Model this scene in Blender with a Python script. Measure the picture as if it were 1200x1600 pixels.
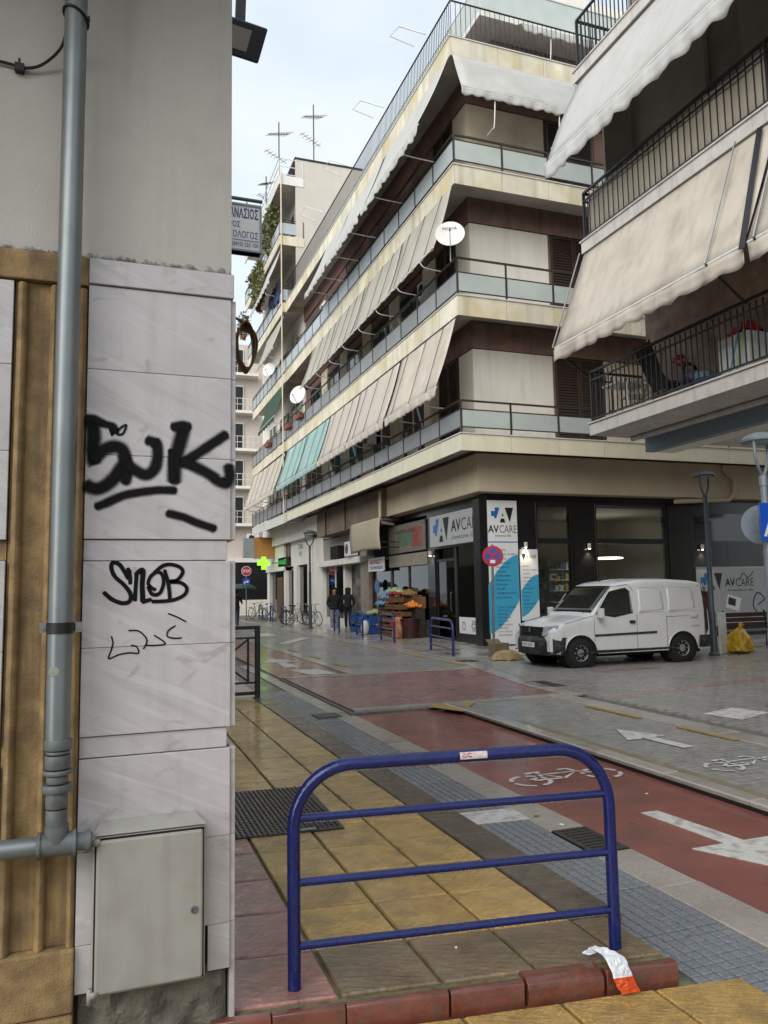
import bpy, bmesh, math, random
from mathutils import Vector, Matrix, noise as mnoise
random.seed(7)
for _o in list(bpy.data.objects): bpy.data.objects.remove(_o)
S = bpy.context.scene
COL = S.collection
R = math.radians
# ------------------------------------------------------------------ camera
def set_camera():
    yaw, pitch, roll = R(19.9), R(5.8), R(1.02)
    F = Vector((math.sin(yaw)*math.cos(pitch), math.cos(yaw)*math.cos(pitch), math.sin(pitch)))
    r0 = Vector((math.cos(yaw), -math.sin(yaw), 0)); u0 = r0.cross(F)
    r = r0*math.cos(roll)-u0*math.sin(roll); u = u0*math.cos(roll)+r0*math.sin(roll)
    cd = bpy.data.cameras.new('camera'); co = bpy.data.objects.new('camera', cd); COL.objects.link(co)
    M = Matrix((r, u, -F)).transposed().to_4x4(); M.translation = Vector((0, 0, 1.6))
    co.matrix_world = M
    cd.sensor_fit = 'VERTICAL'; cd.sensor_height = 36; cd.lens = 27
    cd.clip_start = 0.05; cd.clip_end = 2000
    S.camera = co
set_camera()
# ------------------------------------------------------------------ sky and sun
SUN_EL, SUN_AZ = R(27), R(228)     # azimuth measured from +Y clockwise: behind the camera, to the left
w = bpy.data.worlds.new('World'); S.world = w; w.use_nodes = True
def world_nodes():
    nt = w.node_tree; nt.nodes.clear(); N = nt.nodes.new; L = nt.links.new
    out = N('ShaderNodeOutputWorld'); bg = N('ShaderNodeBackground'); bg.inputs[1].default_value = 0.1
    sky = N('ShaderNodeTexSky'); sky.sky_type = 'NISHITA'; sky.sun_disc = False
    sky.sun_elevation = SUN_EL; sky.sun_rotation = SUN_AZ; sky.air_density = 1.6; sky.dust_density = 3.0
    tc = N('ShaderNodeTexCoord'); mp = N('ShaderNodeMapping'); mp.inputs['Scale'].default_value = (1, 1, 2.2)
    nz = N('ShaderNodeTexNoise'); nz.inputs['Scale'].default_value = 2.2; nz.inputs['Detail'].default_value = 5
    nz.inputs['Roughness'].default_value = .55
    rp = N('ShaderNodeValToRGB'); e = rp.color_ramp.elements
    e[0].position = .32; e[0].color = (3.35, 3.8, 4.2, 1); e[1].position = .68; e[1].color = (4.35, 4.65, 4.9, 1)
    mx = N('ShaderNodeMixRGB'); mx.inputs[0].default_value = .93
    L(tc.outputs['Generated'], mp.inputs[0]); L(mp.outputs[0], nz.inputs['Vector']); L(nz.outputs[0], rp.inputs[0])
    L(sky.outputs[0], mx.inputs[1]); L(rp.outputs[0], mx.inputs[2]); L(mx.outputs[0], bg.inputs[0]); L(bg.outputs[0], out.inputs[0])
world_nodes()
sd = bpy.data.lights.new('sun', 'SUN'); sd.energy = 1.5; sd.angle = R(60); sd.color = (1, .97, .93)
so = bpy.data.objects.new('sun', sd); COL.objects.link(so)
_dir = Vector((math.sin(SUN_AZ)*math.cos(SUN_EL), math.cos(SUN_AZ)*math.cos(SUN_EL), math.sin(SUN_EL)))
so.rotation_euler = _dir.to_track_quat('Z', 'Y').to_euler()
S.view_settings.view_transform = 'Standard'; S.view_settings.look = 'None'
S.view_settings.exposure = 1.2; S.view_settings.gamma = 1.0
S.render.engine = 'CYCLES'
# ------------------------------------------------------------------ helpers
def hexc(h):
    h = h.lstrip('#'); c = [int(h[i:i+2], 16)/255 for i in (0, 2, 4)]
    return tuple((x/12.92 if x <= .04045 else ((x+.055)/1.055)**2.4) for x in c)
MATS = {}
def mat(name, col, rough=.6, var=.12, scale=3., bump=0., bscale=40., metal=0., rnd=0., dirt=None, streak=None, wet=None,
        spec=.5, slate=None, trans=0., emit=None, veins=None, stretch=None, rvar=0., alpha=None, coat=0.):
    """procedural surface: noise-varied colour, optional dirt (colour, amount, scale), vertical streaks, wet film, veins"""
    if isinstance(col, str): col = hexc(col)
    m = bpy.data.materials.new(name); m.use_nodes = True; nt = m.node_tree; N = nt.nodes.new; L = nt.links.new
    b = nt.nodes['Principled BSDF']; out = nt.nodes['Material Output']
    geo = N('ShaderNodeNewGeometry'); pos = geo.outputs['Position']
    oi = N('ShaderNodeObjectInfo')
    if rnd:
        add = N('ShaderNodeVectorMath'); add.operation = 'MULTIPLY_ADD'
        cm = N('ShaderNodeCombineXYZ')
        for i in range(3): L(oi.outputs['Random'], cm.inputs[i])
        L(cm.outputs[0], add.inputs[0]); add.inputs[1].default_value = (37, 53, 71); L(pos, add.inputs[2]); pos = add.outputs[0]
    def nz(sc, det=4, vec=None, st=None):
        v = vec or pos
        if st:
            mp = N('ShaderNodeMapping'); mp.inputs['Scale'].default_value = st; L(v, mp.inputs[0]); v = mp.outputs[0]
        n = N('ShaderNodeTexNoise'); n.inputs['Scale'].default_value = sc; n.inputs['Detail'].default_value = det
        L(v, n.inputs['Vector']); return n.outputs[0]
    def ramp(f, a, bb, ca=(0, 0, 0, 1), cb=(1, 1, 1, 1)):
        r = N('ShaderNodeValToRGB'); e = r.color_ramp.elements
        e[0].position = a; e[0].color = ca; e[1].position = bb; e[1].color = cb; L(f, r.inputs[0]); return r.outputs[0]
    def mix(f, a, bb, mode='MIX'):
        x = N('ShaderNodeMixRGB'); x.blend_type = mode
        for i, q in enumerate((f, a, bb)):
            if hasattr(q, 'links') or hasattr(q, 'is_linked'): L(q, x.inputs[i])
            elif i == 0: x.inputs[0].default_value = q
            else: x.inputs[i].default_value = (*q, 1) if len(q) == 3 else q
        return x.outputs[0]
    c = None
    lo = tuple(max(0, x*(1-var)) for x in col); hi = tuple(min(1, x*(1+var)) for x in col)
    c = ramp(nz(scale, 6, st=stretch), .3, .7, (*lo, 1), (*hi, 1))
    if coat: b.inputs['Coat Weight'].default_value = coat; b.inputs['Coat Roughness'].default_value = .15; b.inputs['Coat IOR'].default_value = 1.4
    if rnd:
        r2 = ramp(oi.outputs['Random'], 0, 1, (1-rnd, 1-rnd, 1-rnd, 1), (1+rnd*.6, 1+rnd*.6, 1+rnd*.6, 1))
        c = mix(1., c, r2, 'MULTIPLY')
    if veins:
        vc, va, vs = veins
        wv = N('ShaderNodeTexWave'); wv.inputs['Scale'].default_value = vs; wv.inputs['Distortion'].default_value = 9
        wv.inputs['Detail'].default_value = 4; wv.inputs['Detail Scale'].default_value = 1.3
        mp = N('ShaderNodeMapping'); mp.inputs['Rotation'].default_value = (.3, .55, .2); mp.inputs['Scale'].default_value = (1, 1, 2.0)
        L(pos, mp.inputs[0]); L(mp.outputs[0], wv.inputs['Vector'])
        f = ramp(wv.outputs[1], .35, 1.0, (0, 0, 0, 1), (va, va, va, 1)); c = mix(f, c, vc)
    if streak:
        sc_, sa, ss = streak
        f = ramp(nz(ss, 5, st=(1, 1, .07)), .5, .78, (0, 0, 0, 1), (sa, sa, sa, 1)); c = mix(f, c, sc_)
    if dirt:
        dc, da, ds = dirt
        f = ramp(nz(ds, 8), .48, .72, (0, 0, 0, 1), (da, da, da, 1)); c = mix(f, c, dc)
    L(c, b.inputs['Base Color'])
    b.inputs['Metallic'].default_value = metal; b.inputs['Specular IOR Level'].default_value = spec
    if wet:
        ra, rb, ws = wet
        L(ramp(nz(ws, 5), .35, .68, (ra, ra, ra, 1), (rb, rb, rb, 1)), b.inputs['Roughness'])
    elif rvar:
        L(ramp(nz(scale*2.3, 5), .3, .7, (max(.02, rough-rvar),)*3+(1,), (min(1, rough+rvar),)*3+(1,)), b.inputs['Roughness'])
    else: b.inputs['Roughness'].default_value = rough
    if bump:
        bp = N('ShaderNodeBump'); bp.inputs['Strength'].default_value = bump; bp.inputs['Distance'].default_value = .01
        L(nz(bscale, 8, st=stretch), bp.inputs['Height']); L(bp.outputs[0], b.inputs['Normal'])
    if slate:          # riven stone: stretched, terraced relief
        def rel(rz, sc):
            mp = N('ShaderNodeMapping'); mp.vector_type = 'TEXTURE'; mp.inputs['Rotation'].default_value = (0, 0, rz); mp.inputs['Scale'].default_value = (1, .28, 1); L(pos, mp.inputs[0])
            n = N('ShaderNodeTexNoise'); n.inputs['Scale'].default_value = sc; n.inputs['Detail'].default_value = 5; n.inputs['Roughness'].default_value = .6; n.inputs['Distortion'].default_value = .25; L(mp.outputs[0], n.inputs['Vector'])
            return ramp(n.outputs[0], .42, .58)
        hgt = mix(.5, rel(.7, slate), rel(-.4, slate*1.7))
        bp = N('ShaderNodeBump'); bp.inputs['Strength'].default_value = 1.0; bp.inputs['Distance'].default_value = .006; L(hgt, bp.inputs['Height']); L(bp.outputs[0], b.inputs['Normal'])
        c2 = mix(.25, c, ramp(hgt, .2, .8, (.45, .42, .4, 1), (1, 1, 1, 1)), 'MULTIPLY'); L(c2, b.inputs['Base Color'])
    if emit:
        b.inputs['Emission Color'].default_value = (*emit[0], 1); b.inputs['Emission Strength'].default_value = emit[1]
    if trans:
        tl = N('ShaderNodeBsdfTranslucent'); L(c, tl.inputs[0]); ms = N('ShaderNodeMixShader'); ms.inputs[0].default_value = trans
        L(b.outputs[0], ms.inputs[1]); L(tl.outputs[0], ms.inputs[2]); L(ms.outputs[0], out.inputs[0])
    if alpha is not None:
        tr = N('ShaderNodeBsdfTransparent'); ms = N('ShaderNodeMixShader'); ms.inputs[0].default_value = alpha
        L(tr.outputs[0], ms.inputs[1]); L(b.outputs[0], ms.inputs[2]); L(ms.outputs[0], out.inputs[0])
    MATS[name] = m; return m
def glass(name, tint=(.9, .95, .95), refl=1.0):
    m = bpy.data.materials.new(name); m.use_nodes = True; nt = m.node_tree; nt.nodes.clear(); N = nt.nodes.new; L = nt.links.new
    o = N('ShaderNodeOutputMaterial'); t = N('ShaderNodeBsdfTransparent'); t.inputs[0].default_value = (*tint, 1)
    g = N('ShaderNodeBsdfGlossy'); g.inputs['Roughness'].default_value = .02
    f = N('ShaderNodeFresnel'); f.inputs[0].default_value = 1.5
    mu = N('ShaderNodeMath'); mu.operation = 'MULTIPLY'; mu.inputs[1].default_value = refl; mu.use_clamp = True
    mx = N('ShaderNodeMixShader'); L(f.outputs[0], mu.inputs[0]); L(mu.outputs[0], mx.inputs[0]); L(t.outputs[0], mx.inputs[1]); L(g.outputs[0], mx.inputs[2])
    L(mx.outputs[0], o.inputs[0]); MATS[name] = m; return m
class MB:
    def __init__(s): s.v = []; s.f = []; s.mi = []; s.cur = 0; s.att = None
    def add(s, vs, fs, m=None):
        o = len(s.v); s.v += [tuple(p) for p in vs]
        for f in fs: s.f.append(tuple(i+o for i in f)); s.mi.append(s.cur if m is None else m)
        return s
    def box(s, x0, x1, y0, y1, z0, z1, m=None):
        x0, x1 = min(x0, x1), max(x0, x1); y0, y1 = min(y0, y1), max(y0, y1); z0, z1 = min(z0, z1), max(z0, z1)
        return s.add([(x0,y0,z0),(x1,y0,z0),(x1,y1,z0),(x0,y1,z0),(x0,y0,z1),(x1,y0,z1),(x1,y1,z1),(x0,y1,z1)],
              [(0,3,2,1),(4,5,6,7),(0,1,5,4),(1,2,6,5),(2,3,7,6),(3,0,4,7)], m)
    def chamf(s, x0, x1, y0, y1, z0, z1, c=.006, m=None):
        """box with chamfered top edges"""
        return s.add([(x0,y0,z0),(x1,y0,z0),(x1,y1,z0),(x0,y1,z0),(x0,y0,z1-c),(x1,y0,z1-c),(x1,y1,z1-c),(x0,y1,z1-c),
               (x0+c,y0+c,z1),(x1-c,y0+c,z1),(x1-c,y1-c,z1),(x0+c,y1-c,z1)],
              [(0,1,5,4),(1,2,6,5),(2,3,7,6),(3,0,4,7),(4,5,9,8),(5,6,10,9),(6,7,11,10),(7,4,8,11),(8,9,10,11)], m)
    def hexa(s, p, m=None):      # 8 points: bottom 4 ccw, top 4 ccw
        return s.add(p, [(0,3,2,1),(4,5,6,7),(0,1,5,4),(1,2,6,5),(2,3,7,6),(3,0,4,7)], m)
    def beam(s, p, q, w, h=None, up=(0,0,1), m=None):
        p, q = Vector(p), Vector(q); h = h or w; d = (q-p).normalized(); u = Vector(up)
        if abs(d.dot(u)) > .99: u = Vector((0, 1, 0))
        a = d.cross(u).normalized()*w/2; b = a.cross(d).normalized()*h/2
        return s.hexa([p-a-b, p+a-b, p+a+b, p-a+b, q-a-b, q+a-b, q+a+b, q-a+b], m)
    def tube(s, pts, r, n=8, caps=True, m=None, closed=False):
        pts = [Vector(p) for p in pts]; k = len(pts); rs = r if isinstance(r, (list, tuple)) else [r]*k
        o = len(s.v); prev = None
        for i, p in enumerate(pts):
            a = pts[i-1] if i > 0 else (pts[-1] if closed else p); b = pts[i+1] if i < k-1 else (pts[0] if closed else p)
            d = (b-a).normalized()
            if prev is None:
                u = Vector((0, 0, 1)) if abs(d.z) < .9 else Vector((1, 0, 0)); u = (u-d*u.dot(d)).normalized()
            else: u = (prev-d*prev.dot(d)).normalized()
            prev = u; v = d.cross(u)
            for j in range(n):
                t = 2*math.pi*j/n; s.v.append(tuple(p+(u*math.cos(t)+v*math.sin(t))*rs[i]))
        mm = s.cur if m is None else m
        for i in range(k if closed else k-1):
            i2 = (i+1) % k
            for j in range(n):
                s.f.append((o+i*n+j, o+i*n+(j+1) % n, o+i2*n+(j+1) % n, o+i2*n+j)); s.mi.append(mm)
        if caps and not closed:
            s.f.append(tuple(o+j for j in reversed(range(n)))); s.mi.append(mm)
            s.f.append(tuple(o+(k-1)*n+j for j in range(n))); s.mi.append(mm)
        return s
    def lathe(s, prof, c=(0,0,0), n=16, axis='Z', m=None, caps=True):
        o = len(s.v); c = Vector(c)
        for (r, h) in prof:
            for j in range(n):
                t = 2*math.pi*j/n; a, b = r*math.cos(t), r*math.sin(t)
                s.v.append(tuple(c+(Vector((a, b, h)) if axis == 'Z' else Vector((a, h, b)) if axis == 'Y' else Vector((h, a, b)))))
        mm = s.cur if m is None else m
        for i in range(len(prof)-1):
            for j in range(n):
                s.f.append((o+i*n+j, o+i*n+(j+1) % n, o+(i+1)*n+(j+1) % n, o+(i+1)*n+j)); s.mi.append(mm)
        if caps:
            s.f.append(tuple(o+j for j in reversed(range(n)))); s.mi.append(mm)
            s.f.append(tuple(o+(len(prof)-1)*n+j for j in range(n))); s.mi.append(mm)
        return s
    def prism(s, poly, o, u, v, t, m=None):
        """polygon in (u,v) plane at o, extruded by vector t"""
        o, u, v, t = Vector(o), Vector(u), Vector(v), Vector(t); n = len(poly)
        a = [o+u*x+v*y for x, y in poly]
        return s.add(a+[p+t for p in a], [tuple(range(n))[::-1], tuple(range(n, 2*n))]+[(i, (i+1) % n, n+(i+1) % n, n+i) for i in range(n)], m)
    def sphere(s, c, r, n=8, k=6, m=None):
        rr = r if isinstance(r, (tuple, list)) else (r, r, r); o = len(s.v); mm = s.cur if m is None else m
        for i in range(1, k):
            ph = math.pi*i/k
            for j in range(n):
                t = 2*math.pi*j/n
                s.v.append((c[0]+rr[0]*math.sin(ph)*math.cos(t), c[1]+rr[1]*math.sin(ph)*math.sin(t), c[2]+rr[2]*math.cos(ph)))
        top = len(s.v); s.v.append((c[0], c[1], c[2]+rr[2])); s.v.append((c[0], c[1], c[2]-rr[2]))
        for i in range(k-2):
            for j in range(n):
                s.f.append((o+i*n+j, o+(i+1)*n+j, o+(i+1)*n+(j+1) % n, o+i*n+(j+1) % n)); s.mi.append(mm)
        for j in range(n):
            s.f.append((top, o+j, o+(j+1) % n)); s.mi.append(mm)
            s.f.append((top+1, o+(k-2)*n+(j+1) % n, o+(k-2)*n+j)); s.mi.append(mm)
        return s
    def grid(s, fn, nu, nv, m=None):
        o = len(s.v); mm = s.cur if m is None else m
        for i in range(nu+1):
            for j in range(nv+1): s.v.append(tuple(fn(i/nu, j/nv)))
        for i in range(nu):
            for j in range(nv):
                a = o+i*(nv+1)+j; s.f.append((a, a+nv+1, a+nv+2, a+1)); s.mi.append(mm)
        return s
    def mesh(s, name, mats, smooth=False, fix=True):
        me = bpy.data.meshes.new(name); me.from_pydata(s.v, [], s.f)
        for q in (mats if isinstance(mats, (list, tuple)) else [mats]): me.materials.append(q)
        if max(s.mi, default=0): me.polygons.foreach_set('material_index', s.mi)
        if fix:
            bm = bmesh.new(); bm.from_mesh(me); bmesh.ops.recalc_face_normals(bm, faces=bm.faces); bm.to_mesh(me); bm.free()
        if smooth:
            me.polygons.foreach_set('use_smooth', [True]*len(me.polygons)); me.set_sharp_from_angle(angle=R(38))
        me.update(); return me
    def build(s, name, mats, parent=None, smooth=False, loc=None, rot=None, bevel=0, solid=0, fix=True):
        return link(name, s.mesh(name, mats, smooth, fix), parent, loc, rot, bevel, solid)
def link(name, me, parent=None, loc=None, rot=None, bevel=0, solid=0):
    o = bpy.data.objects.new(name, me); COL.objects.link(o)
    if parent: o.parent = parent
    if loc is not None: o.location = loc
    if rot is not None: o.rotation_euler = rot
    if bevel:
        b = o.modifiers.new('bevel', 'BEVEL'); b.width = bevel; b.segments = 2; b.limit_method = 'ANGLE'
    if solid:
        b = o.modifiers.new('solid', 'SOLIDIFY'); b.thickness = solid; b.offset = 0
    return o
def tag(o, label=None, cat=None, group=None, kind=None):
    if label: o['label'] = label
    if cat: o['category'] = cat
    if group: o['group'] = group
    if kind: o['kind'] = kind
    return o
def thing(name, label, cat, loc=(0,0,0), rz=0, group=None):
    o = bpy.data.objects.new(name, None); COL.objects.link(o); o.location = loc; o.rotation_euler = (0, 0, rz); o.empty_display_size = .2
    return tag(o, label, cat, group)
def struct(name, mb, m, **k): return tag(mb.build(name, m, **k), kind='structure')
def copy_tree(o, parent=None):
    c = o.copy(); COL.objects.link(c); c.parent = parent
    for ch in [x for x in list(o.children)]: copy_tree(ch, c)
    return c
_fc = {}
def text(body, o, right, up, w=None, h=None, m=None, parent=None, name='lettering', weight=0., th=.002, align='L', spacing=1.):
    """flat lettering fitted to width w / height h, lower-left corner o"""
    cu = bpy.data.curves.new('t', 'FONT'); cu.body = body; cu.offset = weight; cu.resolution_u = 3; cu.space_character = spacing
    t = bpy.data.objects.new('t', cu); COL.objects.link(t)
    me = bpy.data.meshes.new_from_object(t.evaluated_get(bpy.context.evaluated_depsgraph_get())); bpy.data.objects.remove(t); bpy.data.curves.remove(cu)
    if not len(me.vertices): return None
    xs = [v.co.x for v in me.vertices]; ys = [v.co.y for v in me.vertices]; x0, y0 = min(xs), min(ys); W = max(xs)-x0; H = max(ys)-y0
    sx = (w/W) if w else h/H; sy = (h/H) if h else w/W
    o, right, up = Vector(o), Vector(right).normalized(), Vector(up).normalized()
    for v in me.vertices: v.co = o+right*((v.co.x-x0)*sx)+up*((v.co.y-y0)*sy)
    me.materials.clear(); me.materials.append(m); me.update()
    return link(name, me, parent)
def ribbon(pts, wid, o, u, v, mb, m=None, wfn=None):
    """flat stroke along 2-D points"""
    n = len(pts); o, u, v = Vector(o), Vector(u), Vector(v); vs = []
    for i in range(n):
        a = Vector(pts[max(0, i-1)]); b = Vector(pts[min(n-1, i+1)]); d = (b-a).normalized() if (b-a).length > 1e-9 else Vector((1, 0)); nn = Vector((-d.y, d.x))
        ww = (wid if not wfn else wfn(i/(n-1)))/2; p = Vector(pts[i])
        for q in (p+nn*ww, p-nn*ww): vs.append(o+u*q.x+v*q.y)
    mb.add(vs, [(2*i, 2*i+1, 2*i+3, 2*i+2) for i in range(n-1)], m)
def smoothpath(pts, k=6):
    """Catmull-Rom"""
    out = []; P = [Vector(p) for p in pts]; n = len(P)
    for i in range(n-1):
        p0, p1, p2, p3 = P[max(0, i-1)], P[i], P[i+1], P[min(n-1, i+2)]
        for j in range(k):
            t = j/k; out.append(.5*((2*p1)+(p2-p0)*t+(2*p0-5*p1+4*p2-p3)*t*t+(3*p1-p0-3*p2+p3)*t**3))
    out.append(P[-1]); return out
# ------------------------------------------------------------------ materials
GREY_D = hexc('4a463f')
stucco = mat('stucco', '#bab6b1', .9, .04, 1.5, bump=.45, bscale=260, dirt=((.34,.33,.31), .2, 7), streak=((.32,.31,.29), .3, 18))
def moss_edge(m, z0, hgt):
    nt = m.node_tree; N = nt.nodes.new; L = nt.links.new; b = nt.nodes['Principled BSDF']; src = b.inputs['Base Color'].links[0].from_socket
    g = N('ShaderNodeNewGeometry'); sp = N('ShaderNodeSeparateXYZ'); L(g.outputs['Position'], sp.inputs[0])
    mr = N('ShaderNodeMapRange'); mr.inputs[1].default_value = z0; mr.inputs[2].default_value = z0+hgt; mr.inputs[3].default_value = .62; mr.inputs[4].default_value = 0; L(sp.outputs[2], mr.inputs[0])
    n = N('ShaderNodeTexNoise'); n.inputs['Scale'].default_value = 26; n.inputs['Detail'].default_value = 9; n.inputs['Roughness'].default_value = .7; L(g.outputs['Position'], n.inputs['Vector'])
    a = N('ShaderNodeMath'); a.operation = 'ADD'; L(mr.outputs[0], a.inputs[0]); L(n.outputs[0], a.inputs[1])
    r = N('ShaderNodeValToRGB'); r.color_ramp.elements[0].position = .82; r.color_ramp.elements[1].position = 1.08; r.color_ramp.elements[1].color = (.85,)*3+(1,); L(a.outputs[0], r.inputs[0])
    x = N('ShaderNodeMixRGB'); L(r.outputs[0], x.inputs[0]); L(src, x.inputs[1]); x.inputs[2].default_value = (.07, .068, .055, 1); L(x.outputs[0], b.inputs['Base Color'])
moss_edge(stucco, 2.92, .06)
def marble_mat():
    m = mat('marble', '#bdb9bc', .36, .05, 1.3, dirt=((.3,.275,.26), .35, 2.6), streak=((.27,.25,.24), .3, 16), rnd=.06, rvar=.12)
    nt = m.node_tree; N = nt.nodes.new; L = nt.links.new; b = nt.nodes['Principled BSDF']; src = b.inputs['Base Color'].links[0].from_socket
    g = N('ShaderNodeNewGeometry'); oi = N('ShaderNodeObjectInfo'); ad = N('ShaderNodeVectorMath'); ad.operation = 'MULTIPLY_ADD'; cx = N('ShaderNodeCombineXYZ')
    for i in range(3): L(oi.outputs['Random'], cx.inputs[i])
    L(cx.outputs[0], ad.inputs[0]); ad.inputs[1].default_value = (13, 7, 29); L(g.outputs['Position'], ad.inputs[2])
    for rot, st, sc, lo, hi, amt, colr in (((0, .5, 0), (1, 1, 7), 2.0, .5, .78, .5, (.28, .26, .27)), ((0, .42, 0), (.6, 1, 14), 3.0, .56, .7, .35, (.66, .64, .65)), ((0, -.3, 0), (1.5, 1, 3), 5, .62, .7, .35, (.22, .19, .17))):
        mp = N('ShaderNodeMapping'); mp.vector_type = 'TEXTURE'; mp.inputs['Rotation'].default_value = rot; mp.inputs['Scale'].default_value = tuple(1/q for q in st); L(ad.outputs[0], mp.inputs[0])
        n = N('ShaderNodeTexNoise'); n.inputs['Scale'].default_value = sc; n.inputs['Detail'].default_value = 7; n.inputs['Distortion'].default_value = .8; L(mp.outputs[0], n.inputs['Vector'])
        r = N('ShaderNodeValToRGB'); r.color_ramp.elements[0].position = lo; r.color_ramp.elements[1].position = hi; r.color_ramp.elements[1].color = (amt, amt, amt, 1); L(n.outputs[0], r.inputs[0])
        x = N('ShaderNodeMixRGB'); L(r.outputs[0], x.inputs[0]); L(src, x.inputs[1]); x.inputs[2].default_value = (*colr, 1); src = x.outputs[0]
    L(src, b.inputs['Base Color']); return m
marble = marble_mat()
ochre = mat('ochre_stone', '#8f7650', .8, .35, 12, bump=.4, bscale=120, dirt=((.13,.08,.045), .8, 9), streak=((.10,.07,.045), .75, 26))
rough_conc = mat('rough_concrete', '#6f6a60', .95, .3, 9, bump=1., bscale=60, dirt=((.06,.055,.05), .8, 12))
dark_gap = mat('dark_gap', '#14120f', .95, .1)
galv = mat('galvanised_pipe', '#7f8688', .42, .14, 6, metal=.6, streak=((.22,.25,.27), .6, 26), dirt=((.1,.1,.1), .25, 12))
pvc = mat('grey_pvc', '#5f6568', .5, .2, 20, dirt=((.07,.06,.05), .7, 16))
blackp = mat('black_rubber', '#121212', .5, .1)
boxgrey = mat('meter_box_grey', '#9b9a95', .5, .08, 4, dirt=((.17,.145,.12), .5, 4), streak=((.2,.18,.16), .5, 14), bump=.08)
steel = mat('steel', '#9a9a98', .35, .1, metal=.9)
spray = mat('spray_paint', '#0d0d0e', .55, .1)
# paving
tile_y = mat('yellow_tile', '#d0aa62', .3, .2, 7, slate=11, rnd=.22, dirt=((.2,.155,.09), .5, 5), wet=(.07, .34, 3), coat=.5)
tile_p = mat('pink_tile', '#a5756c', .3, .2, 6, slate=6, rnd=.12, dirt=((.25,.2,.17), .6, 5), wet=(.06, .3, 2), coat=.5)
tile_b = mat('brown_tile', '#5f5042', .3, .25, 8, slate=6, rnd=.15, dirt=((.06,.065,.03), .5, 6), wet=(.1, .4, 2), coat=.5)
tile_g = mat('mossy_tile', '#7a664e', .3, .25, 7, slate=5, rnd=.15, dirt=((.1,.1,.055), .55, 3.5), wet=(.05, .3, 2), coat=.5)
grout = mat('mossy_grout', '#6a6c52', .8, .35, 20, dirt=((.12,.15,.07), .8, 10), bump=.5, spec=.2)
edge_red = mat('red_edging', '#6b3a2d', .25, .25, 12, rnd=.18, dirt=((.07,.06,.04), .65, 14), wet=(.1, .45, 5), bump=.3, coat=.5)
gtile = mat('grey_grooved_tile', '#7d8288', .3, .22, 60, bump=.6, bscale=220, rnd=.12, wet=(.12, .45, 3), coat=.5)
granite = mat('granite_kerb', '#a8a098', .5, .18, 50, bump=.3, bscale=150, rnd=.1, dirt=((.25,.21,.18), .5, 3), wet=(.2, .55, 2), coat=.5)
redlane = mat('red_bike_asphalt', '#8c4f45', .4, .16, 3, bump=.5, bscale=260, dirt=((.10,.05,.045), .5, 1.8), wet=(.14, .5, 1.1), coat=.5)
asphalt = mat('asphalt', '#55534f', .5, .25, 3, bump=.5, bscale=200, wet=(.15, .5, .8), coat=.5)
paver = mat('grey_paver', '#918e8a', .5, .2, 9, bump=.4, bscale=120, wet=(.16, .5, .6), dirt=((.2,.195,.185), .45, 1.5), coat=.3)
paver_r = mat('red_paver', '#966d68', .5, .3, 9, bump=.4, bscale=120, wet=(.14, .5, .6), dirt=((.16,.11,.1), .5, 2), coat=.5)
sidew = mat('sidewalk_slab', '#a5a19b', .4, .2, 5, bump=.2, bscale=120, rnd=.1, wet=(.12, .45, .8), dirt=((.2,.18,.17), .5, 1.5), coat=.5)
paint_w = mat('white_road_paint', '#d2d0cb', .45, .1, 20, dirt=((.3,.25,.23), .9, 11), streak=((.4,.36,.34), .4, 30), bump=.35, bscale=160)
paint_y = mat('yellow_road_paint', '#a58a3a', .5, .2, 20, dirt=((.25,.22,.18), .9, 9), bump=.2)
plate_m = mat('rusty_checker_plate', '#2c2627', .38, .3, 20, metal=.5, rvar=.12, dirt=((.09,.055,.04), .6, 8))
castiron = mat('cast_iron', '#4a4744', .5, .2, 20, metal=.4)
# corner building
fascia = mat('cream_fascia', '#d0cab6', .6, .1, 2, rnd=.1, dirt=((.52,.41,.18), .75, 1.1), streak=((.15,.13,.10), .6, 2.4))
fascia_n = mat('cream_fascia_clean', '#d8d2ba', .5, .06, 2, rnd=.05, streak=((.4,.37,.3), .2, 3))
fascia_w = mat('white_fascia', '#c9c8c2', .6, .08, 2, rnd=.08, streak=((.3,.29,.27), .5, 7))
soffit = mat('soffit', '#c6c1b8', .8, .1, 2, dirt=((.3,.27,.24), .5, 1.2))
beige_b = mat('beige_band', '#c4b59c', .7, .06, 1.2, dirt=((.25,.21,.17), .35, .7), streak=((.2,.17,.14), .12, 2))
brownw = mat('brown_wall', '#7a6057', .8, .15, 3, streak=((.06,.045,.04), .5, 6))
white_wall = mat('white_wall', '#dcd8ce', .7, .05, 2, dirt=((.5,.47,.42), .4, 1), streak=((.4,.37,.33), .3, 6))
cream_wall = mat('cream_wall', '#cdc1a9', .7, .08, 2, dirt=((.35,.3,.24), .4, 1.3))
shutter_m = mat('brown_shutter', '#3d322d', .5, .15, 8)
metal_dk = mat('dark_metal', '#26262a', .4, .15, 10, metal=.3)
rail_m = mat('bronze_rail', '#4a4541', .4, .12, 8, metal=.5)
iron_bk = mat('black_iron', '#141416', .4, .2, 14)
frost = mat('frosted_glass', '#b6beba', .42, .06, 2, alpha=.88, rnd=.06)
frost_d = mat('smoked_glass', '#86898a', .4, .1, 2, alpha=.92, rnd=.16)
frost_b = mat('pale_blue_glass', '#aeb7bb', .4, .06, 2, alpha=.9, rnd=.08)
aw_beige = mat('beige_awning', '#d0c7ba', .85, .07, 1.5, trans=.25, bump=.5, bscale=5, dirt=((.4,.34,.28), .5, 1.6), streak=((.38,.33,.28), .45, 7))
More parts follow.
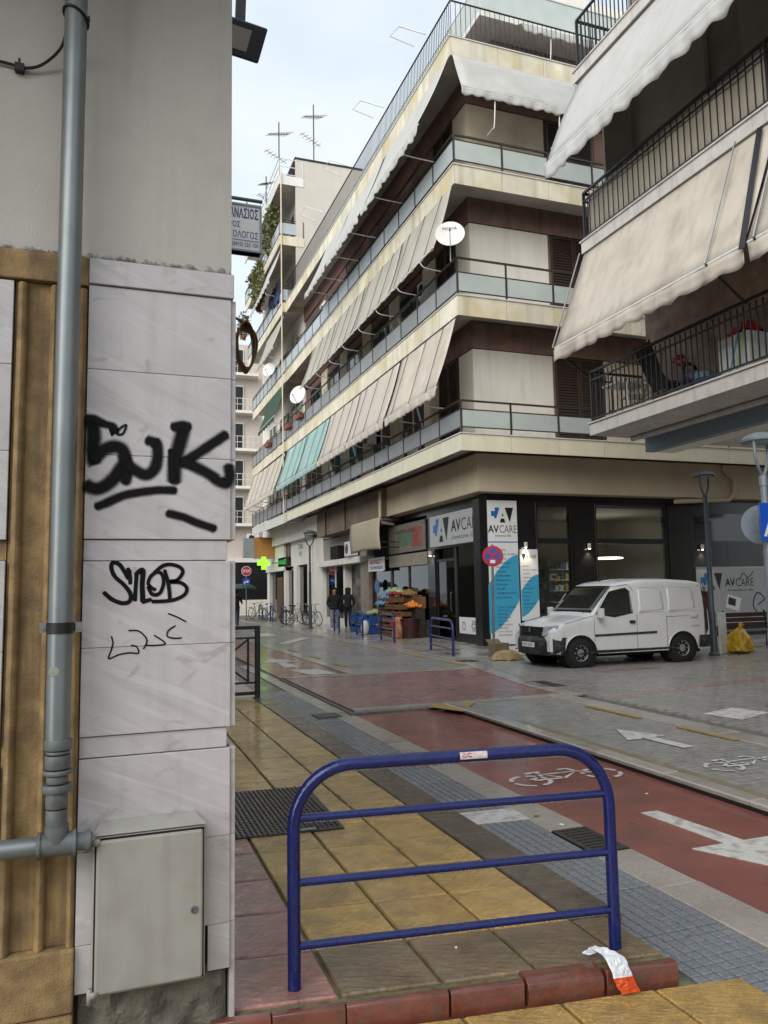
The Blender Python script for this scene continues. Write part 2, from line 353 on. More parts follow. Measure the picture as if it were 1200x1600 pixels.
aw_white = mat('white_awning', '#c8c8c5', .8, .05, 1.5, trans=.25, bump=.5, bscale=5, dirt=((.5,.46,.4), .45, 1.6), streak=((.42,.4,.38), .35, 7))
aw_green = mat('sage_awning', '#bab6aa', .85, .06, 1.5, trans=.25, dirt=((.33,.33,.27), .4, 1.6))
aw_teal = mat('teal_awning', '#9dbfba', .85, .1, 1.5, trans=.25, dirt=((.5,.55,.53), .6, 1.2))
aw_dkg = mat('green_awning', '#34503f', .85, .1, 1.5, trans=.2)
white_m = mat('white_metal', '#d2d2cf', .4, .06, 6, dirt=((.4,.35,.3), .3, 8))
blackt = mat('black_tile', '#1c1c1e', .22, .15, 2, rnd=.1)
shopglass = glass('shop_glass', (.7, .74, .73), 1.5)
winglass = mat('window_glass', '#1d2426', .06, .2, 2, spec=.8)
sign_w = mat('sign_white', '#e2e2e2', .4, .03)
sign_g = mat('sign_grey', '#a9aaac', .4, .04)
ink = mat('ink_black', '#151517', .5, .05)
ink_b = mat('ink_blue', '#1c64a8', .45, .05)
sky_b = mat('banner_blue', '#3f9fc4', .45, .05)
ink_n = mat('ink_navy', '#1d2f6b', .5, .05)
ink_r = mat('ink_red', '#a01f2c', .5, .05)
sign_bl = mat('sign_blue', '#0a4fc0', .35, .04)
sign_rd = mat('sign_red', '#b3263a', .35, .05)
blue_rail = mat('blue_rail_paint', '#0e1a58', .3, .18, 14, dirt=((.05,.06,.13), .2, 60), wet=(.12, .38, 9), bump=.2, bscale=70)
blue_rail2 = mat('blue_rail_paint_far', '#1d2a66', .35, .15, 10)
lampm = mat('lamp_grey', '#4d575f', .4, .15, 8, metal=.3, dirt=((.12,.12,.12), .4, 10))
lamplt = mat('lamp_light_grey', '#7d868e', .4, .1, 8, metal=.2)
pinkw = mat('pink_wall', '#bdb2a8', .8, .06, 1, streak=((.4,.35,.32), .3, 4))
mottle = mat('mottled_wall', '#9c8373', .85, .35, 2.2, dirt=((.1,.08,.09), .7, 3.2))
slatewall = mat('slate_wall', '#7d766f', .85, .15, 2)
bluebeam = mat('blue_grey_paint', '#7a8c94', .6, .1, 2, dirt=((.12,.15,.17), .4, 2))
# ------------------------------------------------------------------ ground
joint = mat('joint_sand', '#6b6863', .7, .25, 9, bump=.4)
struct('ground', MB().box(-150, 150, -60, 300, -.6, -.25), asphalt)
struct('ground_fill', MB().box(-3, 3.24, -4, 60, -.3, -.135), grout)
bl = struct('bike_lane', MB().box(3.25, 4.6, -4, 10.38, -.28, -.104).box(3.22, 4.6, 14.95, 60, -.28, -.07), redlane)
# pavement platform (slightly skewed against the wall)
SH = -.13
pv = struct('pavement', MB().hexa([(.3,3.14,-.26),(2.325,2.905,-.26),(2.42,12,-.26),(.3,12.2,-.26),(.3,3.14,-.016),(2.325,2.905,-.016),(2.42,12,-.016),(.3,12.2,-.016)]), grout)
def tmesh(sx, sy, name, m, c=.007):
    """skewed floor tile with an uneven, chamfered top"""
    b = MB(); n = 4; rnd = random.Random(name)
    def top(u, v):
        x, y = u*sx, v*sy; e = min(u, 1-u, v, 1-v); z = -c if e < .01 else rnd.uniform(-.0012, .0012)
        x = c*(1-2*u)*(1 if 0 < u < 1 else 0)+x; return (x, y+SH*x, z)
    def fn(u, v):
        uu = 0 if u == 0 else 1 if u == 1 else (c/sx+(u-.25)*2*(1-2*c/sx)); vv = 0 if v == 0 else 1 if v == 1 else (c/sy+(v-.25)*2*(1-2*c/sy))
        e = u in (0, 1) or v in (0, 1); x, y = uu*sx, vv*sy
        return (x, y+SH*x, -c if e else rnd.uniform(-.0015, .0015))
    b.grid(fn, n, n)
    a = [(0, 0), (sx, 0), (sx, sy), (0, sy)]
    b.add([(x, y+SH*x, -c) for x, y in a]+[(x, y+SH*x, -.04) for x, y in a], [(0,1,5,4),(1,2,6,5),(2,3,7,6),(3,0,4,7)])
    return b.mesh(name, m)
cols = [(.482, .905, tile_p), (.905, 1.325, tile_y), (1.325, 1.735, tile_y), (1.735, 2.142, tile_y), (2.142, 2.425, tile_b)]
PITCH = .458; G = .015
for ci, (xa, xb, mm) in enumerate(cols):
    me = tmesh(xb-xa-G, PITCH-G, 'tile_mesh%d' % ci, mm); mg = tmesh(xb-xa-G-(.1 if ci == 4 else 0), PITCH-G-.03, 'tile_meshg%d' % ci, [tile_p, tile_g, tile_g, tile_g, tile_g][ci])
    for r in range(20):
        y = 3.075+r*PITCH+SH*(xa-.9)
        if y > 11.9: continue
        o = link('paving_tile', mg if r == 0 else me, pv, (xa+G/2, y+G/2+(.03 if r == 0 else 0), random.uniform(-.002, .002)), (random.uniform(-.004, .004), random.uniform(-.004, .004), 0))
# red edging stones along the front of the platform
for i, (xa, xb) in enumerate([(.40, .62), (.625, .905), (.91, 1.32), (1.33, 1.64)]+[(1.655, 1.99), (2.005, 2.10), (2.115, 2.335)]):
    w_ = xb-xa; b = MB(); big = i == 4
    prof = [(-.046, -.12), (-.048, -.02), (-.043, -.008), (-.03, -.004), (-.012, -.004), (-.012, -.12)]
    if big: prof = [(-.046, -.12), (-.054, -.05), (-.046, -.02), (-.02, -.002), (.03, .002), (.03, -.12)]
    n = len(prof)
    b.add([(0, y, z) for y, z in prof]+[(w_, y+SH*w_, z) for y, z in prof], [tuple(range(n)), tuple(range(n, 2*n))[::-1]]+[(k, k+n, (k+1) % n+n, (k+1) % n) for k in range(n)])
    b.build('edging_stone', edge_red, pv, True, (xa, 3.075+SH*(xa-.9)+.008, 0), bevel=.003)
# lower yellow paving in front of the platform
lp = struct('lower_pavement', MB().box(-.6, 2.42, -3, 3.1, -.28, -.112), grout)
me = tmesh(.42-G, PITCH-G, 'low_tile_mesh', tile_y)
for r in range(5):
    for ci in range(7):
        xa = -.36+.42*ci+.05
        if r == 0 and xa < .3: continue
        link('paving_tile', me, lp, (xa, 2.57-r*PITCH+SH*(xa-.9), -.092), (0, random.uniform(-.004, .004), 0))
# grey grooved slabs
gs = struct('grooved_strip', MB().box(2.42, 2.95, -4, 60, -.28, -.118), mat('strip_base', '#3c4045', .4, .2, wet=(.1, .4, 2)))
b = MB(); n = 8; p = .52/n
for i in range(n):
    for j in range(n): b.chamf(i*p+.004, (i+1)*p-.004, j*p+.004, (j+1)*p-.004, -.02, 0, .004)
gm = b.mesh('grooved_mesh', gtile)
for k in range(-2, 24):
    link('grooved_tile', gm, gs, (2.425, 1.05+k*.525-.4, -.1+random.uniform(-.002, .002)), (0, 0, random.uniform(-.004, .004)))
# granite kerb line left of the bike lane
def slabs(name, x0, x1, ys, z, mm, parent, gap=.008, skip=(), c=.006, dx=None, zb=-.15):
    for i in range(len(ys)-1):
        if i in skip: continue
        d0 = dx(ys[i]) if dx else 0; d1 = dx(ys[i+1]) if dx else 0
        L = ys[i+1]-ys[i]-gap; b = MB(); c_ = c; X0, X1 = x0, x1
        b.add([(X0+d0,0,zb-z),(X1+d0,0,zb-z),(X1+d1,L,zb-z),(X0+d1,L,zb-z),(X0+d0,0,-c_),(X1+d0,0,-c_),(X1+d1,L,-c_),(X0+d1,L,-c_),
               (X0+d0+c_,c_,0),(X1+d0-c_,c_,0),(X1+d1-c_,L-c_,0),(X0+d1+c_,L-c_,0)],
              [(0,1,5,4),(1,2,6,5),(2,3,7,6),(3,0,4,7),(4,5,9,8),(5,6,10,9),(6,7,11,10),(7,4,8,11),(8,9,10,11)])
        b.build(name, mm, parent, loc=(0, ys[i], z+random.uniform(-.003, .003)))
kl = struct('kerb_line', MB().box(2.95, 3.25, -4, 60, -.29, -.13), joint)
slabs('kerb_stone', 2.955, 3.245, [1.2, 2.02, 2.9, 3.752, 4.36, 4.87, 5.72, 6.55, 7.4, 8.2, 9.1, 9.9, 10.7, 11.5, 12.4, 13.3, 14.2, 15.2, 16.2, 17.2, 18.3], -.1, granite, kl, skip=(4,))
# kerb between bike lane and carriageway
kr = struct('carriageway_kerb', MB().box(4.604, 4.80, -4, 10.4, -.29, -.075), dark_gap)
slabs('kerb_stone', 4.615, 4.79, [.5, 1.5, 2.5, 3.45, 4.1, 4.73, 5.69, 6.7, 7.66, 8.6, 9.56, 10.36], -.035, granite, kr, c=.012)
slabs('kerb_stone', 4.62, 4.86, [15.0]+[16+1.0*k for k in range(16)], -.055, granite, kr, dx=lambda y: 0)
# block paving: thousands of little blocks
def blocks(x0, x1, y0, y1, sx, sy, z, bond=True, inside=None, rot=False):
    b = MB(); nx = int((x1-x0)/sx)+2; ny = int((y1-y0)/sy); g = .0022; rn = random.Random(int(x0*100+y0))
    for j in range(ny):
        off = (sx/2 if bond and j % 2 else 0)
        for i in range(nx):
            a = max(x0, x0+i*sx-off); c = min(x1, x0+(i+1)*sx-off)
            if c-a < .03: continue
            ya = y0+j*sy
            if inside and not inside((a+c)/2, ya+sy/2): continue
            dz = rn.uniform(-.0025, .002)
            b.chamf(a+g, c-g, ya+g, ya+sy-g, z-.03, z+dz, .0035)
    return b
def edge_x(y): return 6.75 if y < 11.8 else min(7.5, 6.75+(y-11.8)*.2)
cw = struct('carriageway', MB().box(4.79, 6.4, -4, 10.3, -.28, -.085).box(4.8, 7.7, 14.9, 70, -.28, -.085), joint)
tag(blocks(4.80, 6.40, 2.2, 10.3, .2, .1, -.06).build('paving_blocks', paver, cw, fix=False), kind='stuff')
tag(blocks(4.87, 7.5, 15.0, 44, .2, .1, -.06).build('paving_blocks', paver, cw, fix=False), kind='stuff')
xs_ = struct('raised_crossing', MB().box(3.2, 7.6, 10.3, 14.95, -.28, -.085), joint)
tag(blocks(3.26, 7.5, 10.56, 14.72, .2, .1, -.058, inside=lambda x, y: x < edge_x(y)).build('paving_blocks', paver_r, xs_, fix=False), kind='stuff')
for k in range(5): MB().chamf(3.27+k*.85, min(3.27+k*.85+.84, 6.72), 10.4, 10.55, -.15, -.05, .005).build('border_stone', granite, xs_)
for k in range(5): MB().chamf(3.27+k*.85, 3.27+k*.85+.84, 14.74, 14.93, -.15, -.05, .005).build('border_stone', granite, xs_)
# light strip to the right of the carriageway and the side-street paving
ks = struct('edge_strip', MB().box(6.38, 6.78, -4, 10.4, -.29, -.09), joint)
slabs('strip_stone', 6.41, 6.75, [2.5+.9*k for k in range(9)]+[10.38], -.055, granite, ks)
slabs('strip_stone', 6.745, 7.0, [10.4, 11.3, 12.2, 13.1, 14.0, 15.2], -.05, granite, ks, dx=lambda y: edge_x(y)-6.75)
slabs('strip_stone', 7.51, 7.78, [15.3+1.1*k for k in range(30)], -.05, granite, ks)
pz = struct('side_street', MB().box(6.78, 60, -4, 17.2, -.28, -.085), joint)
tag(blocks(6.77, 21, 4.2, 16.9, .2, .1, -.058, inside=lambda x, y: x > edge_x(y)+.28 and not (abs(y-9.8-.22*(x-7)) < .16) and not (abs(y-12.9) < .1)).build('paving_blocks', paver, pz, fix=False), kind='stuff')
tag(blocks(6.77, 21, 9.4, 14, .2, .1, -.058, inside=lambda x, y: x > edge_x(y)+.28 and ((abs(y-9.8-.22*(x-7)) < .155) or (abs(y-12.9) < .095)))  .build('paving_bands', mat('faded_red_paver', '#94817c', .5, .3, 9, wet=(.12, .42, .6)), pz, fix=False), kind='stuff')
# sidewalk in front of the shops
sw = struct('shop_sidewalk', MB().box(7.7, 60, 16.9, 90, -.28, -.075), joint)
sm = MB().chamf(0, .892, 0, .892, -.03, 0, .005).mesh('slab_mesh', sidew)
for i in range(3):
    for k in range(29): link('sidewalk_slab', sm, sw, (7.79+i*.9, 17.0+k*.9, -.045+random.uniform(-.002, .002)))
for i in range(9):
    for k in range(3): link('sidewalk_slab', sm, sw, (10.49+i*.9, 17.0+k*.9, -.045+random.uniform(-.002, .002)))
# far left pavement and far road
struct('left_pavement', MB().box(-3, 2.42, 12.2, 70, -.29, -.09), sidew)
# ---- painted markings
def paint(name, polys, z, m, parent, th=.004):
    b = MB()
    for p in polys: b.prism(p, (0, 0, z), (1, 0, 0), (0, 1, 0), (0, 0, th))
    return b.build(name, m, parent)
def circ(cx, cy, rx, ry, a0=0, a1=360, n=24): return [(cx+rx*math.cos(R(a0+(a1-a0)*i/n)), cy+ry*math.sin(R(a0+(a1-a0)*i/n))) for i in range(n+1)]
def bike_symbol(cx, cy, s, z, parent, flip=1):
    b = MB(); wl = .04*s
    def st(p, w_=wl): ribbon([(cx+x*s*flip, cy+y*s) for x, y in p], w_, (0, 0, z), (1, 0, 0), (0, 1, 0), b)
    for sx in (-.34, .36):
        for a in range(0, 360, 90): st(circ(sx, 0, .165, .16, a+8, a+78, 8))
    st([(-.34, 0), (-.02, -.02), (.2, .15), (-.14, .15), (-.02, -.02)]); st([(-.34, 0), (-.14, .15), (-.19, .23)]); st([(.36, 0), (.2, .15), (.17, .26), (.08, .26)]); st([(-.27, .235), (-.12, .235)], wl*1.3)
    return b.build('bicycle_marking', paint_w, parent)
bike_symbol(3.92, 6.15, 1.05, -.1, bl)
bike_symbol(5.65, 5.72, .98, -.0505, cw)
paint('arrow_marking', [[(3.815, 4.98), (3.965, 4.98), (4.03, 4.2), (3.87, 4.2)], [(3.60, 4.2), (4.28, 4.2), (3.98, 3.45)]], -.104, paint_w, bl)
paint('arrow_marking', [[(5.55, 6.53), (5.70, 6.53), (5.66, 7.1), (5.52, 7.1)], [(5.30, 7.08), (5.82, 7.12), (5.58, 7.66)]], -.052, paint_w, cw)
paint('white_patch', [[(7.23, 8.1), (7.93, 8.32), (8.04, 7.82), (7.34, 7.55)]], -.054, paint_w, pz)
paint('white_patch', [[(2.53, 5.5), (2.98, 5.46), (2.97, 5.16), (2.54, 5.2)]], -.1, paint_w, gs)
paint('yellow_line', [[(6.27, 9.3), (6.38, 9.3), (6.38, 8.2), (6.29, 8.2)]], -.053, paint_y, cw)
paint('yellow_line', [[(6.29, 7.5), (6.38, 7.5), (6.38, 6.6), (6.29, 6.6)]], -.053, paint_y, cw)
paint('yellow_line', [[(4.82, 3.0), (4.91, 3.0), (4.91, 8.6), (4.82, 8.6)]], -.053, mat('faded_yellow', '#857a5c', .5, .2, 8, dirt=((.2,.19,.17), 1., 9)), cw)
paint('yellow_patch', [[(4.55, 9.6), (4.66, 9.75), (5.1, 10.3), (4.45, 10.36), (4.3, 10.2)]], -.05, paint_y, cw)
for y in (15.4, 17.6, 20.4, 23.5, 27, 31): paint('yellow_line', [[(7.30, y), (7.44, y), (7.44, y+1.1), (7.30, y+1.1)]], -.053, paint_y, cw)
for y in (16.4, 18.6, 21.2): paint('yellow_line', [[(4.92, y), (5.04, y), (5.04, y+.9), (4.92, y+.9)]], -.053, paint_y, cw)
paint('arrow_marking', [[(3.75, 17.0), (4.1, 17.0), (4.0, 18.4), (3.85, 18.4)], [(3.5, 18.3), (4.35, 18.3), (3.92, 19.4)]], -.068, paint_w, bl)
paint('arrow_marking', [[(3.9, 15.2), (4.45, 15.2), (4.3, 16.3), (3.7, 16.3)]], -.068, paint_w, bl)
paint('white_line', [[(5.2, 24.6), (6.6, 27.2), (6.9, 27.0), (5.5, 24.4)]], -.053, paint_w, cw)
paint('white_line', [[(5.4, 29), (6.1, 29), (6.2, 31), (5.5, 31)]], -.053, paint_w, cw)
# ---- drain grate, cover plate, small drain covers
def grate(x0, x1, y0, y1, z, label, nb=9, along_x=True):
    t = thing('drain_grate', label, 'drain grate', (0, 0, 0), 0, 'drain grates in the street')
    b = MB(); f = .035
    b.box(x0, x1, y0, y0+f, z-.03, z); b.box(x0, x1, y1-f, y1, z-.03, z); b.box(x0, x0+f, y0+f, y1-f, z-.03, z-.001); b.box(x1-f, x1, y0+f, y1-f, z-.03, z-.001)
    b.build('frame', castiron, t); MB().box(x0, x1, y0, y1, z-.09, z-.06).build('pit', dark_gap, t)
    for k in range(nb):
        c = y0+f+(y1-y0-2*f)*(k+.5)/nb; h = (y1-y0-2*f)/nb*.27
        MB().box(x0+f, x1-f, c-h, c+h, z-.03, z-.003).build('bar', castiron, t)
grate(2.965, 3.24, 4.37, 4.86, -.097, 'cast iron drain grate set in the granite kerb beside the red bike lane', 8)
grate(6.9, 7.3, 11.35, 12.05, -.045, 'dark iron drain grate in the grey paving in front of the white van', 8)
t = thing('checker_plate', 'dark rusty checker plate cover set in the yellow tiles by the marble wall', 'access cover')
b = MB().hexa([(.5, 5.245, -.03), (1.545, 5.16, -.03), (1.585, 6.34, -.03), (.5, 6.45, -.03), (.5, 5.245, .01), (1.545, 5.16, .01), (1.585, 6.34, .01), (.5, 6.45, .01)]); b.build('plate', plate_m, t, bevel=.004)
b = MB()
for i in range(30):
    for j in range(34):
        x = .56+i*.034; y = 5.22+j*.0345
        if x > 1.53 or x < .62 and y < 5.4: continue
        a = R(45 if (i+j) % 2 else -45); c, s = math.cos(a)*.014, math.sin(a)*.014; n_ = (-s*.28, c*.28)
        b.add([(x-c, y-s, .0105), (x+n_[0], y+n_[1], .0105), (x+c, y+s, .0105), (x-n_[0], y-n_[1], .0105), (x, y, .016)], [(0,1,4),(1,2,4),(2,3,4),(3,0,4)])
tag(b.build('tread_pattern', plate_m, t), kind='stuff')
MB().box(1.25, 1.36, 5.195, 5.225, .0105, .016).build('lifting_slot', steel, t)
for lab, x, y, s, z in (('small square iron cover beside the raised crossing near the kerb', 2.7, 10.2, .34, -.09), ('small iron cover on the sidewalk near the blue railing', 7.62, 16.0, .4, -.045)):
    tag(MB().chamf(x, x+s, y, y+s, z-.04, z+.002, .004).build('iron_cover', castiron), lab, 'access cover')
# ------------------------------------------------------------------ near building with graffiti
GR1= [(0.0472,[(-0.069,2.266),(-0.056,2.222),(-0.058,2.167),(-0.054,2.12),(-0.048,2.11)]),(0.0304,[(-0.082,2.276),(-0.054,2.274),(-0.022,2.258)]),(0.0259,[(-0.022,2.258),(0.014,2.25),(0.02,2.226)]),(0.0441,[(-0.051,2.116),(-0.02,2.155),(0.018,2.171),(0.05,2.159),(0.061,2.118),(0.039,2.076),(0.008,2.033),(-0.036,2.005),(-0.08,2.017)]),(0.0381,[(0.054,2.138),(0.068,2.09),(0.065,2.049),(0.06,2.032)]),(0.0396,[(0.068,2.104),(0.104,2.078),(0.14,2.065),(0.169,2.087),(0.182,2.137),(0.178,2.186),(0.171,2.196)]),(0.035,[(0.141,2.201),(0.174,2.196)]),(0.0472,[(0.282,2.269),(0.268,2.211),(0.255,2.154),(0.246,2.097),(0.246,2.041)]),(0.0335,[(0.237,2.259),(0.275,2.268),(0.302,2.263)]),(0.0228,[(0.232,2.167),(0.236,2.097),(0.24,2.048)]),(0.0365,[(0.448,2.242),(0.406,2.211),(0.344,2.165),(0.303,2.135),(0.276,2.116)]),(0.0396,[(0.276,2.119),(0.317,2.107),(0.372,2.08),(0.414,2.053),(0.449,2.04),(0.462,2.069),(0.459,2.112)]),(0.0289,[(-0.041,1.936),(-0.004,1.952),(0.053,1.98),(0.118,1.996),(0.19,2.006),(0.25,2.006)]),(0.0289,[(0.221,1.915),(0.278,1.902),(0.339,1.878),(0.404,1.856)]),(0.0076,[(0.001,2.243),(0.011,2.215),(0.014,2.222),(0.036,2.241),(0.062,2.258),(0.051,2.224),(0.031,2.22),(0.036,2.241)])]
GR2= [(0.0152,[(-0.007,1.609),(0.022,1.583),(0.06,1.568),(0.085,1.575),(0.088,1.602),(0.065,1.636),(0.03,1.67),(0.017,1.703),(0.023,1.722),(0.045,1.716),(0.064,1.689),(0.081,1.662),(0.083,1.692)]),(0.0137,[(0.077,1.699),(0.085,1.669),(0.086,1.642)]),(0.0152,[(0.109,1.682),(0.107,1.628),(0.104,1.578)]),(0.0183,[(0.112,1.682),(0.132,1.692),(0.13,1.642),(0.133,1.574)]),(0.0152,[(0.133,1.571),(0.162,1.58)]),(0.0137,[(0.162,1.628),(0.152,1.641),(0.161,1.668),(0.184,1.685),(0.204,1.675),(0.209,1.64),(0.195,1.603),(0.168,1.6),(0.152,1.628)]),(0.0137,[(0.178,1.617),(0.165,1.624)]),(0.0137,[(0.174,1.682),(0.206,1.709),(0.239,1.714),(0.273,1.701),(0.281,1.681),(0.26,1.653),(0.23,1.647),(0.273,1.643),(0.297,1.622),(0.287,1.595),(0.241,1.575),(0.169,1.572)]),(0.0137,[(0.213,1.691),(0.224,1.654),(0.231,1.613),(0.234,1.576)])]
GR3= [(0.0053,[(0.022,1.444),(0.028,1.419),(0.022,1.393),(0.014,1.362),(0.05,1.375),(0.088,1.38),(0.12,1.378),(0.113,1.402),(0.094,1.408)]),(0.0053,[(0.084,1.464),(0.119,1.461),(0.145,1.437),(0.15,1.417),(0.138,1.393)]),(0.0053,[(0.148,1.406),(0.184,1.404),(0.218,1.411),(0.177,1.443)]),(0.0053,[(0.228,1.524),(0.261,1.51),(0.295,1.491)]),(0.0053,[(0.255,1.477),(0.229,1.458),(0.226,1.437),(0.249,1.429),(0.279,1.429)])]
nb = thing('near_building', 'grey stucco corner building with marble clad base, black graffiti and ochre pilaster', 'building', (0, 3.11, 0))
YW = 3.11
def nbuild(b, name, m, **k):
    o = b.build(name, m, nb, **k); o.matrix_parent_inverse = Matrix.Translation((0, -YW, 0)); return o
# core: stucco above, backing below
nbuild(MB().box(-9, .473, YW+.03, 45, 2.92, 8), 'upper_wall', stucco)
nbuild(MB().box(-9, .466, YW+.12, 45, -.2, 2.918), 'backing_wall', rough_conc)
# unseen balcony and the block behind the camera are added to shade this wall
nbuild(MB().box(-9, .46, 1.75, YW+.028, 4.75, 4.95), 'balcony_slab', soffit); nbuild(MB().box(-9, .46, 1.7, 1.78, 4.6, 5.9), 'unseen_shade_parapet', stucco)
X0, X1 = -.083, .468
def slab(x0, x1, z0, z1, y=YW, d=.03, m=marble, name='marble_slab', bv=.0025):
    return nbuild(MB().box(x0, x1, y, y+d, z0+.0007, z1-.0007), name, m, bevel=bv)
slab(X0, .478, 2.812, 2.915, YW-.012, .06)
for z0, z1 in ((2.473, 2.81), (2.138, 2.473), (1.812, 2.138), (1.403, 1.728), (1.078, 1.403), (.668, .998), (.345, .668)):
    slab(X0, X1, z0, z1)
    slab(.4685, .489, z0, z1, YW+.012, .3)
slab(X0, .0, .18, .345); slab(.385, X1, .18, .345); slab(.4685, .489, -.02, .345, YW+.014, .3)
for z0, z1 in ((1.73, 1.81), (1.0, 1.076)): slab(X0, X1-.012, z0, z1, YW+.009)
# rough broken footing under the slabs
def rough_block(x0, x1, z0, z1, y0, amp, name, m=rough_conc):
    b = MB(); n, k = 24, 12
    def fn(u, v):
        x = x0+(x1-x0)*u; z = z0+(z1-z0)*v; e = 0 if 0 < u < 1 and 0 < v < 1 else 1
        return (x, y0-(0 if e else amp*(.5+mnoise.noise((x*14, z*14, 3.1))+.5*mnoise.noise((x*40, z*40, 1)))), z)
    b.grid(fn, n, k); return nbuild(b, name, m, smooth=True)
rough_block(-.07, .46, -.14, .19, YW+.05, .035, 'broken_footing')
nbuild(MB().box(-.1, .48, YW+.02, YW+.1, -.2, -.06), 'footing', rough_conc)
# ochre pilaster with vertical ribs, lintel above, darker plinth below
nbuild(MB().box(-.345, -.084, YW+.03, YW+.11, .35, 2.8), 'pilaster_back', ochre)
nbuild(MB().box(-1.3, -.079, YW-.004, YW+.11, 2.803, 2.917), 'lintel', ochre, bevel=.006)
for xa, xb in ((-.338, -.298), (-.223, -.185), (-.118, -.0845)):
    b = MB(); n = 6; pr = [(xa+(xb-xa)*i/n, YW+.022-.03*math.sin(math.pi*i/n)**.6) for i in range(n+1)]
    pr = [(xb, YW+.05)]+pr[::-1]+[(xa, YW+.05)]
    b.prism(pr, (0, 0, .35), (1, 0, 0), (0, 1, 0), (0, 0, 2.44)); nbuild(b, 'pilaster_rib', ochre, smooth=True)
nbuild(MB().box(-1.3, -.085, YW-.02, YW+.11, .13, .348), 'plinth', ochre, bevel=.008)
nbuild(MB().box(-1.3, -.085, YW-.03, YW+.11, -.2, .127), 'plinth_base', ochre, bevel=.008)
# marble to the left of the pilaster
for z0, z1 in ((2.47, 2.796), (2.14, 2.47), (1.808, 2.14), (1.4, 1.731), (1.07, 1.4), (.66, 1.0), (.352, .66)):
    slab(-1.3, -.349, z0, z1, YW+.006)
for z0, z1 in ((1.733, 1.806), (1.002, 1.068)): nbuild(MB().box(-1.3, -.349, YW+.03, YW+.1, z0, z1), 'ochre_band', ochre)
# graffiti: strokes of paint with a soft, sprayed edge
def spray_mat(name, soft, lo=.1, hi=.5):
    m = bpy.data.materials.new(name); m.use_nodes = True; nt = m.node_tree; N = nt.nodes.new; L = nt.links.new
    b = nt.nodes['Principled BSDF']; b.inputs['Base Color'].default_value = (.008, .008, .009, 1); b.inputs['Roughness'].default_value = .6; b.inputs['Specular IOR Level'].default_value = .08
    at = N('ShaderNodeAttribute'); at.attribute_name = 'cover'
    g = N('ShaderNodeNewGeometry'); n1 = N('ShaderNodeTexNoise'); n1.inputs['Scale'].default_value = 420; n1.inputs['Detail'].default_value = 3; L(g.outputs['Position'], n1.inputs['Vector'])
    a1 = N('ShaderNodeMath'); a1.operation = 'SUBTRACT'; L(n1.outputs[0], a1.inputs[0]); a1.inputs[1].default_value = .5
    a2 = N('ShaderNodeMath'); a2.operation = 'MULTIPLY_ADD'; L(a1.outputs[0], a2.inputs[0]); a2.inputs[1].default_value = soft; L(at.outputs['Fac'], a2.inputs[2])
    rp = N('ShaderNodeValToRGB'); rp.color_ramp.elements[0].position = lo; rp.color_ramp.elements[1].position = hi; L(a2.outputs[0], rp.inputs[0])
    t = N('ShaderNodeBsdfTransparent'); mx = N('ShaderNodeMixShader'); L(rp.outputs[0], mx.inputs[0]); L(t.outputs[0], mx.inputs[1]); L(b.outputs[0], mx.inputs[2])
    L(mx.outputs[0], nt.nodes['Material Output'].inputs[0]); return m
def graffiti(strokes, m, soft, label, k=7, taper=True, y=YW-.0022):
    b = MB(); cov = []
    for si, (wd, pts) in enumerate(strokes):
        P = smoothpath(pts, k); n = len(P); W = wd*(1+soft); off = -.00012*si
        ext0 = (P[0]-P[1]).normalized()*wd*.5; ext1 = (P[-1]-P[-2]).normalized()*wd*.5
        Q = [P[0]+ext0]+P+[P[-1]+ext1]; n = len(Q); prof = (-1, -.62, -.22, .22, .62, 1); cv = (-.3, .26, 1.05, 1.05, .26, -.3)
        if soft < .1: cv = (.5, 1, 1, 1, 1, .5)
        o0 = len(b.v)
        for i, p in enumerate(Q):
            a, c = Q[max(0, i-1)], Q[min(n-1, i+1)]; d = (c-a).normalized(); nn = Vector((-d.y, d.x)); e = 1 if 0 < i < n-1 else .45
            for q, cc in zip(prof, cv):
                s_ = p+nn*(W/2*q*e*(1+.13*mnoise.noise((p.x*28+q*3, p.y*28, si*3.3)))); b.v.append((s_.x, y+off, s_.y)); cov.append(cc if 0 < i < n-1 else -.25)
        for i in range(n-1):
            for j in range(5):
                a = o0+i*6+j; b.f.append((a, a+1, a+7, a+6)); b.mi.append(0)
    o = nbuild(b, 'graffiti', m, fix=False); at = o.data.attributes.new('cover', 'FLOAT', 'POINT'); at.data.foreach_set('value', cov); o['label'] = label
graffiti(GR1, spray_mat('sprayed_black', .55, .05, .8), 1.0, 'thick black sprayed letters with two underlining strokes')
graffiti(GR2, spray_mat('marker_black', .1), .05, 'black marker tag reading SNOB')
graffiti(GR3, spray_mat('thin_marker', .6), .05, 'thin scrawled marker lines')
# ---- drainpipe
dp = thing('drainpipe', 'galvanised grey drainpipe running down the ochre pilaster to a tee joint', 'drainpipe', (-.15, 3.0, .7))
def pbuild(b, name, m, par=None, **k):
    o = b.build(name, m, par or dp, **k); o.matrix_parent_inverse = Matrix.Translation((.15, -3.0, -.7)); return o
PY = 3.02
pbuild(MB().tube([(-.135, PY, 5.5), (-.15, PY, 3.9), (-.152, PY, 2.5), (-.153, PY, 1.3), (-.152, PY, 1.09)], .0415, 24), 'pipe', galv, smooth=True)
b = MB()
for z0, z1, r in ((1.095, 1.06, .047), (1.055, 1.045, .041), (1.04, .995, .043), (.99, .975, .05), (.97, .945, .037), (.94, .915, .05), (.912, .86, .037), (.855, .79, .036)):
    b.lathe([(r*.96, z1), (r, z1+.004), (r, z0-.004), (r*.96, z0)], (-.150, PY, 0), 20)
pbuild(b, 'coupling', pvc, smooth=True)
b = MB().tube([(-.148, PY, .80), (-.148, PY, .735)], .04, 20).tube([(-.205, PY, .735), (-.09, PY, .735)], .04, 20)
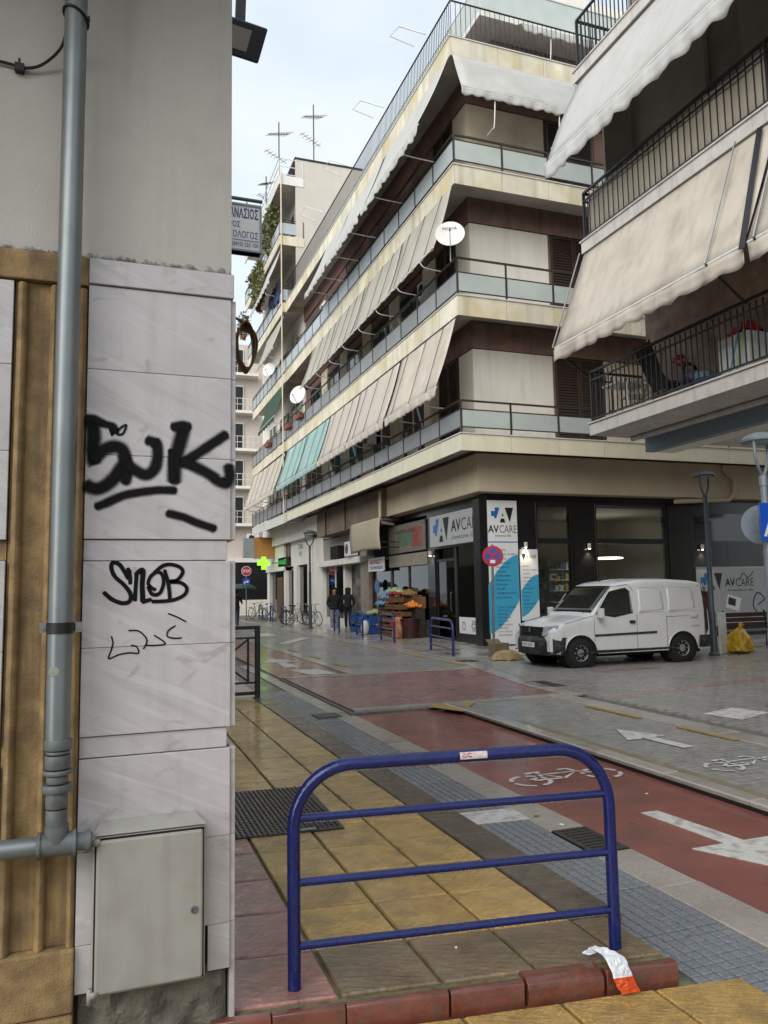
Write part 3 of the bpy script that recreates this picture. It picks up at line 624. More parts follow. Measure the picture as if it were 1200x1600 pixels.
for xx in (-.205, -.09): b.tube([(xx-.006, PY, .735), (xx+.006, PY, .735)], .046, 20)
pbuild(b, 'tee_joint', pvc, smooth=True)
pbuild(MB().tube([(-1.3, PY, .74), (-.2, PY, .735)], .033, 20), 'branch_pipe', galv, smooth=True)
b = MB().tube([(-.09, PY, .735), (-.055, PY, .735)], .031, 16).tube([(-.055, PY, .735), (-.035, PY, .735)], .037, 16).tube([(-.035, PY, .735), (-.03, PY, .735)], .029, 16)
pbuild(b, 'box_connector', pvc, smooth=True)
cl = pbuild(MB().tube([(-.152, PY, 1.465), (-.152, PY, 1.505)], .0445, 24).box(-.218, -.085, PY-.004+.03, PY+.006+.03, 1.47, 1.5), 'clamp', blackp, smooth=True)
b = MB()
for xx in (-.212, -.092): b.lathe([(.008, -.012), (.008, 0)], (xx, PY+.026, 1.486), 8, 'Y'); b.box(xx-.011, xx+.011, PY+.024, PY+.034, 1.468, 1.504)
pbuild(b, 'clamp_bolt', steel)
pbuild(MB().lathe([(.018, 0), (.017, -.004), (.0, -.005)], (-.168, PY-.038, 1.335), 16, 'Y', caps=False), 'sticker', mat('green_sticker', '#8d9c8a', .5), None)
# black cable with its clip
cb = thing('wall_cable', 'thin black cable clipped to the stucco and tied round the drainpipe', 'cable', (-.3, 3.1, 3.65))
def cbuild(b, name):
    o = b.build(name, blackp, cb, smooth=True); o.matrix_parent_inverse = Matrix.Translation((.3, -3.1, -3.65))
cbuild(MB().tube(smoothpath([(-1.2, 3.12, 3.72), (-.41, 3.125, 3.672), (-.35, 3.12, 3.66), (-.28, 3.115, 3.682), (-.21, 3.08, 3.74), (-.185, 3.05, 3.80)], 5), .006, 8), 'cable')
cbuild(MB().tube([(-.15+.046*math.cos(a), PY+.046*math.sin(a), 3.845+.022*math.cos(a+2.6)) for a in [2*math.pi*i/24 for i in range(24)]], .005, 6, closed=True).box(-.108, -.098, 2.975, 2.995, 3.82, 3.832), 'cable_tie')
cbuild(MB().box(-.372, -.338, 3.11, 3.137, 3.645, 3.675).box(-.36, -.352, 3.112, 3.13, 3.675, 3.695), 'clip')
# ---- meter box
mb_ = thing('meter_box', 'grey plastic utility meter box with round lock on the marble wall', 'meter box', (.16, 3.0, .23))
def mbuild(b, name, m, **k):
    o = b.build(name, m, mb_, **k); o.matrix_parent_inverse = Matrix.Translation((-.16, -3.0, -.23)); return o
mbuild(MB().box(-.028, .368, 3.045, 3.108, .19, .735), 'body', boxgrey, bevel=.008)
mbuild(MB().add([(-.03, 3.04, .738), (.37, 3.04, .738), (.34, 3.108, .75), (-.008, 3.108, .75), (-.03, 3.04, .743), (.37, 3.04, .743), (.335, 3.108, .775), (-.005, 3.108, .775)], [(0,3,2,1),(4,5,6,7),(0,1,5,4),(1,2,6,5),(2,3,7,6),(3,0,4,7)]), 'roof', boxgrey, bevel=.004)
mbuild(MB().box(-.022, .362, 3.0425, 3.0448, .197, .73), 'seal', dark_gap)
dr = mbuild(MB().box(-.016, .357, 3.026, 3.042, .202, .725), 'door', boxgrey, bevel=.01)
mbuild(MB().lathe([(.0135, .0), (.0135, -.004), (.009, -.005), (.009, -.002), (.003, -.002)], (.326, 3.0259, .444), 18, 'Y'), 'lock', pvc, smooth=True)
for z in (.72, .205): mbuild(MB().tube([(-.03, 3.033, z-.028), (-.03, 3.033, z+.022)], .0095, 10).box(-.03, -.004, 3.023, 3.035, z-.01, z+.012), 'hinge', boxgrey, smooth=True)
# ---- things on the side wall of the near building: floodlight, hanging sign, coil of strapping
fl = thing('floodlight', 'black floodlight on a bracket high on the side wall', 'floodlight', (.6, 6.5, 6.6))
def fbuild(b, name, m, par, inv, **k):
    o = b.build(name, m, par, **k); o.matrix_parent_inverse = Matrix.Translation((-inv[0], -inv[1], -inv[2])); return o
I = (.6, 6.5, 6.6)
c_ = Vector((1.02, 6.5, 6.58)); ux = Vector((1, 0, -.12)).normalized(); uv = Vector((.23, -.5, .9)).normalized(); un = ux.cross(uv).normalized()
def ob(mbx, c0, hx, hy, hz):
    a, d, e = ux*hx, uv*hy, un*hz; return mbx.hexa([c0-a-d-e, c0+a-d-e, c0+a+d-e, c0-a+d-e, c0-a-d+e, c0+a-d+e, c0+a+d+e, c0-a+d+e])
fbuild(ob(MB(), c_, .24, .15, .02), 'housing', mat('flood_black', '#20242c', .4, .1), fl, I, bevel=.015)
sgn = 1 if un.y < 0 else -1
fbuild(ob(MB(), c_+un*sgn*.022-ux*.04, .15, .09, .003), 'lens', mat('flood_lens', '#8f8a84', .2, .1), fl, I)
fbuild(MB().beam((.474, 6.6, 7.0), (1.06, 6.56, 6.72), .03).beam((1.06, 6.56, 6.72), (1.08, 6.52, 6.66), .05).beam((1.085, 6.6, 7.4), (1.06, 6.57, 6.74), .09, .05), 'bracket', metal_dk, fl, I)
hs = thing('hanging_sign', 'white hanging practice sign with blue Greek lettering on a bar', 'sign', (.5, 9, 6)); I = (.5, 9, 6)
fbuild(MB().tube([(.474, 9.05, 6.42), (1.74, 9.05, 6.42)], .022, 10), 'bar', lampm, hs, I, smooth=True)
fbuild(MB().box(.98, 1.715, 9.0, 9.12, 5.73, 6.33), 'panel', sign_w, hs, I, bevel=.01)
b = MB()
for z0, z1 in ((5.73, 5.75), (6.31, 6.335)): b.box(.975, 1.72, 8.985, 9.13, z0, z1)
b.box(1.70, 1.722, 8.985, 9.13, 5.75, 6.31); fbuild(b, 'frame', galv, hs, I)
for x in (1.55, 1.1): fbuild(MB().tube([(x, 9.05, 6.42), (x, 9.05, 6.33)], .008, 6), 'hook', steel, hs, I)
def stext(body, o, w_, h_, m, **k):
    t_ = text(body, o, (1, 0, 0), (0, 0, 1), w_, h_, m, hs, **k); t_.matrix_parent_inverse = Matrix.Translation((-.5, -9, -6))
stext('ΑΘΑΝΑΣΙΟΣ', (1.22, 8.996, 6.15), .46, .13, ink_n, weight=.02)
stext('ΙΑΤΡΟΣ', (1.22, 8.996, 6.03), .24, .075, ink_n); stext('ΔΕΡΜΑΤΟΛΟΓΟΣ', (1.06, 8.996, 5.9), .62, .085, ink_n)
stext('(0410) 555 100', (1.36, 8.996, 5.775), .32, .07, ink_n)
fbuild(MB().box(1.0, 1.69, 8.995, 8.999, 5.868, 5.873), 'rule', ink_n, hs, I)
# coil of brown strapping hanging from a hook
sc = thing('strap_coil', 'coil of brown strapping hanging from a hook beside the marble corner', 'strap coil', (1.25, 7.5, 4.3)); I = (1.25, 7.5, 4.3)
brn = mat('brown_strap', '#6b4a2c', .6, .25, 10)
for k in range(2):
    b = MB(); n = 28
    def fn(u, v, k=k):
        t = 2*math.pi*u; x = 1.27+.095*math.sin(t)*(1+.1*k)+.02*math.sin(2*t)*k; z = 4.05+.235*math.cos(t)-.02*k
        return (x+.012*k, 7.5+(v-.5)*.16+.05*math.sin(t+k)+.04*k, z)
    b.grid(fn, n, 2); fbuild(b, 'strap_loop', brn, sc, I, smooth=True, solid=.012)
fbuild(MB().tube([(.474, 7.5, 4.36), (1.18, 7.5, 4.33), (1.27, 7.5, 4.29)], .012, 8), 'hook', iron_bk, sc, I)

ob_ = thing('unseen_shade_block', 'unseen pale block behind the viewer, added to shade the near wall', 'building', (-8, -12, -.1))  # unseen building with balconies, added to keep light off the near wall
MB().box(-14, 6, -12, -4, -.1, 11).build('wall', white_wall, ob_)
for f_ in (4.5, 7.8): MB().box(-14, 6, -3.99, -2.9, f_-.2, f_).build('balcony_slab', slab_w if 'slab_w' in globals() else soffit, ob_)
# ------------------------------------------------------------------ corner apartment building
def inv_of(o): return (Matrix.Translation(o.location) @ Matrix.Rotation(o.rotation_euler.z, 4, 'Z')).inverted()
def sub(par, b, name, m, **k):
    o = b.build(name, m, par, **k)
    if par.data is None: o.matrix_parent_inverse = inv_of(par)
    return o
def subl(par, name, me, **k):
    o = link(name, me, par, **k)
    if par.data is None: o.matrix_parent_inverse = inv_of(par)
    return o
def subt(par, *a, **k):
    o = text(*a, parent=par, **k)
    if o and par.data is None: o.matrix_parent_inverse = inv_of(par)
    return o
cbd = thing('corner_apartment_building', 'brown and cream corner apartment building with wraparound balconies above dark shopfront', 'building', (10.4, 19.9, -.1))
FL = [5.78, 9.65, 13.45, 17.3]; XB, YB, XW, YV, XE, YE = 8.95, 18.5, 10.05, 19.8, 24.0, 39.9
PA, PB = 1.4333, 1.53
sub(cbd, MB().box(XW+.02, XE, YV+.02, YE, 5.46, 17.1), 'core_wall', brownw)
for i, f in enumerate(FL):
    sub(cbd, MB().box(XB+.052, XE, YB+.052, YE, f-.17, f-.03), 'floor_slab', soffit)
    mm = [fascia_n, fascia, fascia, fascia][i]; d = .46 if i == 0 else .56
    ma = MB().box(0, .05, .007, PA-.007, -d, 0).mesh('fascia_a', mm); mbm = MB().box(.007, PB-.007, 0, .05, -d, 0).mesh('fascia_b', mm)
    for k in range(15): subl(cbd, 'fascia_panel', ma, loc=(XB, YB+k*PA, f))
    for k in range(10): subl(cbd, 'fascia_panel', mbm, loc=(XB+(.055 if k == 0 else 0)+k*PB, YB, f)) if k else sub(cbd, MB().box(XB+.052, XB+PB-.004, YB, YB+.05, f-d, f), 'fascia_panel', mm)
    sub(cbd, MB().box(XB-.03, XB+.08, YB-.03, YE, f+.001, f+.03).box(XB+.081, XE, YB-.03, YB+.08, f+.001, f+.03), 'coping', fascia_w)
    if i < 3:
        top, mid, bot = [(.92, .68, .19), (1.09, .68, .13), (.90, .76, .16)][i]
        b = MB(); xr, yr = XB+.03, YB+.03
        for zz, t_ in ((top, .05), (mid, .028), (bot, .028)):
            b.box(xr-t_/2, xr+t_/2, yr, YE, f+zz-t_/2, f+zz+t_/2); b.box(xr+t_/2, XE, yr-t_/2, yr+t_/2, f+zz-t_/2, f+zz+t_/2)
        for k in range(15): b.box(xr-.022, xr+.022, yr+k*PA-.022, yr+k*PA+.022, f, f+top-.01)
        for k in range(1, 10): b.box(xr+k*PB-.022, xr+k*PB+.022, yr-.022, yr+.022, f, f+top-.01)
        sub(cbd, b, 'railing', rail_m)
        ga = MB().box(-.006, .006, .035, PA-.035, bot+.02, mid-.02).mesh('pane_a', [frost_d, frost_d, frost_b][i])
        gb = MB().box(.035, PB-.035, -.006, .006, bot+.02, mid-.02).mesh('pane_b', frost)
        for k in range(15): subl(cbd, 'glass_panel', ga, loc=(xr, yr+k*PA, f))
        for k in range(10): subl(cbd, 'glass_panel', gb, loc=(xr+k*PB, yr, f))
    else:   # roof terrace: iron bars
        b = MB(); xr, yr = XB+.08, YB+.08
        for zz in (1.18, .1): b.box(xr-.02, xr+.02, yr, YE, f+zz-.015, f+zz+.015); b.box(xr+.021, XE, yr-.02, yr+.02, f+zz-.015, f+zz+.015)
        sub(cbd, b, 'roof_railing', iron_bk)
        bm1 = MB().box(-.007, .007, -.007, .007, .1, 1.17).mesh('baluster', iron_bk)
        for k in range(170): subl(cbd, 'baluster', bm1, loc=(xr, yr+k*.125, f))
        for k in range(1, 50): subl(cbd, 'baluster', bm1, loc=(xr+k*.16, yr, f))
# upper walls: white corner panels, shutters, cream piers
def louvre(par, o, u, w_, h_, nrm, m=shutter_m):
    """louvred shutter leaf in plane (u, z) facing nrm"""
    o, u, nrm = Vector(o), Vector(u), Vector(nrm); z = Vector((0, 0, 1)); t = nrm*.04
    def bx(b, a0, a1, z0, z1, d0, d1):
        p = [o+u*a+z*q+nrm*d for q in (z0, z1) for a, d in ((a0, d0), (a1, d0), (a1, d1), (a0, d1))]; b.hexa([p[0], p[1], p[2], p[3], p[4], p[5], p[6], p[7]])
    b = MB(); fr = .07
    bx(b, 0, fr, 0, h_, 0, .045); bx(b, w_-fr, w_, 0, h_, 0, .045); bx(b, fr, w_-fr, 0, fr, 0, .044); bx(b, fr, w_-fr, h_-fr, h_, 0, .044)
    sf = sub(par, b, 'shutter_frame', m)
    b = MB(); n = int((h_-2*fr)/.085)
    for k in range(n):
        z0 = fr+(h_-2*fr)*k/n; p = []
        for a in (fr, w_-fr):
            p += [(a, z0+.005, .04), (a, z0+.02, .04), (a, z0+.075, .006), (a, z0+.06, .006)]
        q = [o+u*a+z*zz+nrm*d for a, zz, d in p]; b.add(q, [(0,1,2,3),(4,7,6,5),(0,4,5,1),(1,5,6,2),(2,6,7,3),(3,7,4,0)])
    sub(sf, b, 'louvres', m)
for i, f in enumerate(FL[:3]):
    h = 2.84
    wm = [white_wall, white_wall, cream_wall][i]
    sub(cbd, MB().box(XW-.03, 12.72, YV-.03, YV+.018, f-.02, f+h), 'corner_panel', wm)
    sub(cbd, MB().box(XW-.03, XW+.018, YV+.019, 20.72, f-.02, f+h), 'corner_panel', wm)
    sub(cbd, MB().box(XW-.08, XE, YV-.08, YV+.018, f+h+.02, f+3.66), 'lintel_band', brownw)
    sub(cbd, MB().box(XW-.08, XW+.018, YV+.019, YE, f+h+.02, f+3.66), 'lintel_band', brownw)
    for k in range(2): louvre(cbd, (12.82+k*.86, YV, f+.02), (1, 0, 0), .84, h-.02, (0, -1, 0))
    sub(cbd, MB().box(14.6, XE, YV-.03, YV+.018, f-.02, f+h), 'side_wall', [cream_wall, cream_wall, brownw][i])
    for k in range(2): louvre(cbd, (XW, 20.8+k*.72, f+.02), (0, 1, 0), .7, h-.02, (-1, 0, 0))
    y = 22.3; k = 0
    while y < 38.6:      # alternating piers and balcony doors
        w_ = [1.1, 2.2][k % 2]
        if k % 2 == 0: sub(cbd, MB().box(XW-.03, XW+.018, y, y+w_, f-.02, f+h), 'wall_pier', [cream_wall, cream_wall, brownw][i])
        else:
            dr_ = sub(cbd, MB().box(XW-.02, XW+.015, y+.08, y+w_-.08, f+.02, f+2.5), 'balcony_door', winglass)
            b = MB()
            for a in (y+.06, y+w_/2, y+w_-.06): b.box(XW-.04, XW-.021, a-.04, a+.04, f, f+2.5)
            b.box(XW-.04, XW-.021, y+.1, y+w_-.1, f+2.42, f+2.52); sub(dr_, b, 'door_frame', [white_m, shutter_m, shutter_m][i])
        y += w_; k += 1
# penthouse set back on the roof terrace
sub(cbd, MB().box(11.9, XE, 21.4, YE, 17.2, 20.2), 'penthouse_wall', brownw)
sub(cbd, MB().box(11.0, XE, 20.5, YE, 20.0, 20.2), 'penthouse_slab', fascia_w)
sub(cbd, MB().box(11.05, 24, 20.52, 20.54, 20.25, 21.2).box(11.02, 11.04, 20.55, YE, 20.25, 21.2), 'penthouse_glass', frost)
sub(cbd, MB().box(11.0, XE, 20.49, 20.52, 21.2, 21.26).box(11.0, 11.04, 20.52, YE, 21.2, 21.26), 'penthouse_rail', white_m)
sub(cbd, MB().box(12.6, XE, 22.2, YE, 20.2, 23.2), 'top_storey', white_wall)
b = MB(); 
for y in (20.2, 24, 28, 32): b.tube([(8.95, y, 18.6), (8.2, y+.3, 18.9), (7.9, y+.3, 18.5), (8.6, y+.1, 18.2)], .026, 6)
sub(cbd, b, 'folded_awning_frame', white_m)
# brown panels along the terrace seen through the railing
sub(cbd, MB().box(10.6, 10.7, 20.5, YE, 17.33, 18.9).box(10.701, 16, 20.5, 20.6, 17.33, 18.7), 'terrace_screen', brownw)
# ---- ground floor: band, soffit, shopfronts
sub(cbd, MB().box(9.92, XE, 19.5, 27.1, 4.36, 5.45), 'beige_band', beige_b)
dk_panel = mat('dirty_band', '#7a6a5a', .8, .2, 1.5, dirt=((.12,.1,.08), .7, .9), streak=((.1,.085,.07), .6, 3))
for y0, y1 in ((27.14, 31.4), (31.46, 34.5), (34.56, 36.6)): sub(cbd, MB().box(9.72, 11, y0, y1, 4.22, 5.44), 'band_panel', dk_panel)
sub(cbd, MB().box(9.9, 12, 36.65, YE, 4.6, 5.44), 'band_panel', white_wall)
sub(cbd, MB().box(10.42, 11, 19.97, YE, 4.16, 4.355).box(11.01, XE, 19.97, 20.4, 4.16, 4.355), 'soffit_beam', blackt)
b = MB().tube([(9.66, 27.12, 5.3), (9.66, 27.12, 4.35), (9.75, 27.2, 4.15), (10.3, 27.4, 4.1)], .06, 10); sub(cbd, b, 'drain_pipe', cream_wall, smooth=True)
b = MB().tube([(18.75, 19.42, 5.4), (18.85, 19.42, 5.2), (19.15, 19.42, 5.0), (19.15, 19.42, 4.5), (18.9, 19.42, 4.3), (16.9, 19.6, 4.22)], .07, 10); sub(cbd, b, 'drain_pipe', beige_b, smooth=True)
sub(cbd, MB().tube([(9.6, 31.43, 5.4), (9.6, 31.43, 4.2)], .03, 8).tube([(9.6, 34.53, 5.3), (9.6, 34.53, 4.1), (9.9, 31, 4.0), (10.2, 28.5, 4.0)], .03, 8), 'cable_pipe', dark_gap)
# side B
def blk(x0, x1, z0, z1, y0=19.93, y1=20.25, m=blackt, n='tiled_pier'): return sub(cbd, MB().box(x0, x1, y0, y1, z0, z1), n, m)
for x0, x1 in ((10.42, 12.03), (13.3, 14.12), (16.86, 17.72)):
    for z0, z1 in ((-.1, 1.3), (1.306, 2.8), (2.806, 3.36), (3.366, 4.158)): blk(x0, x1, z0, z1)
for x0, x1 in ((17.73, 19.2), (19.21, 20.8), (20.81, 24)):
    for z0, z1 in ((-.1, 1.3), (1.306, 2.1), (2.106, 3.0), (3.006, 4.158)): blk(x0, x1, z0, z1)
sub(cbd, MB().box(12.03, 13.3, 19.95, 20.2, -.1, .55).box(14.12, 16.86, 19.95, 20.2, -.1, .45), 'stall_riser', blackt)
for x0, x1, zs in ((12.035, 13.295, .55), (14.125, 16.855, .45)):
    wf = sub(cbd, MB().box(x0, x1, 19.96, 20.08, zs, zs+.08).box(x0, x1, 19.96, 20.08, 2.9, 3.06).box(x0, x1, 19.96, 20.08, 4.08, 4.158).box(x0, x0+.06, 19.96, 20.08, zs+.08, 2.9).box(x1-.06, x1, 19.96, 20.08, zs+.08, 2.9).box(x0, x0+.06, 19.96, 20.08, 3.06, 4.08).box(x1-.06, x1, 19.96, 20.08, 3.06, 4.08), 'shop_window_frame', metal_dk)
    sub(wf, MB().box(x0+.06, x1-.06, 20.01, 20.02, zs+.08, 2.9), 'pane', shopglass)
    sub(wf, MB().box(x0+.06, x1-.06, 20.01, 20.02, 3.06, 4.08), 'pane', shopglass)
    sub(cbd, MB().box(x0-.02, x0-.01, 19.915, 19.929, 0, 4.15), 'trim_strip', steel)
sub(cbd, MB().box(17.9, 20.5, 19.92, 19.935, 3.0, 3.9), 'high_window', winglass)
# side A
def blkA(y0, y1, z0, z1, x0=10.38, x1=10.7, m=blackt, n='tiled_pier'): return sub(cbd, MB().box(x0, x1, y0, y1, z0, z1), n, m)
for y0, y1 in ((19.94, 20.62), (23.75, 24.35)):
    for z0, z1 in ((-.1, .9), (.906, 1.9), (1.906, 2.95), (2.956, 4.158)): blkA(y0, y1, z0, z1)
blkA(20.63, 23.74, 2.93, 4.158); blkA(20.63, 22.2, -.1, .2)
wf = sub(cbd, MB().box(10.42, 10.52, 20.63, 20.7, .2, 2.92).box(10.42, 10.52, 22.13, 22.3, -.1, 2.92).box(10.42, 10.52, 23.66, 23.74, -.1, 2.92).box(10.42, 10.52, 22.31, 23.65, 2.5, 2.58), 'entrance_frame', metal_dk)
sub(wf, MB().box(10.46, 10.47, 20.7, 22.13, .2, 2.92), 'pane', shopglass); sub(wf, MB().box(10.46, 10.47, 22.3, 23.66, -.06, 2.5), 'door_pane', glass('dark_glass', (.35, .37, .38), 1.2))
sub(wf, MB().tube([(10.40, 22.5, .9), (10.36, 22.5, .95), (10.36, 22.5, 1.45), (10.40, 22.5, 1.5)], .015, 6), 'door_handle', steel)
pp = sub(wf, MB().box(10.44, 10.455, 20.75, 22.08, .22, .72), 'window_sticker', sign_w)
b = MB()
for k in range(6): 
    a = R(60*k); ribbon(circ(21.05+.12*math.cos(a), .47+.12*math.sin(a), .05, .05, 0, 360, 10), .022, (10.437, 0, 0), (0, 1, 0), (0, 0, 1), b)
ribbon(circ(21.75, .45, .1, .12, 0, 360, 12), .03, (10.437, 0, 0), (0, 1, 0), (0, 0, 1), b)
sub(pp, b, 'sticker_print', ink_n)
# interior of the corner shop
inte = mat('shop_interior', '#938a7b', .7, .06, 1)
sub(cbd, MB().box(10.7, 18.2, 25.0, 25.1, -.1, 4.15).box(18.2, 18.3, 20.3, 25.0, -.1, 4.15), 'shop_back_wall', inte)
sub(cbd, MB().box(10.6, 18.3, 20.3, 25.1, 4.05, 4.14), 'shop_ceiling', inte)
sub(cbd, MB().box(10.5, 18.3, 20.26, 25.1, -.1, -.03), 'shop_floor', mat('shop_floor', '#6b655c', .2, .1))
sub(cbd, MB().box(10.75, 24, 25.15, YE, -.2, 4.16).box(18.35, 24, 20.3, 25.1, -.2, 4.16), 'core_ground', dark_gap)
ol = sub(cbd, MB().lathe([(.0, -.03), (.55, -.02), (.62, 0), (.55, .03), (0, .04)], (16.2, 22.4, 2.55), 24, caps=False), 'shop_lamp', mat('lamp_glow', '#ffffff', .5, 0, emit=((1, .95, .85), 4)), smooth=True)
cols5 = [mat('item%d' % i, c, .5, .1) for i, c in enumerate(('#c9c9c4', '#8a3b2e', '#3b5f8a', '#b08a3c', '#39403f', '#d8d2c0'))]
def shelf_unit(x0, x1, y0, y1, z1, nsh, label, seed):
    t = thing('display_shelf', label, 'shelf', (x0, y0, -.03), 0, 'shelves inside the corner shop'); rn = random.Random(seed)
    sub(t, MB().box(x0, x0+.03, y0, y1, -.03, z1).box(x1-.03, x1, y0, y1, -.03, z1).box(x0+.03, x1-.03, y1-.03, y1, 0, z1), 'frame', white_m)
    for k in range(nsh):
        z = .3+(z1-.4)*k/(nsh-1); sub(t, MB().box(x0+.031, x1-.031, y0, y1-.031, z, z+.03), 'shelf_board', white_m); x = x0+.06; nth_ = 0
        while x < x1-.2:
            ww = rn.uniform(.1, .22); hh = rn.uniform(.1, .28)
            nth_ += 1; it = tag(MB().box(x, x+ww, y0+.03, y0+.25, z+.031, z+hh).build('product_box', rn.choice(cols5), bevel=.004), 'small product box, %s from the left, %s shelf up, %s shop window' % (['', 'first', 'second', 'third', 'fourth', 'fifth', 'sixth', 'seventh', 'eighth', 'ninth'][nth_], ['lowest', 'second', 'third', 'fourth', 'fifth', 'sixth'][k], 'narrow' if x0 < 13 else 'wide'), 'box', 'products on the shop shelves'); x += ww+.05
shelf_unit(12.15, 13.6, 21.8, 22.2, 2.4, 6, 'white display shelves with small boxes behind the narrow shop window', 3)
shelf_unit(14.3, 15.6, 23.4, 23.8, 2.3, 6, 'white display shelves with small boxes behind the wide shop window', 5)
# spotlights on the piers (lit)
spg = mat('spot_glow', '#fff2d0', .5, 0, emit=((1, .85, .55), 14))
def spot(x, y, z, ax, lab):
    t = thing('wall_spotlight', lab, 'spotlight', (x, y, z), 0, 'spotlights on the dark shopfront')
    sub(t, MB().box(x-.04, x+.04, y-.04, y+.04, z-.08, z+.08), 'housing', white_m, bevel=.01)
    sub(t, MB().lathe([(.03, -.09), (.03, -.081)], (x, y, z), 10), 'bulb', spg)
    ld = bpy.data.lights.new('spotlight', 'SPOT'); ld.energy = 18; ld.spot_size = R(95); ld.spot_blend = .7; ld.color = (1, .85, .6); ld.shadow_soft_size = .03
    lo = bpy.data.objects.new('spotlight_lamp', ld); COL.objects.link(lo); lo.location = (0, 0, -.1); lo.parent = t
spot(11.6, 19.84, 2.85, 0, 'small lit spotlight above the narrow blue banner'); spot(13.8, 19.84, 2.82, 0, 'small lit spotlight on the pier between the two shop windows')
spot(18.1, 19.84, 2.8, 0, 'small lit spotlight on the dark wall right of the lamp post'); spot(10.3, 23.95, 2.8, 1, 'small lit spotlight left of the shop entrance'); spot(10.3, 20.4, 2.78, 1, 'small lit spotlight right of the shop entrance')
# ---- shop signs with the AVCARE mark
def av_logo(par, o, u, v, s):
    """blue cross, white A, black V; s = height"""
    o, u, v = Vector(o), Vector(u), Vector(v); n = u.cross(v).normalized()*.003
    def pg(p, m, nm): b = MB(); b.prism([(x*s, y*s) for x, y in p], o, u, v, n); return sub(par, b, nm, m)
    pg([(.28, .98), (.62, .98), (.36, .28), (.28, .28), (.28, .05), (.28, .28)][:4]+[(.22, .28), (.22, .42), (.0, .42), (.0, .74), (.28, .74)], ink_b, 'logo_cross')
    pg([(1.0, .98), (1.62, .98), (1.34, .02)], ink, 'logo_v')
    pg([(.62, .0), (1.02, .0), (.94, .26), (.7, .26)], ink, 'logo_a'); pg([(.78, .42), (.9, .42), (.84, .66)], ink, 'logo_a')
sa = thing('shop_sign', 'grey AVCARE sign board over the shop entrance facing the street', 'sign', (10.2, 21.8, 2.96), 0, 'AVCARE signs')
sub(cbd, MB().box(10.12, 10.37, 19.86, 20.3, -.1, 4.2), 'corner_pier', blackt)
sub(sa, MB().box(10.2, 10.36, 20.31, 23.7, 2.98, 4.0), 'board', sign_g, bevel=.01)
U_, V_ = (0, -1, 0), (0, 0, 1)
av_logo(sa, (10.197, 23.4, 3.12), U_, V_, .78)
subt(sa, 'AV', (10.196, 22.0, 3.38), U_, V_, .72, .38, ink, weight=.025); subt(sa, 'CARE', (10.196, 21.24, 3.38), U_, V_, 1.28, .38, ink, weight=-.008)
subt(sa, 'inventive life', (10.196, 21.95, 3.14), U_, V_, 1.7, .14, ink, weight=-.005, spacing=1.15)
sb = thing('corner_banner', 'tall white and blue AVCARE banner on the corner pier', 'banner', (10.8, 19.85, 0), 0, 'AVCARE signs')
sub(sb, MB().box(10.34, 11.35, 19.86, 19.9, -.02, 4.15), 'panel', sign_w); U2 = (1, 0, 0)
av_logo(sb, (10.5, 19.858, 3.5), U2, V_, .45)
subt(sb, 'AV', (10.38, 19.857, 3.2), U2, V_, .36, .22, ink, weight=.025); subt(sb, 'CARE', (10.76, 19.857, 3.2), U2, V_, .56, .22, ink, weight=-.006)
subt(sb, 'inventive life', (10.62, 19.857, 3.08), U2, V_, .5, .08, ink)
sub(sb, MB().box(10.34, 11.35, 19.853, 19.859, 2.92, 2.945), 'blue_line', ink_b)
def wave(x0, x1, z0, z1, m=14):
    """blue field: leaf shape from lower left to upper right"""
    p = [(x0, z0), (x0, z0+(z1-z0)*.62)]+[(x0+(x1-x0)*t, z0+(z1-z0)*(.62+.38*math.sin(t*math.pi/2))) for t in [i/m for i in range(1, m+1)]]
    p += [(x1, z0+(z1-z0)*.42)]+[(x0+(x1-x0)*(1-t), z0+(z1-z0)*(.42*(1-t)**1.6)) for t in [i/m for i in range(1, m)]]
    return p
sub(sb, MB().prism(wave(10.34, 11.35, .3, 2.55), (0, 19.855, 0), (1, 0, 0), (0, 0, 1), (0, .004, 0)), 'blue_field', sky_b)
L1 = ['Κρεβάτια', 'Οξυγόνο - Αναπνοή', 'Αμαξίδια', 'Περπατούρες', 'Πιεσόμετρα', 'Ζυγαριές', 'Στηθοσκόπια', 'Θερμόμετρα', 'Οξύμετρα', 'Σκαμπό', 'Ορθοπεδικά Είδη', 'Αερόστρωμα']
for k, s_ in enumerate(L1): subt(sb, s_, (10.6, 19.851, 2.66-k*.125), U2, V_, None, .075, ink_n)
for k, s_ in enumerate(['Γενικά - Παιδικά', 'Αναλώσιμα', 'Βοηθητικά', 'Γάντια Ιατρικά', 'Πιεσόμετρα', 'Υποσέντονα', 'Καθετήρες', 'Πάνες, Υγιεινή', 'Είδη Ανατομικά']): subt(sb, s_, (10.62, 19.851, 1.02-k*.1), U2, V_, None, .06, ink_n)
sc2 = thing('narrow_banner', 'narrow blue and white AVCARE banner under the spotlight beside the van', 'banner', (11.7, 19.9, .6), 0, 'AVCARE signs')
sub(sc2, MB().box(11.43, 12.02, 19.89, 19.925, .64, 2.72), 'panel', sign_w)
b = MB().prism([(11.47, 2.6), (11.62, 2.6), (11.55, 2.4)], (0, 19.887, 0), (1, 0, 0), (0, 0, 1), (0, .003, 0)); sub(sc2, b, 'logo_v', ink)
subt(sc2, 'AVCARE', (11.64, 19.886, 2.46), U2, V_, .33, .1, ink)
sub(sc2, MB().prism(wave(11.43, 12.02, .75, 1.98), (0, 19.886, 0), (1, 0, 0), (0, 0, 1), (0, .003, 0)), 'blue_field', sky_b)
for k, s_ in enumerate(L1): subt(sc2, s_, (11.5, 19.882, 2.2-k*.11), U2, V_, None, .05, ink_n)
ps = thing('wall_poster', 'wide grey AVCARE poster with medical devices behind the van and lamp post', 'poster', (19.3, 19.9, 0), 0, 'AVCARE signs')
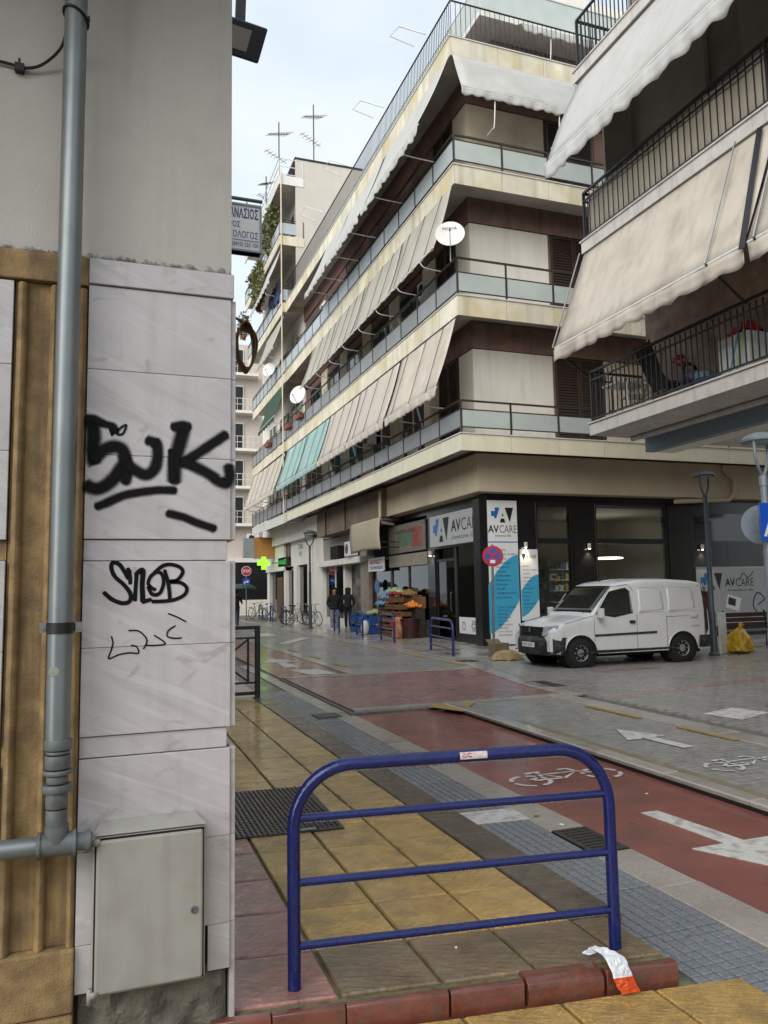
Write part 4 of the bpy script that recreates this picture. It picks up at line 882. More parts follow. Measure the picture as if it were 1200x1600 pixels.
sub(ps, MB().box(17.85, 20.75, 19.9, 19.925, .25, 2.12), 'panel', sign_g); sub(ps, MB().box(17.82, 20.78, 19.895, 19.922, 2.121, 2.16), 'edge', steel)
av_logo(ps, (18.0, 19.897, 1.42), U2, V_, .55); subt(ps, 'AV', (18.98, 19.896, 1.52), U2, V_, .42, .26, ink, weight=.025); subt(ps, 'CARE', (19.43, 19.896, 1.52), U2, V_, .75, .26, ink, weight=-.005)
subt(ps, 'inventive life', (19.1, 19.896, 1.36), U2, V_, 1.05, .08, ink); subt(ps, 'www.avcare.gr', (18.7, 19.896, .5), U2, V_, 1.2, .13, ink)
b = MB().prism([(18.95, .85), (19.5, .7), (19.62, 1.12), (19.07, 1.27)], (0, 19.896, 0), (1, 0, 0), (0, 0, 1), (0, .003, 0)); sub(ps, b, 'monitor_print', sign_w)
b = MB().prism([(19.05, .95), (19.35, .87), (19.4, 1.1), (19.1, 1.18)], (0, 19.893, 0), (1, 0, 0), (0, 0, 1), (0, .002, 0)); ribbon(smoothpath([(20.3, .6), (20.1, .9), (20.3, 1.3), (20.6, 1.1), (20.3, .9)], 6), .04, (0, 19.893, 0), (1, 0, 0), (0, 0, 1), b); ribbon(smoothpath([(19.6, 1.7), (19.75, 1.95), (19.95, 1.8), (20.2, 2.0)], 6), .03, (0, 19.893, 0), (1, 0, 0), (0, 0, 1), b); sub(ps, b, 'device_print', metal_dk)
# ---- greengrocer and next shops on the street side
sub(cbd, MB().box(10.55, 10.7, 24.36, 30.62, -.1, .55), 'stall_riser', sidew)
wf = sub(cbd, MB().box(10.5, 10.6, 24.36, 24.46, .55, 2.88).box(10.5, 10.6, 26.4, 26.5, .55, 2.88).box(10.5, 10.6, 28.2, 28.35, .55, 2.88).box(10.5, 10.6, 30.5, 30.62, .55, 2.88).box(10.5, 10.6, 24.46, 30.5, 2.8, 2.88), 'grocer_frame', rail_m)
for y0, y1 in ((24.46, 26.4), (26.5, 28.2), (28.35, 30.5)): sub(wf, MB().box(10.54, 10.55, y0, y1, .55, 2.8), 'pane', glass('grocer_glass', (.55, .62, .55), 1.6) if y0 < 25 else MATS['grocer_glass'])
sub(cbd, MB().box(10.72, 10.745, 24.4, 30.6, -.1, 2.9), 'grocer_inside', mat('grocer_inside', '#4e5548', .6, .5, 2.2, dirt=((.02,.02,.02), .9, 1.5)))
sub(cbd, MB().box(10.35, 10.74, 24.36, 28.1, 2.46, 2.9), 'roller_box', mat('roller_box', '#8c8579', .6, .1, 4))
bs = thing('grocer_sign', 'faded picture sign board above the fruit stand', 'sign', (10.3, 26.2, 2.95))
fad = mat('faded_print', '#7d7268', .6, .4, 2.6, dirt=((.25,.1,.08), .6, 3))
sub(bs, MB().box(10.3, 10.38, 24.42, 28.0, 2.96, 4.02), 'board', mat('board_grey', '#75706a', .6, .15, 4), bevel=.02); sub(bs, MB().box(10.294, 10.299, 24.6, 27.8, 3.1, 3.86), 'picture', fad)
sub(bs, MB().box(10.289, 10.293, 25.6, 27.0, 3.2, 3.66), 'green_field', mat('faded_green', '#55705c', .6, .2, 3)); sub(bs, MB().box(10.289, 10.293, 24.65, 25.5, 3.14, 3.8), 'red_field', mat('faded_red', '#8a4a3c', .6, .35, 3))
subt(bs, 'ΟΠΩΡΟΠΩΛΕΙΟ', (10.287, 27.5, 3.68), U_, V_, 2.2, .12, metal_dk)
ms_ = thing('market_sign', 'small white shop sign with red and blue Greek words by the pillar', 'sign', (10.2, 29.4, 2.5))
sub(ms_, MB().box(10.2, 10.24, 28.3, 30.2, 2.36, 2.9), 'board', sign_w); subt(ms_, 'ΜΑΡΚΕΤ', (10.197, 30.0, 2.64), U_, V_, 1.5, .18, ink_r, weight=.02); subt(ms_, 'ΤΡΟΦΙΜΩΝ', (10.197, 30.05, 2.42), U_, V_, 1.6, .15, ink_n, weight=.02)
tag(MB().lathe([(.28, 0), (.28, .02)], (10.35, 29.6, 1.75), 20, 'X').build('round_sign', mat('dull_blue', '#34638f', .4, .15)), 'round blue sticker sign in the market window', 'sign')
sub(cbd, MB().box(10.36, 10.8, 30.66, 31.76, -.1, 2.85), 'marble_pillar', mat('pillar_marble', '#83766b', .5, .25, 3, veins=((.3,.2,.17), .6, 1.2)))
sub(cbd, MB().box(10.7, 10.75, 31.77, 34.1, -.1, 2.76), 'metal_roller_door', mat('graffiti_door', '#34312f', .5, .4, 2.5, dirt=((.3,.3,.29), .8, 1.4)))
sub(cbd, MB().box(10.1, 10.8, 31.0, 38.2, 2.8, 3.06), 'white_lintel', white_wall)
sub(cbd, MB().box(10.42, 10.8, 31.0, 38.2, 3.07, 4.2), 'upper_fascia', mat('grey_panel', '#8f8b84', .6, .15, 2)); sub(cbd, MB().box(10.38, 10.8, 34.12, 34.4, -.1, 2.78), 'white_pillar', white_wall); sub(cbd, MB().box(10.38, 10.8, 37.9, 39.9, -.1, 4.4), 'white_pillar', white_wall)
wf = sub(cbd, MB().box(10.5, 10.58, 34.42, 37.88, -.1, .3).box(10.5, 10.58, 36.1, 36.2, .3, 2.78), 'shop_window_frame', white_m)
sub(wf, MB().box(10.53, 10.54, 34.42, 36.1, .3, 2.78), 'pane', MATS['grocer_glass']); sub(wf, MB().box(10.53, 10.54, 36.2, 37.88, .3, 2.78), 'pane', MATS['grocer_glass'])
sub(cbd, MB().box(10.72, 10.74, 34.4, 37.9, -.1, 2.78), 'shop_inside', mat('shop_inside', '#7c8078', .6, .5, 1.5))
# hanging beige awning over the grocer, seen edge-on
ra = thing('roller_awning', 'beige canvas roller awning hanging over the market entrance', 'awning', (9.7, 28.8, 4.3))
b = MB(); b.grid(lambda u, v: (9.6+.5*(1-v)*.0-.05*math.sin(v*3.1), 26.95+3.7*u, 4.32-1.15*v-.1*(v > .85)*abs(u-.5)), 8, 10); sub(ra, b, 'canvas', mat('cream_canvas', '#b9ae98', .85, .06, 2, trans=.2), smooth=True, solid=.01)
b = MB()
for y in (26.9,): 
    for z in (4.3, 3.4, 3.2): b.beam((9.6, y, z), (10.4, y, z-.02), .04)
sub(ra, b, 'bracket', metal_dk)
def ac_unit(x, y, z, face, lab, s=1., group='air conditioning units'):
    t = thing('air_conditioner', lab, 'air conditioner', (x, y, z), {'-X': -math.pi/2, '-Y': 0}[face], group)
    MB().box(-.4*s, .4*s, -.15*s, .15*s, 0, .55*s).build('casing', white_m, t, bevel=.015)
    MB().lathe([(.2*s, 0), (.2*s, -.01), (.05*s, -.012), (.05*s, -.02), (.0, -.02)], (-.1*s, -.151*s, .28*s), 16, 'Y').build('fan_grille', metal_dk, t)
    return t
ac_unit(10.15, 32.4, 3.12, '-X', 'air conditioner on the white lintel above the graffiti covered door', 1.15)
tag(MB().box(10.1, 10.4, 34.3, 35.6, 3.1, 3.7).build('black_sign_box', dark_gap), 'black box sign on the white lintel', 'sign')
ac_unit(9.8, 24.3, 6.0, '-X', 'air conditioner on the first floor balcony of the corner building'); ac_unit(9.75, 26.6, 9.9, '-X', 'air conditioner on the second floor balcony of the corner building')

for k_, (y_, f_) in enumerate(((28.6, 0), (33.2, 0), (36.4, 0), (22.6, 1), (31.0, 1), (37.0, 1), (35.0, 2), (30.0, 2))):
    ac_unit(9.8, y_, FL[f_]+.05+(1.5 if k_ % 3 == 0 else .0), '-X', 'air conditioner on the %s floor balcony wall, %s' % (['first', 'second', 'third'][f_], {28.6: 'just past the first striped awning', 33.2: 'behind the near teal awning', 36.4: 'behind the far teal awning', 22.6: 'close to the building corner', 31.0: 'midway', 37.0: 'near the satellite dish', 35.0: 'near the far end', 30.0: 'midway'}[y_]))
# stacked chairs, folded racks and boxes left on the balconies
for k_, (y_, f_) in enumerate(((24.4, 0), (30.0, 0), (35.4, 0), (24.0, 1), (28.2, 1), (33.6, 1))):
    t = thing('drying_rack', 'white drying rack on the %s floor balcony, number %s from the corner' % (['first', 'second'][f_], ['one', 'two', 'three'][k_ % 3]), 'drying rack', (9.4, y_, FL[f_]), 0, 'drying racks on the street balconies')
    for sx in (-.35, .35): sub(t, MB().tube([(9.2, y_+sx, FL[f_]), (9.6, y_+sx, FL[f_]+1.15)], .014, 5).tube([(9.6, y_+sx, FL[f_]), (9.2, y_+sx, FL[f_]+1.15)], .014, 5), 'leg_frame', white_m)
    b = MB()
    for q in range(6): b.tube([(9.2+.08*q, y_-.45, FL[f_]+1.15), (9.2+.08*q, y_+.45, FL[f_]+1.15)], .008, 4)
    sub(t, b, 'wire', white_m)
# loose cables strung along the fascias
for f_, z_, y0_, y1_ in ((0, -.5, 19, 39), (1, -.62, 19, 39)):
    tag(MB().tube([(XB-.02, y0_+(y1_-y0_)*q/20, FL[f_]+z_-.05*math.sin(q*1.7)**2) for q in range(21)], .012, 5).build('facade_cable', dark_gap), 'thin dark cable running under the %s balcony edge along the street' % ['lowest', 'second'][f_], 'cable')
# ------------------------------------------------------------------ awnings
def awning(label, a0, a1, top, low, m, axis='A', val=.26, arms=1, straps=0, stripes=None, sag=.05, group='drop awnings on the balconies', wave=.045, armz=None, wlen=.32, rail=None):
    """axis A: runs along Y, drops towards -X; axis B: runs along X, drops towards -Y. top/low = (out coordinate, z)"""
    P = (lambda a, o, z: (o, a, z)) if axis == 'A' else (lambda a, o, z: (a, o, z))
    t = thing('awning', label, 'awning', P((a0+a1)/2, top[0], top[1]), 0, group)
    L = a1-a0; rn = random.Random(int(a0*31+top[1]*7)); dx, dz = low[0]-top[0], low[1]-top[1]; nl = max(6, int(L/.3))
    ph = rn.random()*6
    def fab(u, v):
        s_ = sag*math.sin(math.pi*v)+.018*math.sin(u*L*2.1+ph)*v+.01*math.sin(u*L*7+ph)*v
        return P(a0+L*u, top[0]+dx*v+s_*.7, top[1]+dz*v-s_*.6)
    o = sub(t, MB().grid(fab, nl, 8), 'canvas', m, smooth=True, solid=.006)
    n2 = max(12, int(L/.055))
    def vf(u, v):
        w_ = wave*abs(math.sin(math.pi*u*L/wlen)); j = .03*math.sin(u*L*9+ph)*v+.02*math.sin(u*L*17)*v
        return P(a0+L*u, low[0]-.012+j, low[1]-(val-wave+w_)*v)
    sub(t, MB().grid(vf, n2, 3), 'valance', m, smooth=True, solid=.006)
    sub(t, MB().tube([P(a0, low[0], low[1]), P(a1, low[0], low[1])], .025, 8), 'front_bar', white_m, smooth=True)
    if straps:
        for k in range(straps):
            b = MB()
            u = (k+.5)/straps+rn.uniform(-.05, .05); w_ = .006
            q = [P(a0+L*u+d, top[0]+dx*v-.02, top[1]+dz*v+.02) for v, d in ((0, 0), (.5, .01), (1, 0))]; b.tube(q, .011, 5); sub(t, b, 'strap', rail_m)
    for k in range(arms):
        a = a0+L*((k+.5)/arms if arms > 1 else .12); az = armz if armz is not None else low[1]-.35; oi = rail if rail is not None else top[0]+.05
        b = MB().tube(smoothpath([P(a, oi, az), P(a, (oi+low[0])/2, az+.02), P(a, low[0]+.12, az+.05), P(a, low[0]+.02, low[1]-.08), P(a, low[0], low[1])], 4), .018, 6)
        sub(t, b, 'arm', white_m, smooth=True)
    return t
aw_str = mat('striped_awning', '#cbc2b8', .85, .16, 9, trans=.25, stretch=(1, 6, .1))
nm = ['first', 'second', 'third', 'fourth', 'fifth', 'sixth', 'seventh']
f1 = [(18.6, 22.7, aw_beige, 'beige'), (22.85, 27.0, aw_str, 'striped beige'), (27.1, 31.15, aw_str, 'striped beige'), (31.3, 35.25, aw_teal, 'pale teal'), (35.4, 39.5, aw_teal, 'pale teal'), (40.1, 44.9, aw_beige, 'beige'), (45.0, 49.8, aw_beige, 'beige')]
for i, (a, b_, m_, c_) in enumerate(f1):
    awning('%s drop awning over the lowest balcony, %s from the building corner' % (c_, nm[i]), a, b_, (8.93, 9.02), (8.3, 7.03), m_, straps=3, arms=2, armz=6.72, sag=.04, rail=8.98)
f2 = [(18.62, 22.4), (22.5, 26.3), (26.4, 30.2), (30.3, 34.1)]
for i, (a, b_) in enumerate(f2):
    awning('greyish beige drop awning over the second floor balcony, %s from the building corner' % nm[i], a, b_, (8.93, 12.86), (8.32, 10.98), aw_green, straps=3, arms=2, armz=10.76, val=.05, wave=.0, sag=.05, rail=8.98)
f3 = [(18.62, 23.8), (24.1, 28.2), (28.4, 31.6)]
for i, (a, b_) in enumerate(f3):
    awning('off white awning with scalloped edge over the third floor balcony, %s from the building corner' % nm[i], a, b_, (8.93, 16.72), (7.95, 14.5), aw_white, straps=0, arms=2, armz=14.3, sag=.04, rail=8.98)
awning('off white awning under the roof terrace on the side facing the cross street', 9.0, 13.2, (18.47, 16.72), (17.95, 15.45), aw_white, axis='B', arms=2, armz=14.5, sag=.02, rail=18.5)
# retractable awning frame on penthouse
awning('narrow white awning of the penthouse above the roof terrace', 12.2, 16.5, (20.45, 19.95), (19.9, 19.55), aw_white, axis='B', arms=2, armz=18.6, rail=20.5)
# ---- satellite dishes
def dish(x, y, z, s, lab, aim=(-.75, -.62, .22), txt=None):
    t = thing('satellite_dish', lab, 'satellite dish', (x, y, z), 0, 'satellite dishes'); d = Vector(aim).normalized(); M = d.to_track_quat('Z', 'Y').to_matrix().to_4x4()
    b = MB(); b.lathe([(.0, .0), (.2*s, .012*s), (.38*s, .05*s), (.5*s, .1*s), (.51*s, .1*s), (.39*s, .04*s), (.2*s, -.005*s), (0, -.015*s)], n=28, caps=False)
    o = b.build('reflector', white_m, t, True); o.matrix_local = M
    b = MB().tube([(0, -.48*s, .06*s), (0, -.2*s, .5*s)], .015*s, 6).lathe([(.03*s, 0), (.035*s, .08*s)], (0, -.18*s, .46*s), 10).tube([(0, 0, 0), (0, .02, -.2*s)], .03*s, 8)
    o = b.build('feed_arm', metal_dk, t, True); o.matrix_local = M
    MB().tube([-d*.2*s, -d*.3*s+Vector((.0, 0, -.1)), -d*.3*s+Vector((0, 0, -.75*s))], .025*s, 8).build('mast', lamplt, t, True)
    if txt:
        o = text(txt, (-.25*s, .2*s, .075*s), (1, 0, 0), (0, 1, 0), .5*s, .11*s, ink, t, 'lettering'); o.matrix_local = M @ Matrix.Rotation(0, 4, 'Z')
    return t
dish(8.62, 18.15, 11.15, .78, 'white satellite dish with NOVA lettering on the corner balcony', (-.42, -.88, .25), 'NOVA')
dish(8.6, 35.6, 11.05, .9, 'white satellite dish on a lower balcony midway along the street', (-.75, -.62, .2)); dish(8.55, 42.4, 14.2, .8, 'small white satellite dish furthest down the street', (-.7, -.7, .2))
# ---- flower boxes and balcony clutter on the street side
terr = mat('terracotta', '#7c4436', .7, .15, 5); leaf = mat('leaf', '#3d4a26', .6, .35, 12, rnd=.2); leaf2 = mat('leaf_olive', '#5c5a34', .6, .35, 12)
def foliage(n, c, r, s, seed):
    b = MB(); rn = random.Random(seed)
    for _ in range(n):
        while True:
            p = Vector((rn.uniform(-1, 1), rn.uniform(-1, 1), rn.uniform(-1, 1)))
            if .15 < p.length < 1: break
        q = Vector((c[0]+p.x*r[0], c[1]+p.y*r[1], c[2]+p.z*r[2])); a = Vector((rn.gauss(0, 1), rn.gauss(0, 1), rn.gauss(0, .6))).normalized(); e = a.cross(Vector((rn.gauss(0, 1), rn.gauss(0, 1), rn.gauss(0, 1)))).normalized(); l = s*rn.uniform(.6, 1.4)
        b.add([q, q+a*l*.5+e*l*.25, q+a*l, q+a*l*.5-e*l*.25], [(0, 1, 2, 3)])
    return b
def planter(x, y, z, l, lab, grp='flower boxes on the street balconies', m=terr):
    t = thing('flower_box', lab, 'flower box', (x, y, z), 0, grp)
    MB().add([(-.09,-l/2,0),(.09,-l/2,0),(.09,l/2,0),(-.09,l/2,0),(-.12,-l/2-.03,.2),(.12,-l/2-.03,.2),(.12,l/2+.03,.2),(-.12,l/2+.03,.2)], [(0,3,2,1),(4,5,6,7),(0,1,5,4),(1,2,6,5),(2,3,7,6),(3,0,4,7)]).build('box', m, t, bevel=.01)
    tag(foliage(60, (0, 0, .27), (.14, l/2, .12), .09, int(y*10)).build('plant', leaf, t), None)
planter(8.82, 36.5, 10.1, .9, 'terracotta flower box right of the satellite dish'); planter(8.82, 39.0, 10.1, .9, 'terracotta flower box left of the satellite dish'); planter(8.82, 44.2, 10.1, 1.0, 'terracotta flower box near the far end of the street')
# ------------------------------------------------------------------ second building down the street
b2 = thing('white_apartment_building', 'taller white apartment building with planted balconies beyond the corner building', 'building', (10.4, 45, -.1))
sub(b2, MB().box(10.0, 24, 40.0, 52, 4.5, 25.6), 'core_wall', white_wall)
F2 = [(5.78, 8.95, 50.2), (9.65, 8.95, 50), (13.45, 8.95, 50), (17.3, 8.8, 51), (21.1, 8.62, 51), (24.6, 8.6, 51)]
for i, (f, x, y1) in enumerate(F2):
    sub(b2, MB().box(x+.05, 10.1, 39.92, y1, f-.17, f-.02), 'balcony_slab', soffit)
    for k in range(7):
        ya = 39.92+k*(y1-39.92)/7; yb = 39.92+(k+1)*(y1-39.92)/7-.01
        sub(b2, MB().box(x, x+.05, ya, yb, f-.5, f+.02), 'fascia_panel', fascia_w if i in (0, 5) else fascia)
    sub(b2, MB().box(x+.051, 10.0, 39.9, 39.95, f-.5, f+.02), 'fascia_panel', fascia_w if i in (0, 5) else fascia)
    if i < 5: sub(b2, MB().box(x+.02, x+.032, 39.95, y1, f+.15, f+.78).box(x+.03, 10, 39.96, 39.972, f+.15, f+.78), 'glass_panel', frost_b if i > 1 else frost_d)
    b = MB()
    for zz in ((.95, .82, .12) if i < 5 else (1.0, .55, .1)): b.box(x+.01, x+.05, 39.95, y1, f+zz, f+zz+.03); b.box(x+.051, 10, 39.94, 39.98, f+zz, f+zz+.03)
    for k in range(9): yy = 40+k*(y1-40)/8-.02; b.box(x+.0, x+.04, yy, yy+.04, f, f+.95)
    b.box(9.95, 9.99, 39.9, 39.94, f, f+.95); sub(b2, b, 'railing', rail_m if i < 5 else white_m)
    for k in range(3):
        if i < 5:
            d_ = sub(b2, MB().box(9.95, 9.99, 40.8+k*3.2, 42.9+k*3.2, f+.02, f+2.5), 'balcony_door', winglass); sub(d_, MB().box(9.92, 9.949, 40.75+k*3.2, 40.85+k*3.2, f, f+2.5).box(9.92, 9.949, 41.8+k*3.2, 41.9+k*3.2, f, f+2.5).box(9.92, 9.949, 42.85+k*3.2, 42.95+k*3.2, f, f+2.5), 'door_frame', white_m)
sub(b2, MB().box(9.55, 24, 39.93, 40.02, 17.4, 25.7), 'gable_wall', mat('gable_white', '#b9b4aa', .8, .05, 1, streak=((.4,.38,.35), .4, 3))); sub(b2, MB().box(9.5, 24.05, 39.88, 52, 25.71, 25.8), 'roof_edge', metal_dk)
awning('long pale awning on the fourth floor of the white building', 40.2, 46, (8.78, 20.55), (8.1, 18.7), aw_white, arms=2, armz=18.3, rail=8.8); awning('grey pale awning on the third floor of the white building', 40.2, 45, (8.93, 16.75), (8.3, 15.0), aw_green, arms=2, armz=14.6)
awning('dark green awning beside the satellite dish', 39.98, 44.5, (8.93, 12.9), (8.3, 11.0), aw_dkg, arms=1, armz=10.7)
# ground floor of second building
sub(b2, MB().box(10.2, 24, 46.3, 52, 2.9, 4.6).box(10.35, 24, 40.0, 46.3, 3.1, 4.6), 'shop_fascia', white_wall)
for y0, y1 in ((40.0, 40.9), (43.4, 44.2), (46.3, 46.8), (51.2, 52)): sub(b2, MB().box(10.3, 11, y0, y1, -.1, 3.1), 'white_pillar', white_wall)
for y0, y1, m_ in ((40.9, 43.4, shopglass), (44.2, 46.3, shopglass), (46.8, 51.2, winglass)): sub(b2, MB().box(10.5, 10.52, y0, y1, .25, 3.0), 'shop_window', m_)
sub(b2, MB().box(10.5, 10.6, 40, 52, -.1, .25), 'stall_riser', sidew); sub(b2, MB().box(11.2, 24, 40.1, 51.9, -.1, 4.5), 'core_ground', mat('dim_inside', '#5d6a66', .6, .5, 1.0))
sub(b2, MB().box(10.25, 10.35, 47.0, 48.6, -.1, 2.5), 'brown_door', mat('brown_door', '#5b3f26', .5, .2, 4))
subt(b2, 'ΣΗΜ', (10.34, 43.2, 4.0), (0, -1, 0), (0, 0, 1), 1.1, .28, metal_dk, name='lettering'); subt(b2, 'VA', (10.34, 43.0, 3.6), (0, -1, 0), (0, 0, 1), .7, .28, metal_dk, name='lettering')
os_ = thing('orange_sign_box', 'orange wooden sign box projecting over the far pavement', 'sign', (9.2, 49, 3.7))
sub(os_, MB().box(8.9, 10.2, 48.95, 49.4, 3.75, 5.1), 'front', mat('orange_panel', '#a8713c', .5, .1, 3)); sub(os_, MB().box(8.2, 8.89, 49.0, 49.4, 3.8, 5.05), 'side', mat('side_grey', '#868a90', .5, .05))
b = MB()
for k in range(5): b.box(10.25+k*.0, 10.3, 47.9-k*.7, 48.1-k*.7, 3.7, 4.9)
sub(os_, b, 'slat', mat('wood_slat', '#6b4a33', .6, .2, 6))
gcm = mat('green_neon', '#30d020', .5, 0, emit=((.25, 1, .02), .9))
gc = thing('pharmacy_cross', 'glowing green pharmacy cross sign', 'sign', (9.35, 48.2, 3.3))
sub(gc, MB().prism([(-.2, .6), (.2, .6), (.2, .2), (.6, .2), (.6, -.2), (.2, -.2), (.2, -.6), (-.2, -.6), (-.2, -.2), (-.6, -.2), (-.6, .2), (-.2, .2)], (9.33, 48.2, 3.42), (.66, 0, 0), (0, 0, .66), (0, .12, 0)), 'cross', gcm); sub(gc, MB().box(9.85, 10.3, 48.24, 48.3, 3.4, 3.46), 'bracket', metal_dk)
gdm = mat('green_letters', '#1c5a28', .5, 0, emit=((.05, .5, .08), .35))
gs2 = thing('green_shop_sign', 'dark sign with green glowing letters beside the pharmacy cross', 'sign', (10.2, 46.5, 3.2))
sub(gs2, MB().box(10.2, 10.3, 45.0, 48, 3.15, 3.7), 'board', dark_gap); subt(gs2, 'ΦΑΡΜΑΚΕΙΟ', (10.195, 47.9, 3.26), (0, -1, 0), (0, 0, 1), 2.2, .33, gdm, weight=.02)
# balcony planting
pl = mat('balcony_plant', '#575c34', .6, .4, 6)
for lab, c, r, n, s in (('tall bushy olive green plant on the fifth floor balcony', (8.75, 42.6, 22.6), (.35, 1.6, 1.5), 900, .3), ('trailing green plant hanging over the fourth floor balcony', (8.5, 45.5, 20.4), (.35, 1.4, 1.6), 700, .28), ('leafy green plant on the far high balcony', (8.4, 50.2, 19.4), (.4, .9, .9), 350, .25), ('small dark green bush at the end of the high balcony', (8.6, 47.5, 21.6), (.3, .8, .6), 300, .25)):
    t = thing('balcony_plant', lab, 'plant', (c[0], c[1], c[2]-r[2]), 0, 'plants on the high balconies'); sub(t, foliage(n, c, r, s, int(c[1]*9)), 'foliage', pl); sub(t, MB().tube([(c[0], c[1], c[2]-r[2]), (c[0]+.05, c[1], c[2]+.3)], .03, 6).lathe([(.12, 0), (.17, .3)], (c[0], c[1], c[2]-r[2]-.05), 10), 'pot_and_stem', terr)
# clothes drying
cloth_b = mat('blue_cloth', '#2f3f66', .8, .3, 3); cloth_d = mat('dark_cloth', '#22222e', .8, .3, 3)
for k, (y, m_, s_) in enumerate(((41.2, cloth_b, 1.2), (42.1, cloth_d, 1.1), (43.0, cloth_b, .8))):
    b = MB(); b.grid(lambda u, v, y=y, s_=s_: (8.75+.05*math.sin(u*9+v*3), y+.8*(u-.5), 18.9-s_*v+.04*math.sin(u*12)), 10, 6); tag(b.build('hanging_clothes', m_, None, True, solid=.02), ['blue garment hanging on the balcony line, nearest', 'dark garment hanging between two blue garments', 'blue garment hanging on the balcony line, furthest'][k], 'clothes', 'laundry on the high balcony')
# ---- rooftop antennas
def antenna(x, y, z, h, lab, ar=1.25, tilt=0):
    t = thing('antenna', lab, 'antenna', (x, y, z), R(35), 'rooftop antennas')
    MB().tube([(0, 0, 0), (0, 0, h)], .035, 6).build('mast', metal_dk, t)
    b = MB().tube([(-.7*ar, 0, h*.82-.35*ar), (.7*ar, 0, h*.82+.35*ar)], .025, 5)
    for k in range(8): x_ = -.65*ar+1.3*ar*k/7; b.tube([(x_, -.25-.02*k, h*.82+x_*.5), (x_, .25+.02*k, h*.82+x_*.5)], .016, 4)
    b.build('boom', metal_dk, t)
    b = MB().tube([(-.9*ar, 0, h*.45), (.5*ar, 0, h*.45)], .013, 5)
    for k in range(6): b.tube([(-.8*ar+.22*k*ar, -.22, h*.45), (-.8*ar+.22*k*ar, .22, h*.45)], .015, 4)
    b.build('lower_boom', metal_dk, t)
antenna(7.95+.9, 41, 24.4, 4.0, 'tall rooftop antenna on the left, above the planted balconies'); antenna(10.9, 41, 25.7, 4.2, 'tall rooftop antenna with two booms above the white gable'); antenna(8.8, 44.5, 24.4, 2.6, 'short rooftop antenna furthest to the left', .8)
# ------------------------------------------------------------------ building closing the street
eb = thing('end_building', 'pale pink apartment block with white balconies closing the far end of the street', 'building', (11, 62, -.1))
sub(eb, MB().box(2, 22, 62, 74, -.2, 22), 'wall', pinkw); sub(eb, MB().box(2, 22, 61.9, 62.0, -.1, 4.0), 'dark_shopfront', blackt); sub(eb, MB().box(2, 22, 61.7, 62.1, 4.0, 4.35), 'shop_cornice', white_m)
for k, f in enumerate((7.05, 9.95+.1, 13.1, 16.2, 19.3)):
    sub(eb, MB().box(8.4, 11.4, 60.9, 62, f-.2, f+.02), 'balcony_slab', white_wall); b = MB()
    for zz in (.5, .98): b.box(8.4, 11.4, 60.92, 60.95, f+zz, f+zz+.04)
    for x in [8.4+.42*q for q in range(8)]: b.box(x, x+.03, 60.92, 60.95, f, f+.98)
    sub(eb, b, 'railing', white_m)
    for x in (9.3, 6.0, 13.0): w_ = sub(eb, MB().box(x, x+1.0, 61.95, 61.99, f+.02, f+2.2), 'balcony_door', winglass); sub(w_, MB().box(x-.06, x, 61.9, 61.98, f, f+2.3).box(x+1.0, x+1.06, 61.9, 61.98, f, f+2.3).box(x, x+1.0, 61.9, 61.98, f+2.2, f+2.3), 'frame', white_m)
ac_unit(11.0, 61.4, 5.6, '-Y', 'air conditioner on the pink end building below the lowest balcony', 1.2)
tag(sub(eb, MB().box(9, 12.2, 57.0, 57.2, -.1, 1.05), 'low_wall', white_wall))
# ------------------------------------------------------------------ right-hand building with awnings
rb = thing('right_apartment_building', 'white slab apartment building with black railings and awnings at the upper right', 'building', (13.8, 6, -.1))
sub(rb, MB().box(10.32, 26, -9, 12.55, 4.62, 8.3), 'first_floor_wall', mottle); sub(rb, MB().box(10.32, 26, -9, 12.55, 8.61, 12.0), 'second_floor_wall', slatewall); sub(rb, MB().box(10.32, 26, -9, 12.55, 12.31, 18), 'upper_wall', slatewall)
sub(rb, MB().box(14.2, 26, -9, 12.0, -.2, 4.5), 'ground_floor_wall', cream_wall)
slabm = mat('white_slab', '#bdb9b3', .7, .08, 2, dirt=((.3,.28,.26), .5, 3), streak=((.2,.18,.17), .5, 9))
RF = [4.84, 8.60, 12.30]
for f in RF: 
    sub(rb, MB().box(9.0, 26, -9, 12.75, f-.26, f-.03), 'balcony_slab', slabm); sub(rb, MB().box(8.97, 10.3, -9, 12.78, f-.029, f), 'marble_edge', slabm)
# coloured wall parts behind the balconies
sub(rb, MB().box(10.28, 10.315, 4, 9.4, 4.85, 8.3), 'blue_grey_door_wall', bluebeam); sub(rb, MB().box(10.2, 10.3, 10.4, 12.5, 9.0, 12.0).box(10.25, 10.31, 6, 9.6, 8.7, 12), 'end_wall_panel', mat('warm_grey', '#8a8177', .8, .1, 2))
sub(rb, MB().box(10.24, 10.3, 4.5, 8.6, 8.7, 12), 'dark_blue_door', mat('petrol', '#27363c', .6, .1))
sub(rb, MB().box(9.5, 10.25, 12.5, 12.56, 8.6, 12.0), 'side_screen', mat('side_canvas', '#8f8a80', .85, .08, 2))
